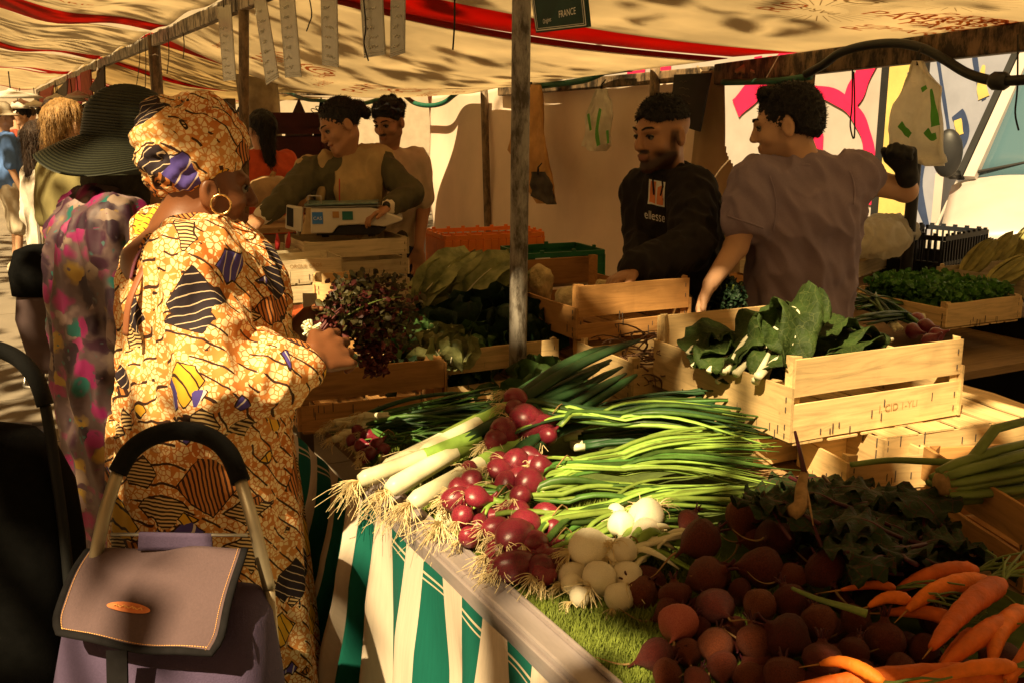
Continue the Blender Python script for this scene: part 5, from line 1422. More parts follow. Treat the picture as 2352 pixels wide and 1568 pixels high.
cleaf([(1760, 860, 2.35), (1790, 830, 2.36), (1830, 800, 2.38), (1880, 760, 2.42), (1930, 740, 2.5), (1990, 745, 2.55)], .075)
cleaf([(1880, 830, 2.4), (1920, 790, 2.45), (1970, 760, 2.52), (2020, 755, 2.56), (2060, 790, 2.55)], .075)
cleaf([(1850, 850, 2.35), (1900, 820, 2.38), (1960, 790, 2.42), (2020, 790, 2.48), (2050, 820, 2.46)], .075)
cleaf([(1900, 850, 2.32), (1950, 830, 2.36), (2000, 820, 2.4), (2040, 835, 2.42)], .065)
for i in range(16):
    px = ru(1640, 2020); py = ru(800, 850); D = ru(2.35, 2.6)
    cleaf([(px, py + 20, D), (px + ru(10, 40), py - 5, D + .03), (px + ru(40, 80), py - ru(5, 25), D + .06), (px + ru(80, 120), py + ru(-15, 15), D + .06)], ru(.05, .075))
for (a, b) in (((1765, 872, 2.3), (1800, 800, 2.4)), ((1770, 860, 2.28), (1810, 830, 2.38)), ((1690, 850, 2.4), (1740, 780, 2.5)), ((1720, 855, 2.38), (1770, 800, 2.45)), ((2030, 790, 2.55), (2080, 775, 2.6))):
    a = (a[0] - 30, a[1] + 4, a[2]); b = (b[0] - 30, b[1] + 4, b[2]); obj('stem', MB().tube([PD(*a), lerp(PD(*a), PD(*b), .5), PD(*b)], [.011, .008, .005], 8), MT['onion_white'], t, True)
# dark leaves in the front-left crate
RN.seed(15)
leaves('leafy_greens', 'dark leafy greens inside the crate under the herb bunch', 'leaves', [(780, 850), (850, 850), (900, 845), (830, 830), (930, 840)], 16, .09, .035, 'cabbage_dark', 'celery', PZ(850, 860, .85), (.87, .93))
# red-leaved herb bunch held by the woman
RN.seed(17)
hb = PD(830, 700, 2.42); hold = PD(735, 770, 2.24)
t = thing('purslane_bunch', 'bushy red stemmed herb bunch held in both hands', 'herbs', hold)
m = MB(); m2 = MB(); tips = []
for i in range(90):
    d = Vector((ru(-.4, 1), ru(-1, 1), ru(-1., .8))); e = hb + Vector((RT[0] * d.x * .13 + FW[0] * d.y * .09, RT[1] * d.x * .13 + FW[1] * d.y * .09, d.z * .085))
    if d.length > 1.4: continue
    P = bez(hold + Vector((ru(-.015, .015), ru(-.015, .015), ru(-.015, .015))), lerp(hold, e, .35) + Vector((0, 0, .03)), lerp(hold, e, .7) + Vector((ru(-.02, .02), ru(-.02, .02), .03)), e, 6)
    (m if i % 4 else m2).tube(P, [.0028, .001], 5); tips += P[2:]
tag(obj('stems', m, MT['herb_red'], t, True), kind='stuff'); tag(obj('pale_stems', m2, MT['celery'], t, True), kind='stuff')
tag(obj('leaves', small_leaves(1700, lambda: RN.choice(tips) + Vector((ru(-.02, .02), ru(-.02, .02), ru(-.02, .02))), .021, .5), MT['herb'], t), kind='stuff')
tag(obj('red_leaves', small_leaves(1100, lambda: RN.choice(tips) + Vector((ru(-.025, .025), ru(-.025, .025), ru(-.03, .02))), .017, .5), MT['herb_red'], t), kind='stuff')
hang = PD(862, 800, 2.42)
tag(obj('drooping_leaves', small_leaves(420, in_ball(hang, (.045, .04, .075)), .018, .5), MT['herb_red'], t), kind='stuff')
m = MB()
for i in range(34): d = Vector((ru(-1, 1), ru(-1, 1), ru(-1, 1))).normalized(); q = PD(716, 755, 2.2); m.tube([q, q + d * .024], [.0025, .0035], 4)
tag(obj('pale_cut_ends', m, MT['onion_white'], t), kind='stuff')
obj('price_tag', MB().box(PD(712, 690, 2.42), (.035, .002, .035), Matrix.Rotation(-YAW, 3, 'Z')), MT['paper'], t)
# corn, fennel bag, net, packets, pumpkins
RN.seed(18)
for i, (px, py, lb) in enumerate([(2240, 600, 'fat corn cob in its husk at the left of the corn crate'), (2290, 585, 'corn cob in its husk leaning on the others'), (2310, 630, 'corn cob lying lowest in the corn crate'), (2345, 570, 'upright corn cob at the picture edge')]):
    p = PZ(px, py, 1.0) if i < 3 else PZ(px, py, 1.02)
    t = thing('corn_cob', lb, 'corn', p, 'corn cobs in the crate')
    ax = Vector((ru(.3, 1), ru(-.6, .3), .35 if i < 3 else 1.6)).normalized(); s0 = ax.orthogonal()
    for k in range(7):
        a = k * .9; rad = (Matrix.Rotation(a, 3, ax) @ s0).normalized()
        P = bez(p - ax * .1, p - ax * .05 + rad * .035, p + ax * .06 + rad * .042, p + ax * .15 + rad * ru(.0, .04), 8)
        obj('husk_leaf', MB().leaf(P, .036, 5, ax.cross(rad), .3, .004, 1, k), MT['corn_husk'], t, True)
fb = lerp(PZ(1975, 575, 1.08), PZ(2060, 530, 1.08), .45) + Vector((.08, .08, 0))
V, Q = sdf_mesh([E(fb, (.16, .15, .09), None, .03), E(fb + Vector((.14, .05, .02)), (.15, .12, .08), None, .03), E(fb + Vector((-.1, .0, -.01)), (.12, .1, .07), None, .03)], .012, .03)
V = fold_disp(V, vnormals(V, Q), .03, (14, 14, 9), 3.)
tag(obj('fennel_bag', MB().add(V, [tuple(q) for q in Q]), MT['plastic_bag'], None, True), 'clear plastic bag of pale fennel in the tilted crate', 'bag')
nb = PZ(650, 665, .92)
tag(obj('orange_net', (lambda m: m.grid(lambda u, v: (lerp(.90, 1.32, u), lerp(3.45, 3.9, v), .915 + .03 * math.sin(u * 3.1) * math.sin(v * 3.1) + .006 * math.sin(u * 30) * math.sin(v * 27)), 24, 20))(MB()), MT['net_red'], None, True), 'orange red netting spread over the flat crate behind the dress', 'net')
for i in range(5):
    p = Vector((1.0 + .055 * i, 4.5 + ru(0, .12), 1.07)); m = MB(); m.tube([p, p + Vector((ru(-.01, .01), 0, .03)), p + Vector((ru(-.02, .02), ru(-.02, .02), .075))], [.016, .02, .006], 7, flat=.6)
    tag(obj('red_packet', m, MT['red_pack'], None, True), 'small red packet standing in the shallow crate near the brown pole', 'packet', 'red packets')
for i, (px, py, D, r, lb) in enumerate([(625, 445, 6.0, .15, 'large brown ribbed pumpkin at the left on the far table'), (690, 450, 6.1, .14, 'large brown pumpkin at the right on the far table')]):
    p = PD(px, py, D); m = MB()
    prof = [(.02, -.72), (.4, -.7), (.75, -.5), (.97, -.1), (.97, .2), (.78, .52), (.4, .68), (.1, .62), (.06, .62)]
    m.lathe([(a * r, b * r) for a, b in prof], 40, p, (0, 0, 1), lambda q, a, i_: Vector((q.x * (1 + .06 * abs(math.cos(a * 5)) - .04), q.y * (1 + .06 * abs(math.cos(a * 5)) - .04), q.z)))
    t = thing('pumpkin', lb, 'pumpkin', p - Vector((0, 0, r * .72))); obj('flesh', m, MT['pumpkin'], t, True); obj('stalk', MB().tube([p + Vector((0, 0, .6 * r)), p + Vector((.02, 0, .85 * r))], [.018, .014], 7), MT['root_dry'], t, True)
t = thing('far_table', 'dark far table carrying the pumpkins and cardboard boxes', 'table', (1.6, 6.4, 0))
pz = PD(650, 470, 6.0)
obj('top', MB().box((pz.x + .1, pz.y + .05, pz.z - .12), (1.1, .7, .03)), MT['plank'], t); obj('front_board', MB().box((pz.x + .1, pz.y - .28, (pz.z - .14) / 2), (1.08, .03, pz.z - .15)), MT['dark_wood'], t)
# ---------------------------------------------------------------- people
class Head:
    def __init__(s, c, f, up=None, k=1.):
        s.c = Vector(c); s.f = Vector(f).normalized(); u = Vector(up) if up else UP; s.r = s.f.cross(u).normalized(); s.u = s.r.cross(s.f).normalized(); s.k = k
        s.rot = Matrix((s.r, s.f, s.u)).transposed()
    def W(s, x, y, z): return s.c + (s.r * x + s.f * y + s.u * z) * s.k
    def e(s, c, r, k=.006, neg=False): return E(s.W(*c), tuple(q * s.k for q in r), s.rot, k * s.k, neg)
    def cap(s, a, ra, b, rb, k=.008, neg=False): return C(s.W(*a), ra * s.k, s.W(*b), rb * s.k, k * s.k, None, neg)
    def loc(s, V): D = (V - np.array(s.c)) / s.k; return np.stack([D @ np.array(s.r), D @ np.array(s.f), D @ np.array(s.u)], 1)
    def prims(s, neck_to=None, nr=.055, nose=1., ears=True, mouth_open=0.):
        P = [s.e((0, -.014, .042), (.074, .094, .082), .0), s.e((0, .026, -.018), (.058, .064, .083), .03), s.cap((0, .066, -.094), .020, (0, .05, -.08), .03, .02)]
        for q in (-1, 1):
            P += [s.cap((q * .050, .0, -.055), .020, (q * .014, .068, -.094), .017, .02), s.e((q * .042, .058, -.024), (.020, .022, .020), .02), s.cap((q * .046, .072, .028), .010, (q * .010, .090, .024), .010, .014)]
        P += [s.cap((0, .088, .022), .008, (0, .108 + .006 * (nose - 1), -.026), .0115 * nose, .010), s.e((0, .1, -.03), (.018, .012, .009), .006)]
        for q in (-1, 1): P.append(s.e((q * .031, .098, .006), (.019, .017, .012), .010, True))
        P += [s.cap((-.018, .089, -.055), .0065, (.018, .089, -.055), .0065, .006), s.cap((-.015, .087, -.067 - mouth_open), .0075, (.015, .087, -.067 - mouth_open), .0075, .006), s.cap((-.020, .097, -.0605 - mouth_open * .5), .0022 + mouth_open * .3, (.020, .097, -.0605 - mouth_open * .5), .0022 + mouth_open * .3, .003, True)]
        if ears:
            for q in (-1, 1): P += [s.e((q * .078, -.010, -.004), (.011, .021, .033), .008), s.e((q * .088, -.004, .002), (.008, .011, .018), .005, True)]
        if neck_to is not None: P += [C(s.W(0, -.022, -.045), nr * s.k * .95, neck_to, nr * s.k * 1.08, .03)]
        return P
    def eyes(s, parent, lid=.0):
        for q in (-1, 1):
            m = MB(); c = s.W(q * .031, .0765, .004)
            m.lathe([(0, -.0115), (.006, -.0098), (.0098, -.006), (.0115, 0), (.0098, .006), (.006, .0098), (0, .0115)], 12, c, s.f)
            e = obj('eye', m, MT['eye_white'], parent, True)
            obj('iris', MB().lathe([(.0062, .0), (.0055, .0028), (0, .0036)], 10, c + s.f * .0092 - s.u * .001, s.f), MT['eye_dark'], e, True)
            obj('eyelid', MB().tube([s.W(q * .017, .0855, .007), s.W(q * .026, .0890, .0105), s.W(q * .036, .0875, .0100), s.W(q * .046, .080, .005)], .0036, 6), MT['eye_dark'], e, True)
    def brows(s, parent, mat, w=.0045):
        for q in (-1, 1): obj('eyebrow', MB().tube([s.W(q * .012, .0985, .028), s.W(q * .026, .0955, .035), s.W(q * .042, .084, .035), s.W(q * .052, .072, .027)], [w * .8, w, w, w * .4], 6, flat=.55), mat, parent, True)
def paint_head(h, beard=0., fade=None, lips=(.62, .40, .36), must=0., col=(.16, .12, .10), base=None):
    def f(V):
        L = h.loc(V); x, y, z = L[:, 0], L[:, 1], L[:, 2]; Cc = np.ones((len(V), 4))
        def mixc(m, c): Cc[:, :3] = Cc[:, :3] * (1 - m[:, None]) + np.array(c) * m[:, None]
        near = ((x ** 2 + y ** 2 + z ** 2) < .2 ** 2)
        if beard:
            m = np.clip((-z - .035 + .55 * (y * 0) - np.clip(.03 - np.abs(x), 0, 1) * .0) * 60, 0, 1) * np.clip((y + .012) * 60, 0, 1) * np.clip((z + .135) * 60, 0, 1)
            m = np.maximum(m, np.clip((.016 - np.abs(y - .012)) * 120, 0, 1) * np.clip((np.abs(x) - .05) * 90, 0, 1) * np.clip((.03 - z) * 60, 0, 1) * np.clip((z + .1) * 50, 0, 1) * .8)
            cheek = np.clip((z + .075) * 40, 0, 1) * np.clip((.045 - np.abs(x)) * 60, 0, 1) * np.clip((y - .05) * 80, 0, 1)
            m = m * (1 - cheek * .75); mixc(m * beard * near, col)
        if must: mixc(np.clip((.0085 - np.abs(z + .043)) * 300, 0, 1) * np.clip((.027 - np.abs(x)) * 150, 0, 1) * np.clip((y - .07) * 80, 0, 1) * must * near, col)
        if fade: mixc(np.clip((z - fade) * 30, 0, 1) * np.clip((-.0 - y + .035) * 60, 0, 1) * .8 * near, col)
        mixc(np.clip((.0115 - np.sqrt((z + .061) ** 2 + (x * .42) ** 2)) * 260, 0, 1) * np.clip((y - .078) * 120, 0, 1) * .8 * near, lips)
        return Cc
    return f
def hand(w, d, n, side=1, curl=.5, k=1., thumb=.5, spread=1.):
    """w wrist, d direction of the hand, n palm normal (fingers bend towards it); side gives the thumb's side"""
    w = Vector(w); d = Vector(d).normalized(); n = Vector(n); n = (n - d * n.dot(d)).normalized(); s = d.cross(n) * side
    P = [C(w, .024 * k, w + d * .05 * k, .027 * k, .015, (n, .62))]
    for off, L, i in ((.030, .074, 0), (.010, .082, 1), (-.010, .076, 2), (-.029, .060, 3)):
        kn = w + (d * (.088 - .006 * abs(i - 1)) + s * off * spread) * k
        P.append(C(w + (d * .03 + s * off * .7) * k, .014 * k, kn, .0115 * k, .010))
        p = kn; a = curl * .7 * (1 + .12 * i); r = .0098 if i < 3 else .0085
        for seg, f in ((.46, 1.), (.30, 1.1), (.24, .8)):
            q = p + (d * math.cos(a) + n * math.sin(a)) * L * seg * k
            P.append(C(p, r * k, q, r * .93 * k, .003)); p = q; a += curl * f; r *= .94
    b = w + (d * .022 + s * .024) * k; m = b + (d * .038 + s * .028 + n * .012 * thumb) * k; e = m + (d * .034 + s * .004 + n * .022 * thumb) * k
    P += [C(b, .016 * k, m, .0125 * k, .010), C(m, .0118 * k, e, .0095 * k, .003)]
    return P
def stand(base, f, h=1.72, lean=0., wide=1.):
    b = Vector((base[0], base[1], 0)); f = Vector((f[0], f[1], 0)).normalized(); r = f.cross(UP); q = h / 1.72; L = f * lean
    J = dict(f=f, r=r, q=q, pel=b + UP * .93 * q + L * .1, waist=b + UP * 1.06 * q + L * .3, chest=b + UP * 1.28 * q + L * .75, neck=b + UP * 1.45 * q + L, head=b + UP * 1.585 * q + L * 1.15 + f * .02)
    for s, n in ((1, 'R'), (-1, 'L')):
        J['sh' + n] = b + r * (s * .175 * wide * q) + UP * 1.405 * q + L; J['el' + n] = J['sh' + n] + r * s * .05 - UP * .28 * q - f * .02; J['wr' + n] = J['el' + n] - UP * .24 * q + f * .08
        J['hip' + n] = b + r * (s * .085 * q) + UP * .88 * q + L * .1; J['kn' + n] = b + r * (s * .095 * q) + UP * .48 * q + f * .02; J['an' + n] = b + r * (s * .10 * q) + UP * .09 * q - f * .02
    return J
def torso(J, inf=0., flat=.70, belly=0.):
    f = J['f']; sq = (f, flat); P = [C(J['pel'], .165 + inf, J['waist'], .145 + inf + belly, .05, sq), C(J['waist'], .145 + inf + belly, J['chest'], .168 + inf, .05, sq)]
    for s in 'RL':
        P += [C(lerp(J['chest'], J['sh' + s], .5), .10 + inf * .8, J['sh' + s], .052 + inf * .8, .05), C(lerp(J['neck'], J['chest'], .15), .06 + inf * .5, J['sh' + s], .050 + inf * .7, .04)]
    return P
def arm(J, s, inf=0., upto=2., k=.02, puff=1.):
    a, e, w = J['sh' + s], J['el' + s], J['wr' + s]; P = []
    u = min(1, upto); P.append(C(a, (.054 + inf) * puff, lerp(a, e, u), (lerp(.054, .043, u) + inf) * puff, k))
    if upto > 1: v = upto - 1; P.append(C(e, (.043 + inf) * puff, lerp(e, w, v), lerp(.043, .030, v) + inf * puff, k))
    return P
def legs(J, inf=0., k=.03, upto=1.):
    P = []
    for s in 'RL': P += [C(J['hip' + s], .088 + inf, J['kn' + s], .060 + inf, k), C(J['kn' + s], .060 + inf, lerp(J['kn' + s], J['an' + s], upto), .042 + inf, k)]
    return P
def shoes(J, mat, parent, sole='sole'):
    for s in 'RL':
        a = J['an' + s]; f = J['f']; a0 = Vector((a.x, a.y, .045))
        o = body('shoe', [C(a0 - f * .05, .042, a0 + f * .13, .034, .02), C(a0 - f * .02 + UP * .03, .042, a0 + UP * .06, .04, .02)], MT[mat], parent, .012, .02)
        obj('sole', MB().box(Vector((a.x, a.y, .014)) + f * .045, (.085, .27, .024), Matrix.Rotation(math.atan2(-f.x, f.y), 3, 'Z')), MT[sole], o)
def foot(J, inf=0): return [C(Vector((J['an' + s].x, J['an' + s].y, .06)), .036, Vector((J['an' + s].x, J['an' + s].y, .05)) + J['f'] * .12, .028, .02) for s in 'RL'] + [C(J['an' + s], .04, Vector((J['an' + s].x, J['an' + s].y, .06)), .038, .02) for s in 'RL']
def skinbody(J, hd, mat, parent, hands, vox=.006, paint=None, mouth=0., nose=1., neckr=.055):
    P = hd.prims(J['neck'] - UP * .02, neckr, nose, mouth_open=mouth) + torso(J, -.03) + arm(J, 'R', -.004) + arm(J, 'L', -.004) + legs(J, -.012) + foot(J) + hands
    return body('body', P, MT[mat], parent, vox, .02, 1, None, paint or paint_head(hd))
def person(name_label, J, cat='person'): return thing('person', name_label, cat, (J['pel'].x, J['pel'].y, 0))

def strands(parent, hd, n, L, flow=(0, -.5, .3), curl=.4, w=.0011, seed=1, mat='hair_black', zmin=-1):
    ho = [c for c in parent.children if c.name.startswith('hair')][0]; me = ho.data; R2 = random.Random(seed); V = []; Fc = []
    loc = parent.location; fl = hd.r * flow[0] + hd.f * flow[1] + hd.u * flow[2]; nv = len(me.vertices)
    for _ in range(n):
        v = me.vertices[R2.randrange(nv)]; p = v.co + loc; nn = v.normal; d = (nn * .55 + fl + Vector((R2.uniform(-1, 1), R2.uniform(-1, 1), R2.uniform(-1, 1))) * curl).normalized(); l = L * R2.uniform(.5, 1.2)
        s = d.cross(nn); s = (s.normalized() if s.length > 1e-4 else d.orthogonal().normalized()) * w; o = len(V); m_ = p + d * l * .6; e = p + d * l + (nn * -.25 + Vector((R2.uniform(-1, 1), R2.uniform(-1, 1), R2.uniform(-1, 1))) * curl * .5) * l * .4
        V += [p - s - nn * .002, p + s - nn * .002, m_ + s * .7, m_ - s * .7, e]; Fc += [(o, o + 1, o + 2, o + 3), (o + 3, o + 2, o + 4)]
    tag(obj('hair_strands', MB().add(V, Fc), MT[mat], parent), kind='stuff')
def collar(J, hd, parent, mat, r=.068, z=.012, th=.010, drop=.03):
    c = J['neck'] + UP * z; f = J['f']; rr = J['r']
    obj('collar', MB().tube([c + rr * (r * math.cos(a)) + f * (r * .92 * math.sin(a)) - UP * drop * math.sin(a) for a in [i * math.pi / 14 for i in range(29)]], th, 8, flat=.8), MT[mat], parent, True)
def hem(a, b, u, r, parent, mat, th=.006):
    c = lerp(a, b, u); d = (b - a).normalized(); x = d.orthogonal().normalized(); y = d.cross(x)
    obj('sleeve_hem', MB().tube([c + x * (r * math.cos(q)) + y * (r * math.sin(q)) for q in [i * math.pi / 12 for i in range(25)]], th, 6), MT[mat], parent, True)
# --- woman in the wax print dress
def hero():
    J = stand((.385, 2.29), (1, -.05, 0), 1.66)
    J['shR'] = Vector((.375, 2.115, 1.365)); J['shL'] = Vector((.385, 2.475, 1.365)); J['neck'] = Vector((.395, 2.285, 1.40)); J['chest'] = Vector((.405, 2.285, 1.24)); J['waist'] = Vector((.405, 2.29, 1.03))
    J['elR'] = PD(490, 885, 2.0); J['wrR'] = PD(718, 832, 2.07); J['elL'] = Vector((.47, 2.52, 1.10)); J['wrL'] = PD(668, 775, 2.33)
    hd = Head(PD(470, 436, 2.215), (.975, .04, -.04), None, .98); t = person('woman in an orange wax print dress and matching headwrap at the table', J)
    hr = hand(J['wrR'], PD(825, 778, 2.2) - J['wrR'], img(.1, .95, -.25), 1, .62, 1.12, 1., 1.22); hl = hand(J['wrL'], PD(745, 715, 2.33) - J['wrL'], img(.45, -.75, -.1), 1, .45, 1.0)
    skinbody(J, hd, 'skin_dark', t, hr + hl + [C(J['neck'] + V3(-.01, 0, 0), .075, J['neck'] + V3(-.03, -.02, -.06), .12, .04)], .0048, nose=1.15, neckr=.060); hd.eyes(t)
    # blouse with wide sleeves
    B = torso(J, .038, .80, .02) + [C(J['chest'] + V3(.03, 0, 0), .19, J['waist'] + V3(.02, 0, 0), .195, .05, ((1, 0, 0), .9)), C(J['waist'] + V3(0, 0, .0), .205, J['waist'] + V3(0, 0, -.05), .20, .03, ((1, 0, 0), .9))]
    for s in 'RL':
        a, e, w = J['sh' + s], J['el' + s], J['wr' + s]
        B += [C(a + V3(0, 0, -.01), .085, e + V3(0, 0, .01), .098, .03), C(e, .098, lerp(e, w, .62), .082, .03), C(lerp(e, w, .6), .080, lerp(e, w, .88), .050, .02), C(lerp(e, w, .86), .042, lerp(e, w, .94), .040, .008)]
    B += [E(J['neck'] + V3(-.03, -.01, .055), (.095, .105, .075), None, .015, True)]
    body('blouse', B, MT['wax'], t, .007, .02, 1, (.014, (15, 15, 7), 2.3))
    rows = [(1.0, .190, .0), (.8, .215, -.01), (.5, .235, -.02), (.2, .25, -.02), (.05, .255, -.02)]
    def sk(u, v):
        z = lerp(1.0, .05, v); r = lerp(.20, .262, v ** .6); a = u * 2 * math.pi
        r *= 1 + (.05 + .05 * v) * math.sin(a * 9 + 2 * math.sin(v * 3)) * .5 + .02 * math.sin(a * 17 + v * 4)
        return (.395 + r * .95 * math.cos(a), 2.29 + r * .98 * math.sin(a), z)
    solidify(obj('skirt', MB().grid(sk, 160, 40), MT['wax'], t, True), .004)
    # headwrap
    c = PD(456, 352, 2.235); fv = Vector((.93, .03, .26)).normalized(); HW = [E(c + V3(-.01, 0, .0), (.128, .112, .098), None, .0)]
    cc = lerp(c, hd.W(0, -.03, .06), .35)
    hb = Head(cc, fv, None, .81)
    def ring(off, rad, r0, tilt, ph=0., n=26, a0=0, a1=6.283, sx=1., wob=.004, k=.004):
        out = []; pts = []
        for i in range(n + 1):
            a = lerp(a0, a1, i / n); pts.append(hb.W(rad * sx * math.cos(a), rad * math.sin(a) * 1.18, off + tilt * math.sin(a + ph) + wob * math.sin(a * 5)))
        for i in range(n): out.append(C(pts[i], r0, pts[i + 1], r0, k))
        return out
    HW = [hb.e((0, -.012, .045), (.104, .122, .094), 0)] + ring(-.035, .093, .024, .012) + ring(-.005, .101, .024, .018, 1.) + ring(.028, .104, .024, .022, 2.) + ring(.06, .096, .026, .03, 2.6) + ring(.092, .074, .026, .022, 3.4) + ring(.118, .048, .026, .012, 4.)
    HW += [C(hb.W(-.02, -.06, .14), .03, hb.W(.02, .07, .125), .026, .006), C(hb.W(.05, -.09, .10), .026, hb.W(.085, .05, .06), .026, .006), C(hb.W(.085, .05, .06), .026, hb.W(.06, .10, .02), .022, .006), C(hb.W(-.03, .10, .06), .026, hb.W(.07, .09, .075), .024, .006), C(hb.W(.09, -.06, .03), .026, hb.W(.10, .04, -.01), .024, .006), C(hb.W(.06, .04, .13), .026, hb.W(.0, .11, .085), .028, .006), C(hb.W(.03, -.12, .02), .03, hb.W(.08, -.08, -.02), .026, .006), C(hb.W(.10, -.02, .055), .018, hb.W(.075, .075, .09), .018, .004)]
    body('headwrap', HW, MT['wax_head'], t, .005, .004, 0, (.006, (26, 26, 26), 1.))
    # earring, strap, bracelet
    ec = PD(507, 470, 2.125); m = MB(); R_ = .0205; ex = img(1, .25); P = [ec + ex * (R_ * math.cos(a)) + UP * (R_ * math.sin(a)) for a in [i * 2 * math.pi / 32 for i in range(33)]]
    m.tube(P, [.0022 + .0007 * math.sin(i * 2.4) for i in range(33)], 8, cap=False); er = obj('earring', m, MT['gold'], t, True); obj('hook', MB().tube([ec + UP * .0205, ec + UP * .034 + ex * -.002], .001, 5), MT['gold'], er)
    st_ = [PD(300, 640, 2.05), PD(315, 590, 2.06), PD(350, 548, 2.085), PD(410, 524, 2.10), PD(470, 535, 2.07), PD(520, 580, 2.03)]
    obj('shoulder_strap', MB().tube(smoothpath(st_, 6), .009, 8, flat=.35), MT['strap'], t, True)
    obj('bag_strap', MB().tube(smoothpath([PD(345, 590, 2.05), PD(318, 640, 2.02), PD(295, 700, 2.0), PD(288, 770, 2.0)], 5), .010, 8, flat=.3), MT['strap_brown'], t, True)
    shoes(J, 'shoe_dark', t)
hero()
# --- woman in the wide black hat
def hatwoman():
    J = stand((.30, 3.12), (.98, .1, 0), 1.66)
    hd = Head(PD(300, 395, 2.98), (.96, .1, -.1), None, 1.0); t = person('woman in a wide black straw hat and flowered blouse', J); J['neck'] = Vector((.31, 3.12, 1.40))
    J['elR'] = J['shR'] + V3(.02, -.06, -.27); J['wrR'] = J['elR'] + V3(.2, .02, .02); J['elL'] = J['shL'] + V3(.06, .03, -.27); J['wrL'] = J['elL'] + V3(.2, -.05, .04)
    skinbody(J, hd, 'skin_tan', t, hand(J['wrR'], (1, .1, 0), (0, .3, -1), -1, .5) + hand(J['wrL'], (1, -.1, 0), (0, .3, -1), 1, .5), .009); hd.eyes(t)
    B = torso(J, .035, .8, .01) + arm(J, 'R', .03, 1.9, .02, 1.05) + arm(J, 'L', .03, 1.9, .02, 1.05) + [C(J['pel'], .20, J['pel'] - UP * .30, .20, .04, (J['f'], .8)), C(J['pel'] - UP * .3, .20, J['pel'] - UP * .62, .17, .03, (J['f'], .8))]
    body('flowered_blouse', B, MT['floral'], t, .009, .03, 1, (.022, (13, 13, 4), 5.1))
    body('trousers', legs(J, .012), MT['jeans'], t, .012, .03); shoes(J, 'shoe_dark', t)
    S = [hd.e((0, -.03, -.01), (.088, .104, .10), .0), C(hd.W(0, -.03, -.05), .085, hd.W(0, -.05, -.13), .105, .03), hd.e((0, .12, -.03), (.07, .09, .09), .02, True)]
    body('head_scarf', S, MT['dark_knit'], t, .008, .02, 1, (.01, (14, 14, 14), 3.))
    sv = [PD(395, 450, 2.86), PD(372, 470, 2.84), PD(335, 510, 2.82), PD(305, 545, 2.82)]
    o = obj('sheer_scarf', MB().leaf(smoothpath(sv, 6), .07, 6, img(.6, -.1, .6), .2, .012, 1.5, 1., prof=lambda u: .5 + .5 * math.sin(math.pi * min(1, u + .2))), MT['scarf'], t, True); solidify(o, .002)
    # hat, coiled straw rings
    hc = PD(300, 268, 2.97); hx = Head(hc, (.98, .1, -.12), None, 1.); n = 72; prof = []
    for i in range(30): a = i / 29 * 1.45; prof.append((.002 + .112 * math.sin(a), .108 * math.cos(a) - .02))
    for i in range(16): prof.append((.1125 + .006 * i / 15, -.012 - .058 * i / 15))
    for i in range(34): u = i / 33; prof.append((.119 + .105 * u, -.070 - .030 * u - .02 * u * u))
    prof2 = [(r + (.0026 if i % 2 else 0), z + (.0022 if i % 2 else 0)) for i, (r, z) in enumerate(prof)]
    def fn(p, a, i):
        r = math.hypot(p.x, p.y); w = max(0, (r - .119) / .105)
        return Vector((p.x * .97, p.y * 1.12, p.z - .055 * w * max(0, -math.sin(a)) ** 2 * 0 - .05 * w * math.cos(a) ** 2 * .7 + .02 * w * math.sin(a * 3 + 1) - .035 * w * max(0, -math.sin(a))))
    m = MB(); m.lathe(prof2, n, fn=fn); m.v = [tuple(hx.W(*v)) for v in m.v]
    h = obj('straw_hat', m, MT['straw'], t, True)
    ul = h.data.uv_layers.new(name='UVMap'); li = np.empty(len(h.data.loops), np.int32); h.data.loops.foreach_get('vertex_index', li)
    ul.data.foreach_set('uv', np.stack([(li % n) / n, (li // n) / 2.], 1).astype(np.float32).ravel()); solidify(h, .003)
hatwoman()
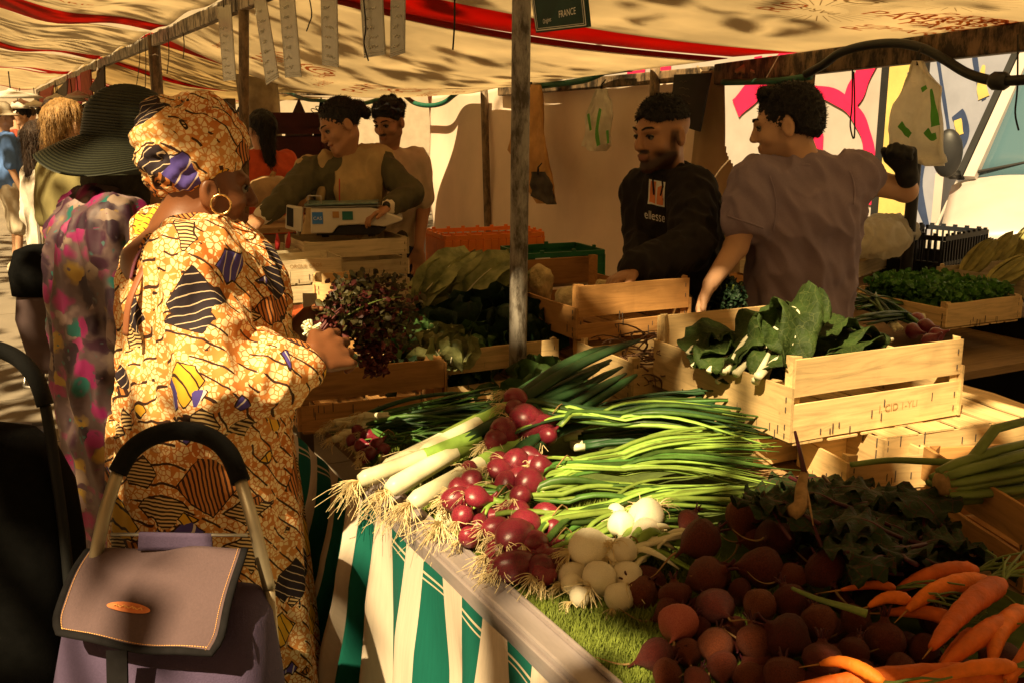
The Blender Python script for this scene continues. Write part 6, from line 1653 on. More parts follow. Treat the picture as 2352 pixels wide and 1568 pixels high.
# --- vendors
def vest():
    J = stand((1.64, 5.03), img(-.45, -.85), 1.68, .06)
    J['shR'] = PD(712, 395, 4.95); J['shL'] = PD(868, 372, 5.05); J['neck'] = lerp(J['shR'], J['shL'], .5) + UP * .05; J['chest'] = lerp(J['shR'], J['shL'], .5) - UP * .15 + img(0, 1) * .04
    J['elR'] = PD(655, 455, 4.75); J['wrR'] = PD(600, 498, 4.6); J['elL'] = PD(945, 445, 4.95); J['wrL'] = PD(893, 476, 4.8)
    hd = Head(PD(782, 292, 4.95), img(-.78, -.52, -.38), UP + img(-.1, 0) * .3, 1.02); t = person('woman in a tan vest over olive sleeves bending behind the scale', J)
    skinbody(J, hd, 'skin_tan', t, hand(J['wrR'], PD(565, 530, 4.5) - J['wrR'], img(-.4, -.2, -.9), -1, .35) + hand(J['wrL'], PD(850, 492, 4.75) - J['wrL'], (0, 0, -1), 1, .5), .006, mouth=.006); hd.eyes(t); hd.brows(t, MT['hair_black'])
    body('sweater', torso(J, .012) + arm(J, 'R', .016, 1.85) + arm(J, 'L', .018, 1.85), MT['olive'], t, .008, .03, 1, (.012, (14, 14, 8), 1.))
    for s in 'RL': body('cuff', [C(lerp(J['el' + s], J['wr' + s], .72), .044, lerp(J['el' + s], J['wr' + s], .97), .040, .01)], MT['cuff'], t, .007, .01, 1, (.004, (30, 30, 30), 2.))
    f = J['f']; V = torso(J, .034, .8, .01); V = [p for p in V if not (p[0] == 'c' and p[4] < .2 and (p[3] - J['shR']).length < .001 and p[2] < .09)]
    V += [E(J['chest'] + f * .19 + UP * .04 + J['r'] * .02, (.075, .085, .30), None, .012, True)]
    for s in 'RL': V.append(C(J['neck'] + (J['sh' + s] - J['neck']) * .45 + f * .03 + UP * .03, .035, J['chest'] + (J['sh' + s] - J['neck']) * .3 + f * .13, .022, .02))
    V.append(C(J['neck'] + (J['shL'] - J['neck']) * .5 - f * .03 + UP * .03, .045, J['neck'] + (J['shR'] - J['neck']) * .2 - f * .08 + UP * .02, .045, .02))
    body('vest', V, MT['vest'], t, .008, .02, 1, (.012, (16, 16, 6), 4.))
    body('apron', [C(J['waist'], .17, J['pel'] - UP * .25, .17, .03, (f, .8))], MT['vest'], t, .012, .03, 1, (.012, (14, 14, 4), 2.)); body('trousers', legs(J, .015), MT['navy'], t, .014, .03); shoes(J, 'shoe_dark', t)
    Hh = [hd.e((0, -.022, .05), (.083, .100, .088), 0), hd.e((0, .125, -.025), (.078, .085, .105), .012, True), hd.e((0, .0, -.135), (.2, .2, .1), .02, True), hd.e((.0, -.125, .045), (.04, .035, .04), .02), hd.e((-.02, -.14, .01), (.025, .025, .03), .01)]
    body('hair', Hh, MT['hair_black'], t, .005, .01, 1, (.005, (55, 55, 55), 3.))
    strands(t, hd, 3600, .014, (0, -.8, .0), .5, seed=5)
    m = MB()
    for q in (-1, 1): m.tube([hd.W(q * .034 + .030 * math.cos(a), .078 + .012 * math.sin(a) - .01 * abs(q), .112 + .018 * math.sin(a)) for a in [i * .42 for i in range(16)]], .0022, 6)
    for q in (-1, 1): m.tube([hd.W(q * .064, .07, .112), hd.W(q * .086, .0, .09), hd.W(q * .086, -.05, .06)], .002, 6)
    obj('sunglasses', m, MT['eye_dark'], t, True)
    obj('watch', MB().lathe([(.014, -.004), (.019, -.003), (.019, .004), (.0, .005)], 16, J['wrL'] + img(-.2, -.9, .3) * .034, img(-.2, -.9, .3)), MT['eye_dark'], t, True)
    obj('drawstring', MB().tube([J['chest'] + f * .17 + J['r'] * -.09 + UP * .1, J['chest'] + f * .175 + J['r'] * -.09 + UP * .03, J['chest'] + f * .17 + J['r'] * -.085 - UP * .04], .003, 5), MT['red_pack'], t)
vest()
def mustache():
    J = stand((2.02, 5.36), img(-.35, -.9), 1.80)
    J['shR'] = PD(822, 385, 5.55); J['shL'] = PD(955, 372, 5.6); J['neck'] = lerp(J['shR'], J['shL'], .5) + UP * .05; J['chest'] = lerp(J['shR'], J['shL'], .5) - UP * .14
    J['elR'] = J['shR'] - UP * .28; J['wrR'] = J['elR'] - UP * .24; J['elL'] = PD(972, 480, 5.6); J['wrL'] = PD(962, 570, 5.5)
    hd = Head(PD(894, 282, 5.55), img(-.42, -.85, -.28), None, .98); t = person('man with curly dark hair and moustache in a beige tee behind the vest woman', J)
    skinbody(J, hd, 'skin_tan', t, hand(J['wrR'], (0, 0, -1), J['f'], -1, .4) + hand(J['wrL'], (0, 0, -1), J['f'], 1, .4), .007, paint_head(hd, .35, None, must=1., col=(.06, .045, .04))); hd.eyes(t); hd.brows(t, MT['hair_black'], .006)
    body('tee_shirt', torso(J, .02, .74, .0) + arm(J, 'R', .026, .75) + arm(J, 'L', .026, .75), MT['beige_tee'], t, .009, .03, 1, (.010, (13, 13, 5), 6.))
    body('striped_apron', [C(J['waist'] - UP * .1, .175, J['pel'] - UP * .35, .18, .03, (J['f'], .8))], MT['dark_knit'], t, .012, .03, 1, (.010, (14, 14, 4), 2.)); body('trousers', legs(J, .015), MT['navy'], t, .014, .03); shoes(J, 'shoe_dark', t)
    R2 = random.Random(4); Hh = [hd.e((0, -.018, .052), (.082, .100, .086), 0), hd.e((0, .132, -.035), (.085, .085, .105), .01, True), hd.e((0, .02, -.12), (.2, .2, .1), .01, True)]
    for i in range(40):
        a = R2.uniform(0, 6.28); z = R2.uniform(.05, .13); r = math.sqrt(max(.0, 1 - ((z - .052) / .086) ** 2)); y = .1 * r * math.sin(a) - .018
        if y > .075 and z < .1: continue
        Hh.append(hd.e((.082 * r * math.cos(a), y, z), (.017, .017, .017), .004))
    body('hair', Hh, MT['hair_black'], t, .005, .006); strands(t, hd, 3000, .012, (0, 0, .1), 1.0, seed=4); collar(J, hd, t, 'beige_tee', .07, .0, .008)
mustache()
def hoodie():
    J = stand((2.23, 3.05), img(-.62, -.72), 1.76, .04)
    J['shL'] = PD(1588, 440, 3.62); J['shR'] = PD(1478, 440, 3.85); J['neck'] = PD(1535, 408, 3.74); J['chest'] = PD(1545, 500, 3.78); J['waist'] = PD(1555, 600, 3.8); J['pel'] = PD(1560, 680, 3.82)
    J['elL'] = PD(1592, 565, 3.40); J['wrL'] = PD(1456, 624, 3.22); J['elR'] = PD(1478, 540, 3.80); J['wrR'] = PD(1470, 610, 3.6)
    hd = Head(PD(1520, 312, 3.70), img(-.80, -.58, -.10), None, 1.10); t = person('bearded man in a black hoodie reaching into the celeriac crate', J)
    skinbody(J, hd, 'skin_tan', t, hand(J['wrL'], PD(1395, 652, 3.15) - J['wrL'], img(.1, -.2, -1), 1, .55, 1.08) + hand(J['wrR'], (0, -.2, -1), J['f'], -1, .4), .006, paint_head(hd, .95, .035, must=1., col=(.07, .055, .05)), nose=1.12); hd.eyes(t); hd.brows(t, MT['hair_black'], .0062)
    B = torso(J, .030, .76) + arm(J, 'R', .028, 1.9) + arm(J, 'L', .034, 1.92)
    B += [C(J['neck'] + J['f'] * .06 - UP * .01, .045, J['neck'] + (J['shL'] - J['neck']) * .55 - J['f'] * .02 + UP * .015, .05, .02), C(J['neck'] + (J['shL'] - J['neck']) * .55 - J['f'] * .02 + UP * .015, .05, J['neck'] - J['f'] * .10 - UP * .01, .06, .02), C(J['neck'] + J['f'] * .05 - UP * .01, .04, J['neck'] + (J['shR'] - J['neck']) * .5 + UP * .01, .045, .02)]
    body('hoodie', B, MT['hoodie'], t, .007, .03, 1, (.013, (16, 16, 10), 7.))
    f = J['f']; body('grey_jacket', [C(J['waist'] - UP * .02 - f * .015, .178, J['pel'] - UP * .2, .188, .03, (f, .84)), C(J['chest'] - UP * .1 - f * .05, .150, J['waist'] - f * .03, .17, .03, (f, .8))], MT['jacket_grey'], t, .009, .03, 1, (.012, (14, 14, 5), 8.))
    body('trousers', legs(J, .015), MT['jeans'], t, .014, .03); shoes(J, 'shoe_dark', t)
    Hh = [hd.e((0, -.010, .052), (.0775, .0965, .082), 0), hd.e((0, .135, -.010), (.12, .080, .105), .006, True), hd.e((0, -.02, -.085), (.2, .25, .14), .02, True)]
    body('hair', Hh, MT['hair_black'], t, .005, .006, 1, (.005, (60, 60, 60), 2.)); strands(t, hd, 3000, .011, (0, .35, .0), .4, seed=3)
    # chest emblem and lettering, laid on the front of the hoodie
    dg = bpy.context.evaluated_depsgraph_get(); ho = [c for c in t.children if c.name.startswith('hoodie')][0]
    from mathutils.bvhtree import BVHTree
    me = ho.data; bv = BVHTree.FromPolygons([v.co + t.location for v in me.vertices], [tuple(p.vertices) for p in me.polygons])
    def onto(px, py, off=.004):
        d = Vector(ray(px, py)).normalized(); h = bv.ray_cast(Vector((0, 0, EYE)), d)
        if h[0] is None: return PD(px, py, 3.6)
        return h[0] + h[1] * off
    def patch(name, quad, mat, off, parent=t, n=5):
        a, b, c, d = [Vector((*q, 0)) for q in quad]
        return obj(name, MB().grid(lambda u, v: onto(*(lerp(lerp(a, b, u), lerp(d, c, u), v))[:2], off), n, n), mat, parent, True)
    pw = patch('emblem', [(1492, 412), (1530, 420), (1527, 476), (1489, 469)], MT['chalk'], .004)
    patch('emblem_half', [(1496, 416), (1510, 419), (1508, 470), (1492, 466)], MT['logo_patch'], .007, pw); patch('emblem_half', [(1514, 432), (1527, 426), (1524, 471), (1511, 470)], MT['logo_patch'], .007, pw)
    for pts in ([(1500, 400), (1502, 425), (1504, 450)], [(1523, 404), (1524, 430), (1522, 452)]): obj('drawstring', MB().tube([onto(*p, .008) for p in pts], .0035, 6), MT['hoodie'], t, True)
    V, Fc = text_mesh('ellesse', 28.); xs = [v[0] for v in V]
    obj('lettering', MB().add([onto(1506 + x * .62, 497 - y * 1.05 + x * .12, .006) for x, y, _ in V], Fc), MT['chalk'], t)
hoodie()
def purple():
    J = stand((2.52, 2.66), img(-.30, .92), 1.78)
    J['shL'] = PD(1742, 425, 3.42); J['shR'] = PD(1962, 408, 3.42); J['neck'] = PD(1848, 378, 3.44); J['chest'] = PD(1850, 500, 3.47); J['waist'] = PD(1838, 640, 3.5); J['pel'] = PD(1830, 740, 3.5)
    J['elL'] = PD(1690, 568, 3.36); J['wrL'] = PD(1632, 652, 3.22); J['elR'] = PD(2080, 438, 3.50); J['wrR'] = PD(2084, 398, 3.42)
    hd = Head(PD(1806, 290, 3.45), img(-.93, .30, -.16), None, 1.06); t = person('man in a purple tee seen from behind with a black glove raised', J)
    skinbody(J, hd, 'skin_fair', t, hand(J['wrL'], PD(1610, 700, 3.2) - J['wrL'], img(.3, -.3, -.6), 1, .5, 1.05) + hand(J['wrR'], PD(2072, 330, 3.4) - J['wrR'], img(-.5, -.6, 0), -1, 1.2, 1.0), .006, paint_head(hd, .35, None)); hd.eyes(t); hd.brows(t, MT['hair_black'], .006)
    B = torso(J, .028, .78, .0) + arm(J, 'L', .038, .50, .02, 1.05) + [C(J['shR'], .082, lerp(J['shR'], J['elR'], .12), .074, .03)] + [C(J['chest'], .19, J['waist'], .172, .05, (J['f'], .75)), C(J['waist'], .172, J['pel'] - UP * .06, .182, .04, (J['f'], .75))]
    body('tee_shirt', B, MT['purple_tee'], t, .007, .03, 1, (.017, (15, 15, 5), 9., Matrix.Rotation(.5, 3, 'Y') @ Matrix.Rotation(.3, 3, 'X')))
    gl = [C(p[1], p[2] + .004, p[3], p[4] + .004, p[5], p[6], p[7]) for p in hand(J['wrR'], PD(2072, 330, 3.4) - J['wrR'], img(-.5, -.6, 0), -1, 1.2, 1.0)] + [C(lerp(J['elR'], J['wrR'], .8), .040, J['wrR'], .036, .01)]
    body('black_glove', gl, MT['glove'], t, .005, .01)
    body('trousers', legs(J, .018), MT['jeans'], t, .014, .03); shoes(J, 'shoe_dark', t)
    Hh = [hd.e((0, -.020, .050), (.083, .100, .086), 0), hd.e((0, -.05, .0), (.078, .068, .07), .03), hd.e((0, .135, -.03), (.1, .085, .10), .006, True), hd.e((0, .03, -.115), (.2, .15, .1), .015, True), hd.e((0, -.02, -.16), (.2, .2, .1), .03, True), hd.cap((-.035, .055, .110), .022, (.035, .055, .110), .022, .02)]
    for q in (-1, 1): Hh.append(hd.e((q * .085, -.008, -.005), (.02, .026, .042), .004, True))
    body('hair', Hh, MT['hair_black'], t, .005, .01, 1, (.006, (60, 60, 60), 5.)); strands(t, hd, 3600, .011, (0, .15, .25), .25, seed=2)
    collar(J, hd, t, 'purple_tee', .072, .0, .009, .0)
    from mathutils.bvhtree import BVHTree
    te = [c for c in t.children if c.name.startswith('tee_shirt')][0].data; bv = BVHTree.FromPolygons([v.co + t.location for v in te.vertices], [tuple(p.vertices) for p in te.polygons])
    def lay(pts, r, nm):
        P = []
        for q in smoothpath([Vector((a, b, 0)) for a, b in pts], 10):
            h = bv.ray_cast(Vector((0, 0, EYE)), Vector(ray(q.x, q.y)).normalized())
            if h[0] is not None: P.append(h[0] + h[1] * .001)
        if len(P) > 2: obj(nm, MB().tube(P, r, 5), MT['purple_tee'], t, True)
    lay([(1768, 405), (1778, 440), (1782, 480), (1776, 530)], .0032, 'sleeve_seam'); lay([(1952, 395), (1962, 430), (1960, 470)], .0032, 'sleeve_seam'); lay([(1672, 497), (1700, 506), (1730, 516), (1752, 524)], .0034, 'sleeve_hem')
purple()
# --- bystanders
def bystander(label, px, py_head, D, f, h, top, bottom, hair, skin_='skin_fair', long_hair=0., cap=None, shorts=False, arms=None, vox=.012, sleeve=.7, shoe='shoe_light', bag=None):
    c = PD(px, py_head, D); J = stand((c.x, c.y), f, h); J['head'] = c; k = c.z - J['neck'].z
    hd = Head(c, f, None, 1.0); t = person(label, J)
    if arms:
        for kk, v in arms.items(): J[kk] = PD(*v)
    skinbody(J, hd, skin_, t, hand(J['wrR'], J['wrR'] - J['elR'], J['f'], -1, .4) + hand(J['wrL'], J['wrL'] - J['elL'], J['f'], 1, .4), vox)
    body('top', torso(J, .022, .75) + arm(J, 'R', .022, sleeve) + arm(J, 'L', .022, sleeve), MT[top], t, vox, .03, 1, (.012, (12, 12, 5), px * .1))
    body('shorts' if shorts else 'trousers', [C(J['pel'], .172, J['pel'] - UP * .08, .172, .03, (J['f'], .75))] + legs(J, .022, .03, .0 if shorts else 1.), MT[bottom], t, vox, .03, 1, (.008, (12, 12, 4), 2.))
    Hh = [hd.e((0, -.02, .05), (.083, .1, .086), 0), hd.e((0, .13, -.03), (.09, .08, .105), .01, True), hd.e((0, .03, -.13), (.2, .2, .1), .01, True)]
    if long_hair: Hh += [C(hd.W(0, -.075, .03), .055, hd.W(0, -.09, -long_hair), .04, .03)]
    body('hair', Hh, MT[hair], t, .008, .01, 1, (.008, (40, 40, 12), 3.))
    if D < 7: strands(t, hd, 2500, .05 if long_hair else .02, (0, -.2, -1.2 if long_hair else 0), .25, seed=6, mat=hair)
    if cap:
        m = MB(); m.lathe([(.0, .11), (.05, .105), (.085, .075), (.1, .02), (.105, -.01), (.16, -.03), (.165, -.04)], 24, hd.W(0, -.01, .05), hd.u); solidify(obj('hat', m, MT[cap], t, True), .004)
    shoes(J, shoe, t); return t
bystander('woman with a blond ponytail in an olive tee and pink trousers', 158, 292, 4.9, img(.55, .8), 1.70, 'olive_tee', 'pink_trouser', 'hair_blond', long_hair=.13, shoe='shoe_dark', vox=.010, sleeve=.75)
bystander('dark haired woman in a white lace top beside the blond woman', 98, 325, 6.4, img(.5, .6), 1.60, 'white_lace', 'jeans', 'hair_brown', long_hair=.2, sleeve=1.3)
bystander('man in blue shirt, pale hat and beige shorts at the left edge', 8, 268, 11.0, img(.7, .5), 1.76, 'blue_shirt', 'shorts', 'hair_brown', cap='shorts', shorts=True, sleeve=.9)
bystander('person with long dark hair in a red top beyond the brown pole', 600, 300, 6.6, img(-.6, .7), 1.68, 'red_top', 'navy', 'hair_black', long_hair=.22, sleeve=1.9)
far = [(52, 268, 14, 'navy', 'distant shopper in navy beside the blue shirted man', 'hair_black'), (118, 262, 9.5, 'black_cloth', 'distant shopper in black behind the white lace top', 'hair_brown'), (72, 264, 18, 'cloth_dark', 'small distant shopper in brown far down the row', 'hair_brown'), (180, 268, 10.5, 'navy', 'distant dark haired shopper left of the black hat', 'hair_black'),
       (205, 262, 13, 'white_lace', 'distant shopper in white at the left of the hat brim', 'hair_black'), (95, 262, 22, 'black_cloth', 'tiny distant shopper deep in the crowd', 'hair_black'), (36, 262, 20, 'cloth_red', 'tiny distant shopper in red at the far left', 'hair_brown'), (560, 268, 12, 'black_cloth', 'dark vendor partly behind the headwrap', 'hair_black')]
for (px, py, D, top, lb, hr) in far: bystander(lb, px, py, D, img(ru(-1, 1), ru(-1, 1)), ru(1.62, 1.78), top, 'navy', hr, vox=.016, sleeve=1.6)
# ---------------------------------------------------------------- shopping trolleys
def loft(rows, a, b, n=36, p=3.2):
    """rows: (centre, half width along a, half depth along b); superellipse sections"""
    V = []; Fc = []; a = Vector(a).normalized(); b = Vector(b).normalized()
    for c, w, d in rows:
        for k in range(n):
            t = 2 * math.pi * k / n; cs, sn = math.cos(t), math.sin(t)
            V.append(Vector(c) + a * (w * math.copysign(abs(cs) ** (2 / p), cs)) + b * (d * math.copysign(abs(sn) ** (2 / p), sn)))
    m = len(rows)
    for i in range(m - 1):
        for k in range(n): Fc.append((i * n + k, i * n + (k + 1) % n, (i + 1) * n + (k + 1) % n, (i + 1) * n + k))
    Fc += [tuple(range(n - 1, -1, -1)), tuple((m - 1) * n + k for k in range(n))]
    return MB().add(V, Fc)
def trolley_main():
    TL, TR, BL, BR = PD(205, 1270, 1.78), PD(562, 1264, 1.72), PD(118, 1452, 1.60), PD(505, 1508, 1.56)
    a = (TR - TL).normalized(); b = Vector((-a.y, a.x, 0)).normalized()
    base = (TL + TR) / 2; base = Vector((base.x, base.y, 0)) - b * .02
    t = thing('shopping_trolley', 'purple fabric shopping trolley with a black arched handle in the foreground', 'trolley', base)
    hp = [(206, 1350, 1.75), (238, 1190, 1.765), (270, 1085, 1.81), (300, 1035, 1.83), (350, 1001, 1.85), (415, 988, 1.86), (480, 1002, 1.85), (525, 1040, 1.83), (553, 1105, 1.80), (583, 1205, 1.76), (618, 1350, 1.75)]
    H = [PD(*p) for p in hp]; hh = obj('handle', MB().tube(smoothpath([H[0], H[1], H[2]], 6), .0125, 10), MT['gold_tube'], t, True)
    obj('handle', MB().tube(smoothpath([H[8], H[9], H[10]], 6), .0125, 10), MT['gold_tube'], t, True)
    obj('foam_grip', MB().tube(smoothpath(H[2:9], 6), .0185, 14), MT['foam'], t, True)
    for i in (0, 10): obj('frame_tube', MB().tube([H[i], Vector((H[i].x, H[i].y, .12)) + b * .03], .011, 8), MT['gold_tube'], t, True)
    obj('cross_bar', MB().tube([PD(255, 1226, 1.755), PD(568, 1228, 1.735)], .0035, 8), MT['steel'], t, True)
    tp = obj('hanging_tab', MB().grid(lambda u, v: lerp(lerp(PD(320, 1221, 1.745), PD(486, 1224, 1.74), u), lerp(PD(318, 1262, 1.745), PD(488, 1262, 1.735), u), v) , 8, 4), MT['bag_purple'], t, True); solidify(tp, .006)
    up = (TL + TR + BL + BR) / 4; f0 = (TL + TR) / 2; f1 = (BL + BR) / 2; mid = (f0 + f1) / 2
    def cen(z, off): return Vector((mid.x, mid.y, z)) + b * (off + .065) + a * -.01
    bag = loft([(cen(.775, .02), .15, .05), (cen(.765, .01), .18, .08), (cen(.72, .0), .20, .105), (cen(.6, -.015), .215, .125), (cen(.42, -.02), .228, .14), (cen(.2, -.01), .22, .14), (cen(.13, 0), .20, .12)], a, b, 44, 3.0)
    V = np.array(bag.v); Q = [f for f in bag.f]
    bag.v = [tuple(Vector(v) + b * (.010 * math.sin(v[0] * 40 + v[2] * 12) * math.sin(v[2] * 9))) for v in bag.v]
    obj('bag_body', bag, MT['bag_purple'], t, True)
    def fl(u, v, off=0.):
        k = v; uu = u
        # rounded lower corners
        w = 1 - .10 * max(0, (v - .78) / .22) ** 2.2
        uu = .5 + (u - .5) * w
        p = lerp(lerp(TL, TR, uu), lerp(BL, BR, uu), v + .06 * math.sin(math.pi * u) * v)
        n = a.cross((f1 - f0).normalized()); n = n if n.z > 0 else -n
        return p + n * (.022 * math.sin(math.pi * min(1, v * .9 + .05)) * (.4 + .6 * math.sin(math.pi * u)) + off + .004 * math.sin(u * 11 + v * 5)) + Vector((0, 0, .004))
    fo = obj('flap', MB().grid(lambda u, v: fl(u, v), 30, 26), MT['bag_flap'], t, True); solidify(fo, .008)
    edge = [fl(0, v, .002) for v in [i / 14 for i in range(15)]] + [fl(u, 1, .002) for u in [i / 20 for i in range(1, 21)]] + [fl(1, v, .002) for v in [1 - i / 14 for i in range(1, 15)]]
    obj('piping', MB().tube(edge, .008, 8, flat=.7), MT['piping'], fo, True)
    m = MB(); m.add([fl(.45 + .13 * math.cos(q), .70 + .045 * math.sin(q), .009) for q in [i * .2618 for i in range(24)]], [tuple(range(24))]); obj('brand_patch', m, MT['logo_patch'], fo)
    m = MB()
    for i in range(7): m.tube([fl(.37 + .024 * i, .705 - .01 * (i % 2), .0105), fl(.385 + .024 * i, .69 + .02 * (i % 2), .0105), fl(.393 + .024 * i, .71, .0105)], .0012, 4)
    tag(obj('patch_stitching', m, MT['logo_line'], fo), kind='stuff')
    m = MB()
    for q in range(60):
        v0 = q / 60
        for u_ in (.035, .965): m.tube([fl(u_, v0, .0055), fl(u_, v0 + .009, .0055)], .0007, 3)
        m.tube([fl(.03 + .94 * v0, .965, .0055), fl(.03 + .94 * (v0 + .009), .965, .0055)], .0007, 3)
    tag(obj('stitching', m, MT['logo_line'], fo), kind='stuff')
    s0 = fl(.42, 1.0, -.004); s1 = s0 - UP * .13 - b * .015
    solidify(obj('buckle_strap', MB().grid(lambda u, v: lerp(s0, s1, v) + a * lerp(-.02, .02, u) - b * .012, 2, 6), MT['piping'], t), .004)
    q = lerp(s0, s1, .55) - b * .018
    bk = obj('buckle', MB().box(q, (.055, .016, .03), Matrix((a, b, UP)).transposed()).box(q - UP * .03, (.032, .012, .04), Matrix((a, b, UP)).transposed()), MT['dark_plastic'], t); bevel(bk, .004)
    for s in (-1, 1):
        w = obj('wheel', MB().lathe([(0, -.015), (.06, -.015), (.075, -.01), (.075, .01), (.06, .015), (0, .015)], 20, base + a * .19 * s + b * .1 + UP * .075, a), MT['rubber'], t, True); obj('hub', MB().lathe([(.02, -.02), (.02, .02)], 10, base + a * .19 * s + b * .1 + UP * .075, a), MT['steel'], w, True)
    obj('foot_bar', MB().tube([base + a * .17 - b * .1 + UP * .13, base + a * .17 - b * .12 + UP * .012, base - a * .17 - b * .12 + UP * .012, base - a * .17 - b * .1 + UP * .13], .008, 8), MT['gold_tube'], t, True)
trolley_main()
def trolley_black():
    base = PD(30, 1200, 1.92); base.z = 0; a = Vector((RT[0], RT[1], 0)); b = Vector((FW[0], FW[1], 0))
    t = thing('shopping_trolley', 'black shopping trolley cut off at the lower left corner', 'trolley', base)
    c = PD(-40, 1150, 1.90); W = lambda z, o: Vector((c.x, c.y, z)) + b * o
    obj('bag_body', loft([(W(1.05, .02), .06, .03), (W(1.04, .01), .115, .06), (W(1.0, 0), .155, .09), (W(.93, 0), .18, .11), (W(.80, 0), .187, .12), (W(.60, 0), .175, .12), (W(.3, 0), .16, .12), (W(.2, 0), .14, .1)], a, b, 36, 2.6), MT['black_cloth'], t, True)
    H = [PD(*p) for p in ((-90, 830, 1.90), (-40, 800, 1.90), (0, 803, 1.90), (48, 828, 1.90), (84, 872, 1.89), (104, 930, 1.88), (116, 1000, 1.87), (126, 1070, 1.86))]
    obj('handle_grip', MB().tube(smoothpath(H[:6], 6), .016, 12), MT['foam'], t, True); obj('handle', MB().tube(smoothpath(H[5:] + [PD(150, 1250, 1.85), PD(165, 1420, 1.84)], 6), .011, 10), MT['black_metal'], t, True)
    o = obj('plaid_pouch', loft([(PD(50, 1042, 1.98), .055, .02), (PD(50, 1020, 1.98), .062, .03), (PD(50, 985, 1.98), .06, .03), (PD(50, 975, 1.98), .05, .02)], a, b, 24, 3), MT['plaid'], t, True)
    for y in (1425, 1505): obj('frame_rod', MB().tube([PD(-60, y + 14, 1.94), PD(112, y - 8, 1.94)], .005, 8), MT['steel'], t, True)
    solidify(obj('side_pocket', MB().grid(lambda u, v: lerp(lerp(PD(-60, 1330, 1.99), PD(120, 1330, 1.99), u), lerp(PD(-60, 1600, 1.96), PD(100, 1600, 1.96), u), v), 8, 8), MT['black_cloth'], t, True), .01)
    for s in (-1, 1): obj('wheel', MB().lathe([(0, -.015), (.07, -.015), (.08, 0), (.07, .015), (0, .015)], 18, base - a * .06 + a * .15 * s + b * .1 + UP * .08, a), MT['rubber'], t, True)
    for s in (-1, 1): obj('foot', MB().tube([W(.22, -.08) + a * .1 * s, W(.01, -.10) + a * .1 * s], .01, 8), MT['black_metal'], t, True)
trolley_black()
def trolley_far():
    base = PZ(100, 890, 0); a = Vector((RT[0], RT[1], 0)); b = Vector((FW[0], FW[1], 0)); D = base.x * FW[0] + base.y * FW[1]
    t = thing('shopping_trolley', 'slouching mauve and black trolley on a steel frame behind the hat woman', 'trolley', base)
    c = PD(108, 730, D); c.z = 0; W = lambda z, o: c + b * o + UP * z
    m = loft([(W(.80, 0), .10, .07), (W(.78, 0), .14, .10), (W(.66, 0), .165, .12), (W(.45, 0), .16, .13), (W(.18, 0), .13, .11), (W(.12, 0), .11, .09)], a, b, 32, 2.6)
    m.v = [tuple(Vector(v) + b * .02 * math.sin(v[2] * 22 + v[0] * 9) + a * .02 * math.sin(v[2] * 13)) for v in m.v]; obj('bag_body', m, MT['mauve_bag'], t, True)
    obj('bag_lid', loft([(W(.90, .02), .08, .05), (W(.87, 0), .15, .10), (W(.74, -.01), .185, .14), (W(.60, -.01), .178, .135)], a, b, 32, 2.6), MT['black_cloth'], t, True)
    obj('handle', MB().tube(smoothpath([W(.5, .12) - a * .05, W(1.05, .15) - a * .06, W(1.18, .16) - a * .03, W(1.22, .16) + a * .03, W(1.20, .16) + a * .10], 6), .013, 8), MT['steel'], t, True)
    obj('base_frame', MB().tube(smoothpath([W(.22, .08) - a * .16, W(.05, -.02) - a * .17, W(.02, -.06) - a * .12, W(.03, -.06) + a * .18], 5), .011, 8), MT['steel'], t, True)
    for s in (-1, 1): obj('wheel', MB().lathe([(0, -.015), (.07, -.015), (.08, 0), (.07, .015), (0, .015)], 18, W(.08, .12) + a * .15 * s, a), MT['rubber'], t, True)
trolley_far()

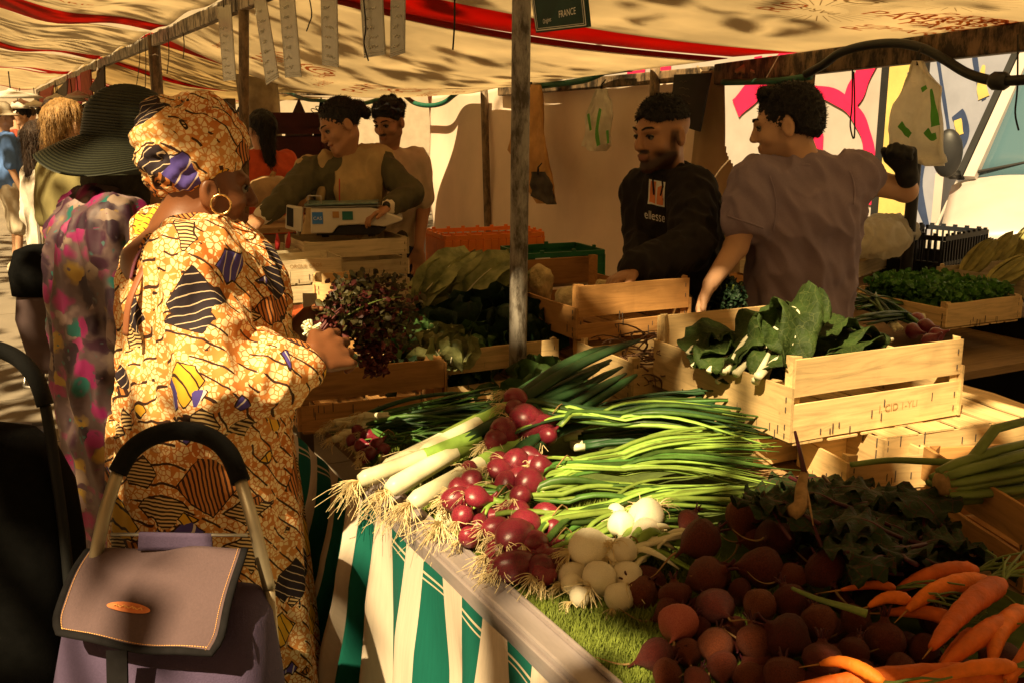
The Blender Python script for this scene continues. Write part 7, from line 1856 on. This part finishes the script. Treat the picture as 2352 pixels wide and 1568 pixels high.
# ---------------------------------------------------------------- weighing scale
def scale():
    o = PD(805, 545, 4.72); o.z = 1.112; a = img(1, .12); a.z = 0; a.normalize(); b = Vector((-a.y, a.x, 0))
    t = thing('weighing_scale', 'white market weighing scale with a blue sticker on the tall crate', 'scale', o)
    def W(x, y, z): return o + a * x + b * y + UP * z
    def ext(name, poly, y0, y1, mat, bev=.006):
        n = len(poly); m = MB().add([W(x, y0, z) for x, z in poly] + [W(x, y1, z) for x, z in poly], [tuple(range(n)), tuple(range(2 * n - 1, n - 1, -1))] + [(i + n, (i + 1) % n + n, (i + 1) % n, i) for i in range(n)])
        return bevel(obj(name, m, MT[mat], t), bev)
    ext('housing', [(-.185, .012), (-.085, .012), (-.055, .048), (.05, .052), (.16, .040), (.245, .066), (.25, .078), (.15, .118), (.10, .132), (-.18, .132)], 0, .24, 'white_plastic')
    ext('dark_base', [(-.16, .0), (.13, .0), (.17, .03), (.15, .036), (.05, .048), (-.055, .044), (-.085, .008), (-.16, .008)], .02, .22, 'dark_plastic', .003)
    ext('platter', [(-.21, .142), (.135, .148), (.135, .156), (-.21, .151)], .0, .26, 'plate_teal', .003)
    ext('platter_rim', [(-.215, .134), (.14, .139), (.14, .1415), (-.215, .1365)], -.006, .266, 'steel', .001)
    obj('wire_rail', MB().tube([W(-.19, .0, .15), W(-.19, .0, .19), W(-.13, .0, .188), W(-.13, 0, .15)], .0025, 6), MT['steel'], t, True)
    d = ext('display_head', [(-.30, .04), (-.225, .02), (-.215, .135), (-.29, .15)], -.02, .03, 'white_plastic'); ext('display_screen', [(-.292, .055), (-.262, .045), (-.258, .132), (-.287, .14)], -.024, -.019, 'dark_plastic', .001)
    obj('display_stem', MB().tube([W(-.245, .02, .0), W(-.245, .02, .04)], .008, 8), MT['steel'], t, True)
    s = obj('blue_sticker', MB().box(W(-.15, -.002, .085), (.05, .003, .055), Matrix((a, b, UP)).transposed()), MT['blue_sticker'], t)
    V, Fc = text_mesh('CAS', .022); obj('lettering', MB().add([W(-.15 + x, -.0045, .083 + y) for x, y, _ in V], Fc), MT['chalk'], s)
    obj('teal_sticker', MB().box(W(-.01, -.002, .095), (.05, .003, .04), Matrix((a, b, UP)).transposed()), MT['teal_sticker'], t); obj('grey_label', MB().box(W(-.065, -.002, .1), (.03, .003, .03), Matrix((a, b, UP)).transposed()), MT['kraft'], t)
    for x in (-.12, .1): obj('foot', MB().lathe([(.018, -.010), (.018, .0)], 12, W(x, .05, 0)), MT['dark_plastic'], t)
scale()
# ---------------------------------------------------------------- hanging price strips, sign, boards
def quad_board(name, label, cat, corners, x, mat, th=.003, group=None, parent=None):
    P = [PX(c[0], c[1], x) for c in corners]; n = (P[1] - P[0]).cross(P[3] - P[0]).normalized()
    if n.x > 0: n = -n
    m = MB().add([p for p in P] + [p - n * th for p in P], [(0, 1, 2, 3), (7, 6, 5, 4), (0, 4, 5, 1), (1, 5, 6, 2), (2, 6, 7, 3), (3, 7, 4, 0)])
    c = sum(P, Vector()) / 4; t = thing(name, label, cat, c, group); obj('panel', m, MT[mat], t)
    def S(u, v, off=.002): return lerp(lerp(P[0], P[1], u), lerp(P[3], P[2], u), v) + n * off
    return t, S
RN.seed(71)
strips = [([(499, 16), (530, 10), (542, 184), (513, 187)], 'leftmost clear price strip above the headwrap'), ([(577, -40), (604, -44), (640, 178), (611, 196)], 'second price strip from the left, tilted'), ([(637, -50), (672, -55), (692, 177), (655, 179)], 'third price strip from the left'),
          ([(735, -70), (772, -74), (777, 155), (740, 150)], 'fourth price strip from the left'), ([(822, -90), (874, -94), (885, 126), (836, 134)], 'fifth and widest price strip with large handwriting'), ([(899, -95), (931, -99), (929, 122), (896, 133)], 'rightmost narrow price strip beside the fifth')]
for cs, lb in strips:
    t, S = quad_board('price_strip', lb, 'price strip', cs, 1.37, 'laminate', .003, 'hanging price strips')
    m = MB()
    for v in (.955, .975): m.tube([S(.03, v), S(.97, v)], .0012, 4)
    for u in (.03, .97): m.tube([S(u, .02), S(u, .985)], .0007, 4)
    tag(obj('border_lines', m, MT['chalk_thin'], t), kind='stuff'); m = MB()
    for row in [.30, .40, .50, .60, .70, .80, .90]:
        u0 = ru(.1, .3); pts = []; L = ru(.3, .6); k = 12
        for i in range(k): pts.append(S(u0 + L * i / k, row + ru(-.02, .018), .0025))
        m.tube(pts, .0014, 4)
    tag(obj('handwriting', m, MT['chalk_thin'], t), kind='stuff')
    tp = S(.5, 0); obj('hook', MB().tube([tp - UP * .01, tp + UP * .03, tp + UP * .05 + V3(.02, 0, 0)], .003, 5), MT['cord_dark'], t)
t, S = quad_board('origin_sign', 'green slate sign reading Origine FRANCE hanging at the top beside the pole', 'sign', [(1214, -48), (1340, -58), (1352, 62), (1231, 76)], 1.38, 'slate_green', .008)
m = MB()
for o_, r_ in ((.035, .0016), (.07, .0009)):
    uo = o_ * .9; m.tube([S(uo, 0), S(uo, 1 - o_), S(1 - uo, 1 - o_), S(1 - uo, 0)], r_, 4)
obj('frame_line', m, MT['chalk'], t)
for txt, u, v, sz, sx in (('FRANCE', .66, .70, .30, .68), ('Origine:', .27, .80, .20, .62)):
    V, Fc = text_mesh(txt, 1., .15); obj('lettering', MB().add([S(u + x * sz * sx * .42, v - y * sz * .62 + x * -.012, .003) for x, y, _ in V], Fc), MT['chalk'], t)
obj('hook', MB().tube([S(.5, .0), S(.5, -.3)], .003, 5), MT['cord_dark'], t)
t, S = quad_board('blackboard', 'black chalkboard hanging behind the hooded man', 'board', [(1548, 172), (1632, 168), (1606, 303), (1538, 282)], XB - .16, 'slate_black', .012)
m = MB()
for i in range(6):
    pts = [S(.2 + .05 * k, .15 + .13 * i + ru(-.02, .02), .003) for k in range(ru(5, 11).__int__())]; m.tube(pts, .0018, 4)
tag(obj('faint_chalk', m, MT['cord'], t), kind='stuff')
# ---------------------------------------------------------------- bags and paper hung on the back beam
def hang_bag(name, label, cat, rows, x, mat, depth=.05, seed=0, amp=.012, accents=None, acc_mat='bag_green'):
    """rows: (py, x-left, x-right) in the picture; a closed crumpled sleeve at distance x"""
    R2 = random.Random(seed); V = []; n = 28; P0 = None
    rr = []
    for i in range(len(rows) - 1):
        for k in range(4):
            t_ = k / 4; rr.append(tuple(lerp(rows[i][q], rows[i + 1][q], t_) for q in range(3)))
    rr.append(rows[-1])
    for j, (py, xl, xr) in enumerate(rr):
        a = PX(xl, py, x); b = PX(xr, py, x); c = (a + b) / 2; h = (b - a) / 2; v = j / (len(rr) - 1)
        for k in range(n):
            q = 2 * math.pi * k / n; w = noise.noise((math.cos(q) * 2.2 + seed, math.sin(q) * 2.2, v * 5 + seed)) * amp * 2 + .5 * amp * math.sin(q * 6 + v * 4 + seed)
            V.append(c + h * math.cos(q) * (1 + .05 * math.sin(q * 5 + v * 6)) + Vector((math.sin(q) * depth * (.25 + .75 * v) + w, 0, 0)))
    m_ = len(rr); Fc = [(i * n + k, i * n + (k + 1) % n, (i + 1) * n + (k + 1) % n, (i + 1) * n + k) for i in range(m_ - 1) for k in range(n)]
    c = V[0]; t = thing(name, label, cat, c); obj('sheet', MB().add(V, Fc), MT[mat], t, True)
    if accents:
        for pts, w in accents: stroke('green_print', pts, w, MT[acc_mat], t, x - depth - .02, .004)
    tp = PX((rr[0][1] + rr[0][2]) / 2, rr[0][0], x); obj('knot', MB().tube([tp - UP * .02, tp + UP * .03, tp + V3(.03, 0, .06)], [.012, .006, .004], 6), MT['cord_dark'], t, True)
    return t
hang_bag('carrier_bag', 'white carrier bag with green print beside the gloved fist', 'bag', [(140, 2098, 2116), (165, 2092, 2128), (200, 2072, 2160), (240, 2052, 2163), (300, 2042, 2166), (345, 2048, 2170), (372, 2100, 2168), (382, 2140, 2155)], 3.62, 'plastic_bag', .05, 3, .014, [([(2068, 285), (2080, 300), (2092, 312)], .03), ([(2140, 205), (2146, 250), (2150, 290)], (.01, .05)), ([(2128, 300), (2140, 315), (2152, 312)], .03), ([(2118, 208), (2130, 200)], .02)])
hang_bag('carrier_bag', 'crumpled thin plastic bag with green print hanging on the curtain', 'bag', [(205, 1372, 1392), (230, 1362, 1402), (265, 1350, 1405), (300, 1345, 1402), (335, 1340, 1400), (348, 1366, 1388)], 3.68, 'plastic_bag', .035, 8, .014, [([(1352, 262), (1358, 300)], .03), ([(1380, 250), (1372, 300), (1376, 335)], (.03, .05)), ([(1396, 300), (1398, 330)], .03)])
hang_bag('paper_bundle', 'brown kraft paper hanging behind the centre pole', 'paper', [(195, 1200, 1240), (240, 1198, 1244), (310, 1172, 1250), (345, 1168, 1256), (390, 1200, 1262), (430, 1210, 1272), (468, 1236, 1278)], 3.6, 'kraft', .03, 5, .012)
hang_bag('black_pouch', 'dark cloth below the hanging kraft paper', 'cloth', [(395, 1222, 1250), (425, 1218, 1268), (450, 1222, 1272), (470, 1258, 1276)], 3.53, 'cloth_dark', .02, 6, .008)
# ---------------------------------------------------------------- cables, hose, strings
def cable(name, label, pts, x, r, mat, n=8):
    return tag(obj(name, MB().tube(smoothpath([PX(p[0], p[1], p[2] if len(p) > 2 else x) for p in pts], 8), r, 10), MT[mat], None, True), label, 'cable')
cb_ = thing('power_cable', 'thick black cable with a connector looping over the right back beam', 'cable', PX(2100, 105, 3.7))
obj('sleeve', MB().tube(smoothpath([PX(*p, 3.7) for p in ((1850, 172), (1890, 150), (1930, 122), (1990, 105), (2060, 100), (2120, 112), (2170, 138), (2220, 168), (2270, 184), (2320, 186), (2400, 180))], 8), .021, 12), MT['cable'], cb_, True)
obj('connector', MB().tube([PX(2276, 186, 3.7), PX(2284, 186.5, 3.7), PX(2306, 187, 3.7), PX(2314, 187, 3.7)], [.028, .038, .038, .028], 14), MT['dark_plastic'], cb_, True)
cable('green_hose', 'green hose sagging along the back beam above the curtain', [(640, 205), (700, 228), (740, 232), (820, 240), (880, 225), (915, 212), (950, 236), (985, 243), (1020, 236), (1060, 208), (1110, 204)], 3.72, .022, 'hose_green')
cable('green_hose', 'green hose running under the beam right of the centre pole', [(1225, 200), (1260, 196), (1340, 185), (1400, 162), (1450, 158)], 3.70, .022, 'hose_green')
cable('green_hose', 'straight green hose above the rounded curtain opening', [(1660, 190), (1740, 188), (1800, 185), (1862, 176)], 3.72, .018, 'hose_green')
RN.seed(72)
def string(label, pts, x, r=.0025, mat='cord'):
    return tag(obj('string', MB().tube(smoothpath([PX(*p, x) for p in pts], 4), r, 5), MT[mat], None, True), label, 'string', 'loose strings')
string('pair of dark cords dangling between the fourth and fifth strips', [(832, -30), (840, 60), (836, 100), (846, 140)], 1.36, .003, 'cord_dark')
string('dark cord dangling between the third and fourth strips', [(705, -30), (716, 30), (710, 55), (704, 72)], 1.37, .003, 'cord_dark')
string('thin cord hanging left of the centre pole', [(1044, -20), (1044, 50), (1040, 115)], 1.36, .003, 'cord_dark')
for (px, lb, l) in ((318, 'leftmost tied string under the front beam', 120), (332, 'second tied string under the front beam', 140), (346, 'string hanging beside the thick pole', 150), (385, 'long string right of the thick pole', 95), (420, 'short string near the printed canopy', 60)):
    string(lb, [(px, 75), (px + 3, 75 + l * .5), (px + ru(-5, 5), 75 + l)], 1.36, .004)
string('black cord loop hanging beside the pink graffiti', [(1958, 160), (1957, 240), (1953, 290), (1962, 318), (1963, 240), (1961, 165)], 3.72, .004, 'cord_dark')
string('thin black cord at the right picture edge', [(2338, 80), (2337, 200), (2332, 260), (2340, 300)], 3.72, .004, 'cord_dark')
string('small loop under the back beam above the carrier bag', [(2115, 125), (2108, 150), (2100, 165), (2104, 178), (2114, 172), (2116, 150)], 3.68, .005, 'cord_dark')
string('white thread hanging from the truck door handle', [(2152, 510), (2156, 545), (2158, 575)], 8.3, .010, 'chalk')
# ---------------------------------------------------------------- cloths and lamps down the row
def pennant(label, pts, x, mat):
    P = [PX(*p, x) for p in pts]; n = len(P); m = MB().add(P + [p + V3(.02, .01, 0) for p in P], [tuple(range(n)), tuple(range(2 * n - 1, n - 1, -1))] + [(i, i + n, (i + 1) % n + n, (i + 1) % n) for i in range(n)])
    return tag(obj('hanging_cloth', m, MT[mat], None), label, 'cloth', 'cloths hung along the front beam')
pennant('grey triangular cloth nearest the black hat', [(238, 150), (240, 225), (204, 206)], 1.33, 'cloth_dark')
pennant('pale red cloth next to the grey triangle', [(206, 160), (212, 228), (188, 236), (184, 168)], 1.34, 'cloth_red')
pennant('bright pink strip of cloth', [(186, 172), (186, 240), (172, 240), (174, 178)], 1.34, 'cloth_pink')
pennant('dull red cloth left of the pink strip', [(172, 178), (170, 236), (150, 240), (152, 182)], 1.34, 'cloth_red')
pennant('dark triangular cloth in the middle', [(156, 182), (152, 236), (118, 222)], 1.33, 'cloth_dark')
pennant('faded red cloth at the left', [(122, 196), (112, 240), (86, 256), (88, 214)], 1.34, 'cloth_red')
pennant('leftmost dark triangular cloth', [(90, 210), (88, 250), (70, 248)], 1.33, 'cloth_dark')
for i, (px, py, D, lb) in enumerate([(42, 245, 14, 'white lamp shade far left'), (48, 236, 16, 'second white lamp shade far left'), (81, 240, 14, 'white lamp shade under the leftmost cloth'), (130, 226, 13, 'white lamp shade under the dark cloth'), (134, 234, 14, 'lower white lamp shade under the dark cloth'), (166, 227, 12, 'white lamp shade under the pink cloth'), (180, 220, 12, 'white lamp shade beside the hat'), (25, 218, 10, 'largest pale lamp shade at the picture edge'), (40, 262, 17, 'small lamp shade near the crowd')]):
    p = PD(px, py, D); t = thing('lamp_shade', lb, 'lamp', p, 'lamps hung over the far stalls')
    obj('shade', MB().lathe([(.16 if i != 7 else .3, -.03), (.12 if i != 7 else .22, .01), (.04, .04), (.012, .06)], 20, p), MT['lamp_shade'], t, True); obj('cord', MB().tube([p + UP * .05, p + UP * .22], .006, 5), MT['cord_dark'], t)
# dark clutter behind the vest woman: stacked dark crates and two dark cloths
for i, (px, py, D, lb) in enumerate([(690, 420, 8.4, 'stack of dark red plastic trays behind the vest woman'), (745, 420, 8.6, 'second stack of dark trays behind the vest woman')]):
    p = PD(px, py, D); p.z = 0; t = thing('tray_stack', lb, 'trays', p); k = 0
    for j in range(9): obj('tray', MB().box((0, 0, .1 + .19 * j), (.5, .4, .17)).box((0, -.205, .1 + .19 * j), (.44, .01, .05)), MT['cloth_dark_red'], t, world=False)
    t.rotation_euler = (0, 0, -YAW)
pennant('dark red cloth hanging behind the vest woman', [(655, 300), (685, 228), (716, 300), (715, 330), (655, 330)], 3.9, 'cloth_dark_red')
pennant('black cloth hanging beside the dark red one', [(716, 330), (736, 225), (760, 300), (760, 330)], 3.92, 'black_cloth')
for i, (px, w, lb) in enumerate([(300, .9, 'dark stall back far behind the hat'), (470, 1.2, 'dark stall back behind the headwrap')]):
    p = PD(px, 300, 13 + i); t = thing('stall_back', lb, 'stall', (p.x, p.y, 0)); obj('board', MB().box((0, 0, .95), (.1, 3.5, 1.9)), MT['dark_wood'], t, world=False); obj('counter', MB().box((-.5, 0, .8), (.9, 3.4, .05)), MT['plank'], t, world=False)
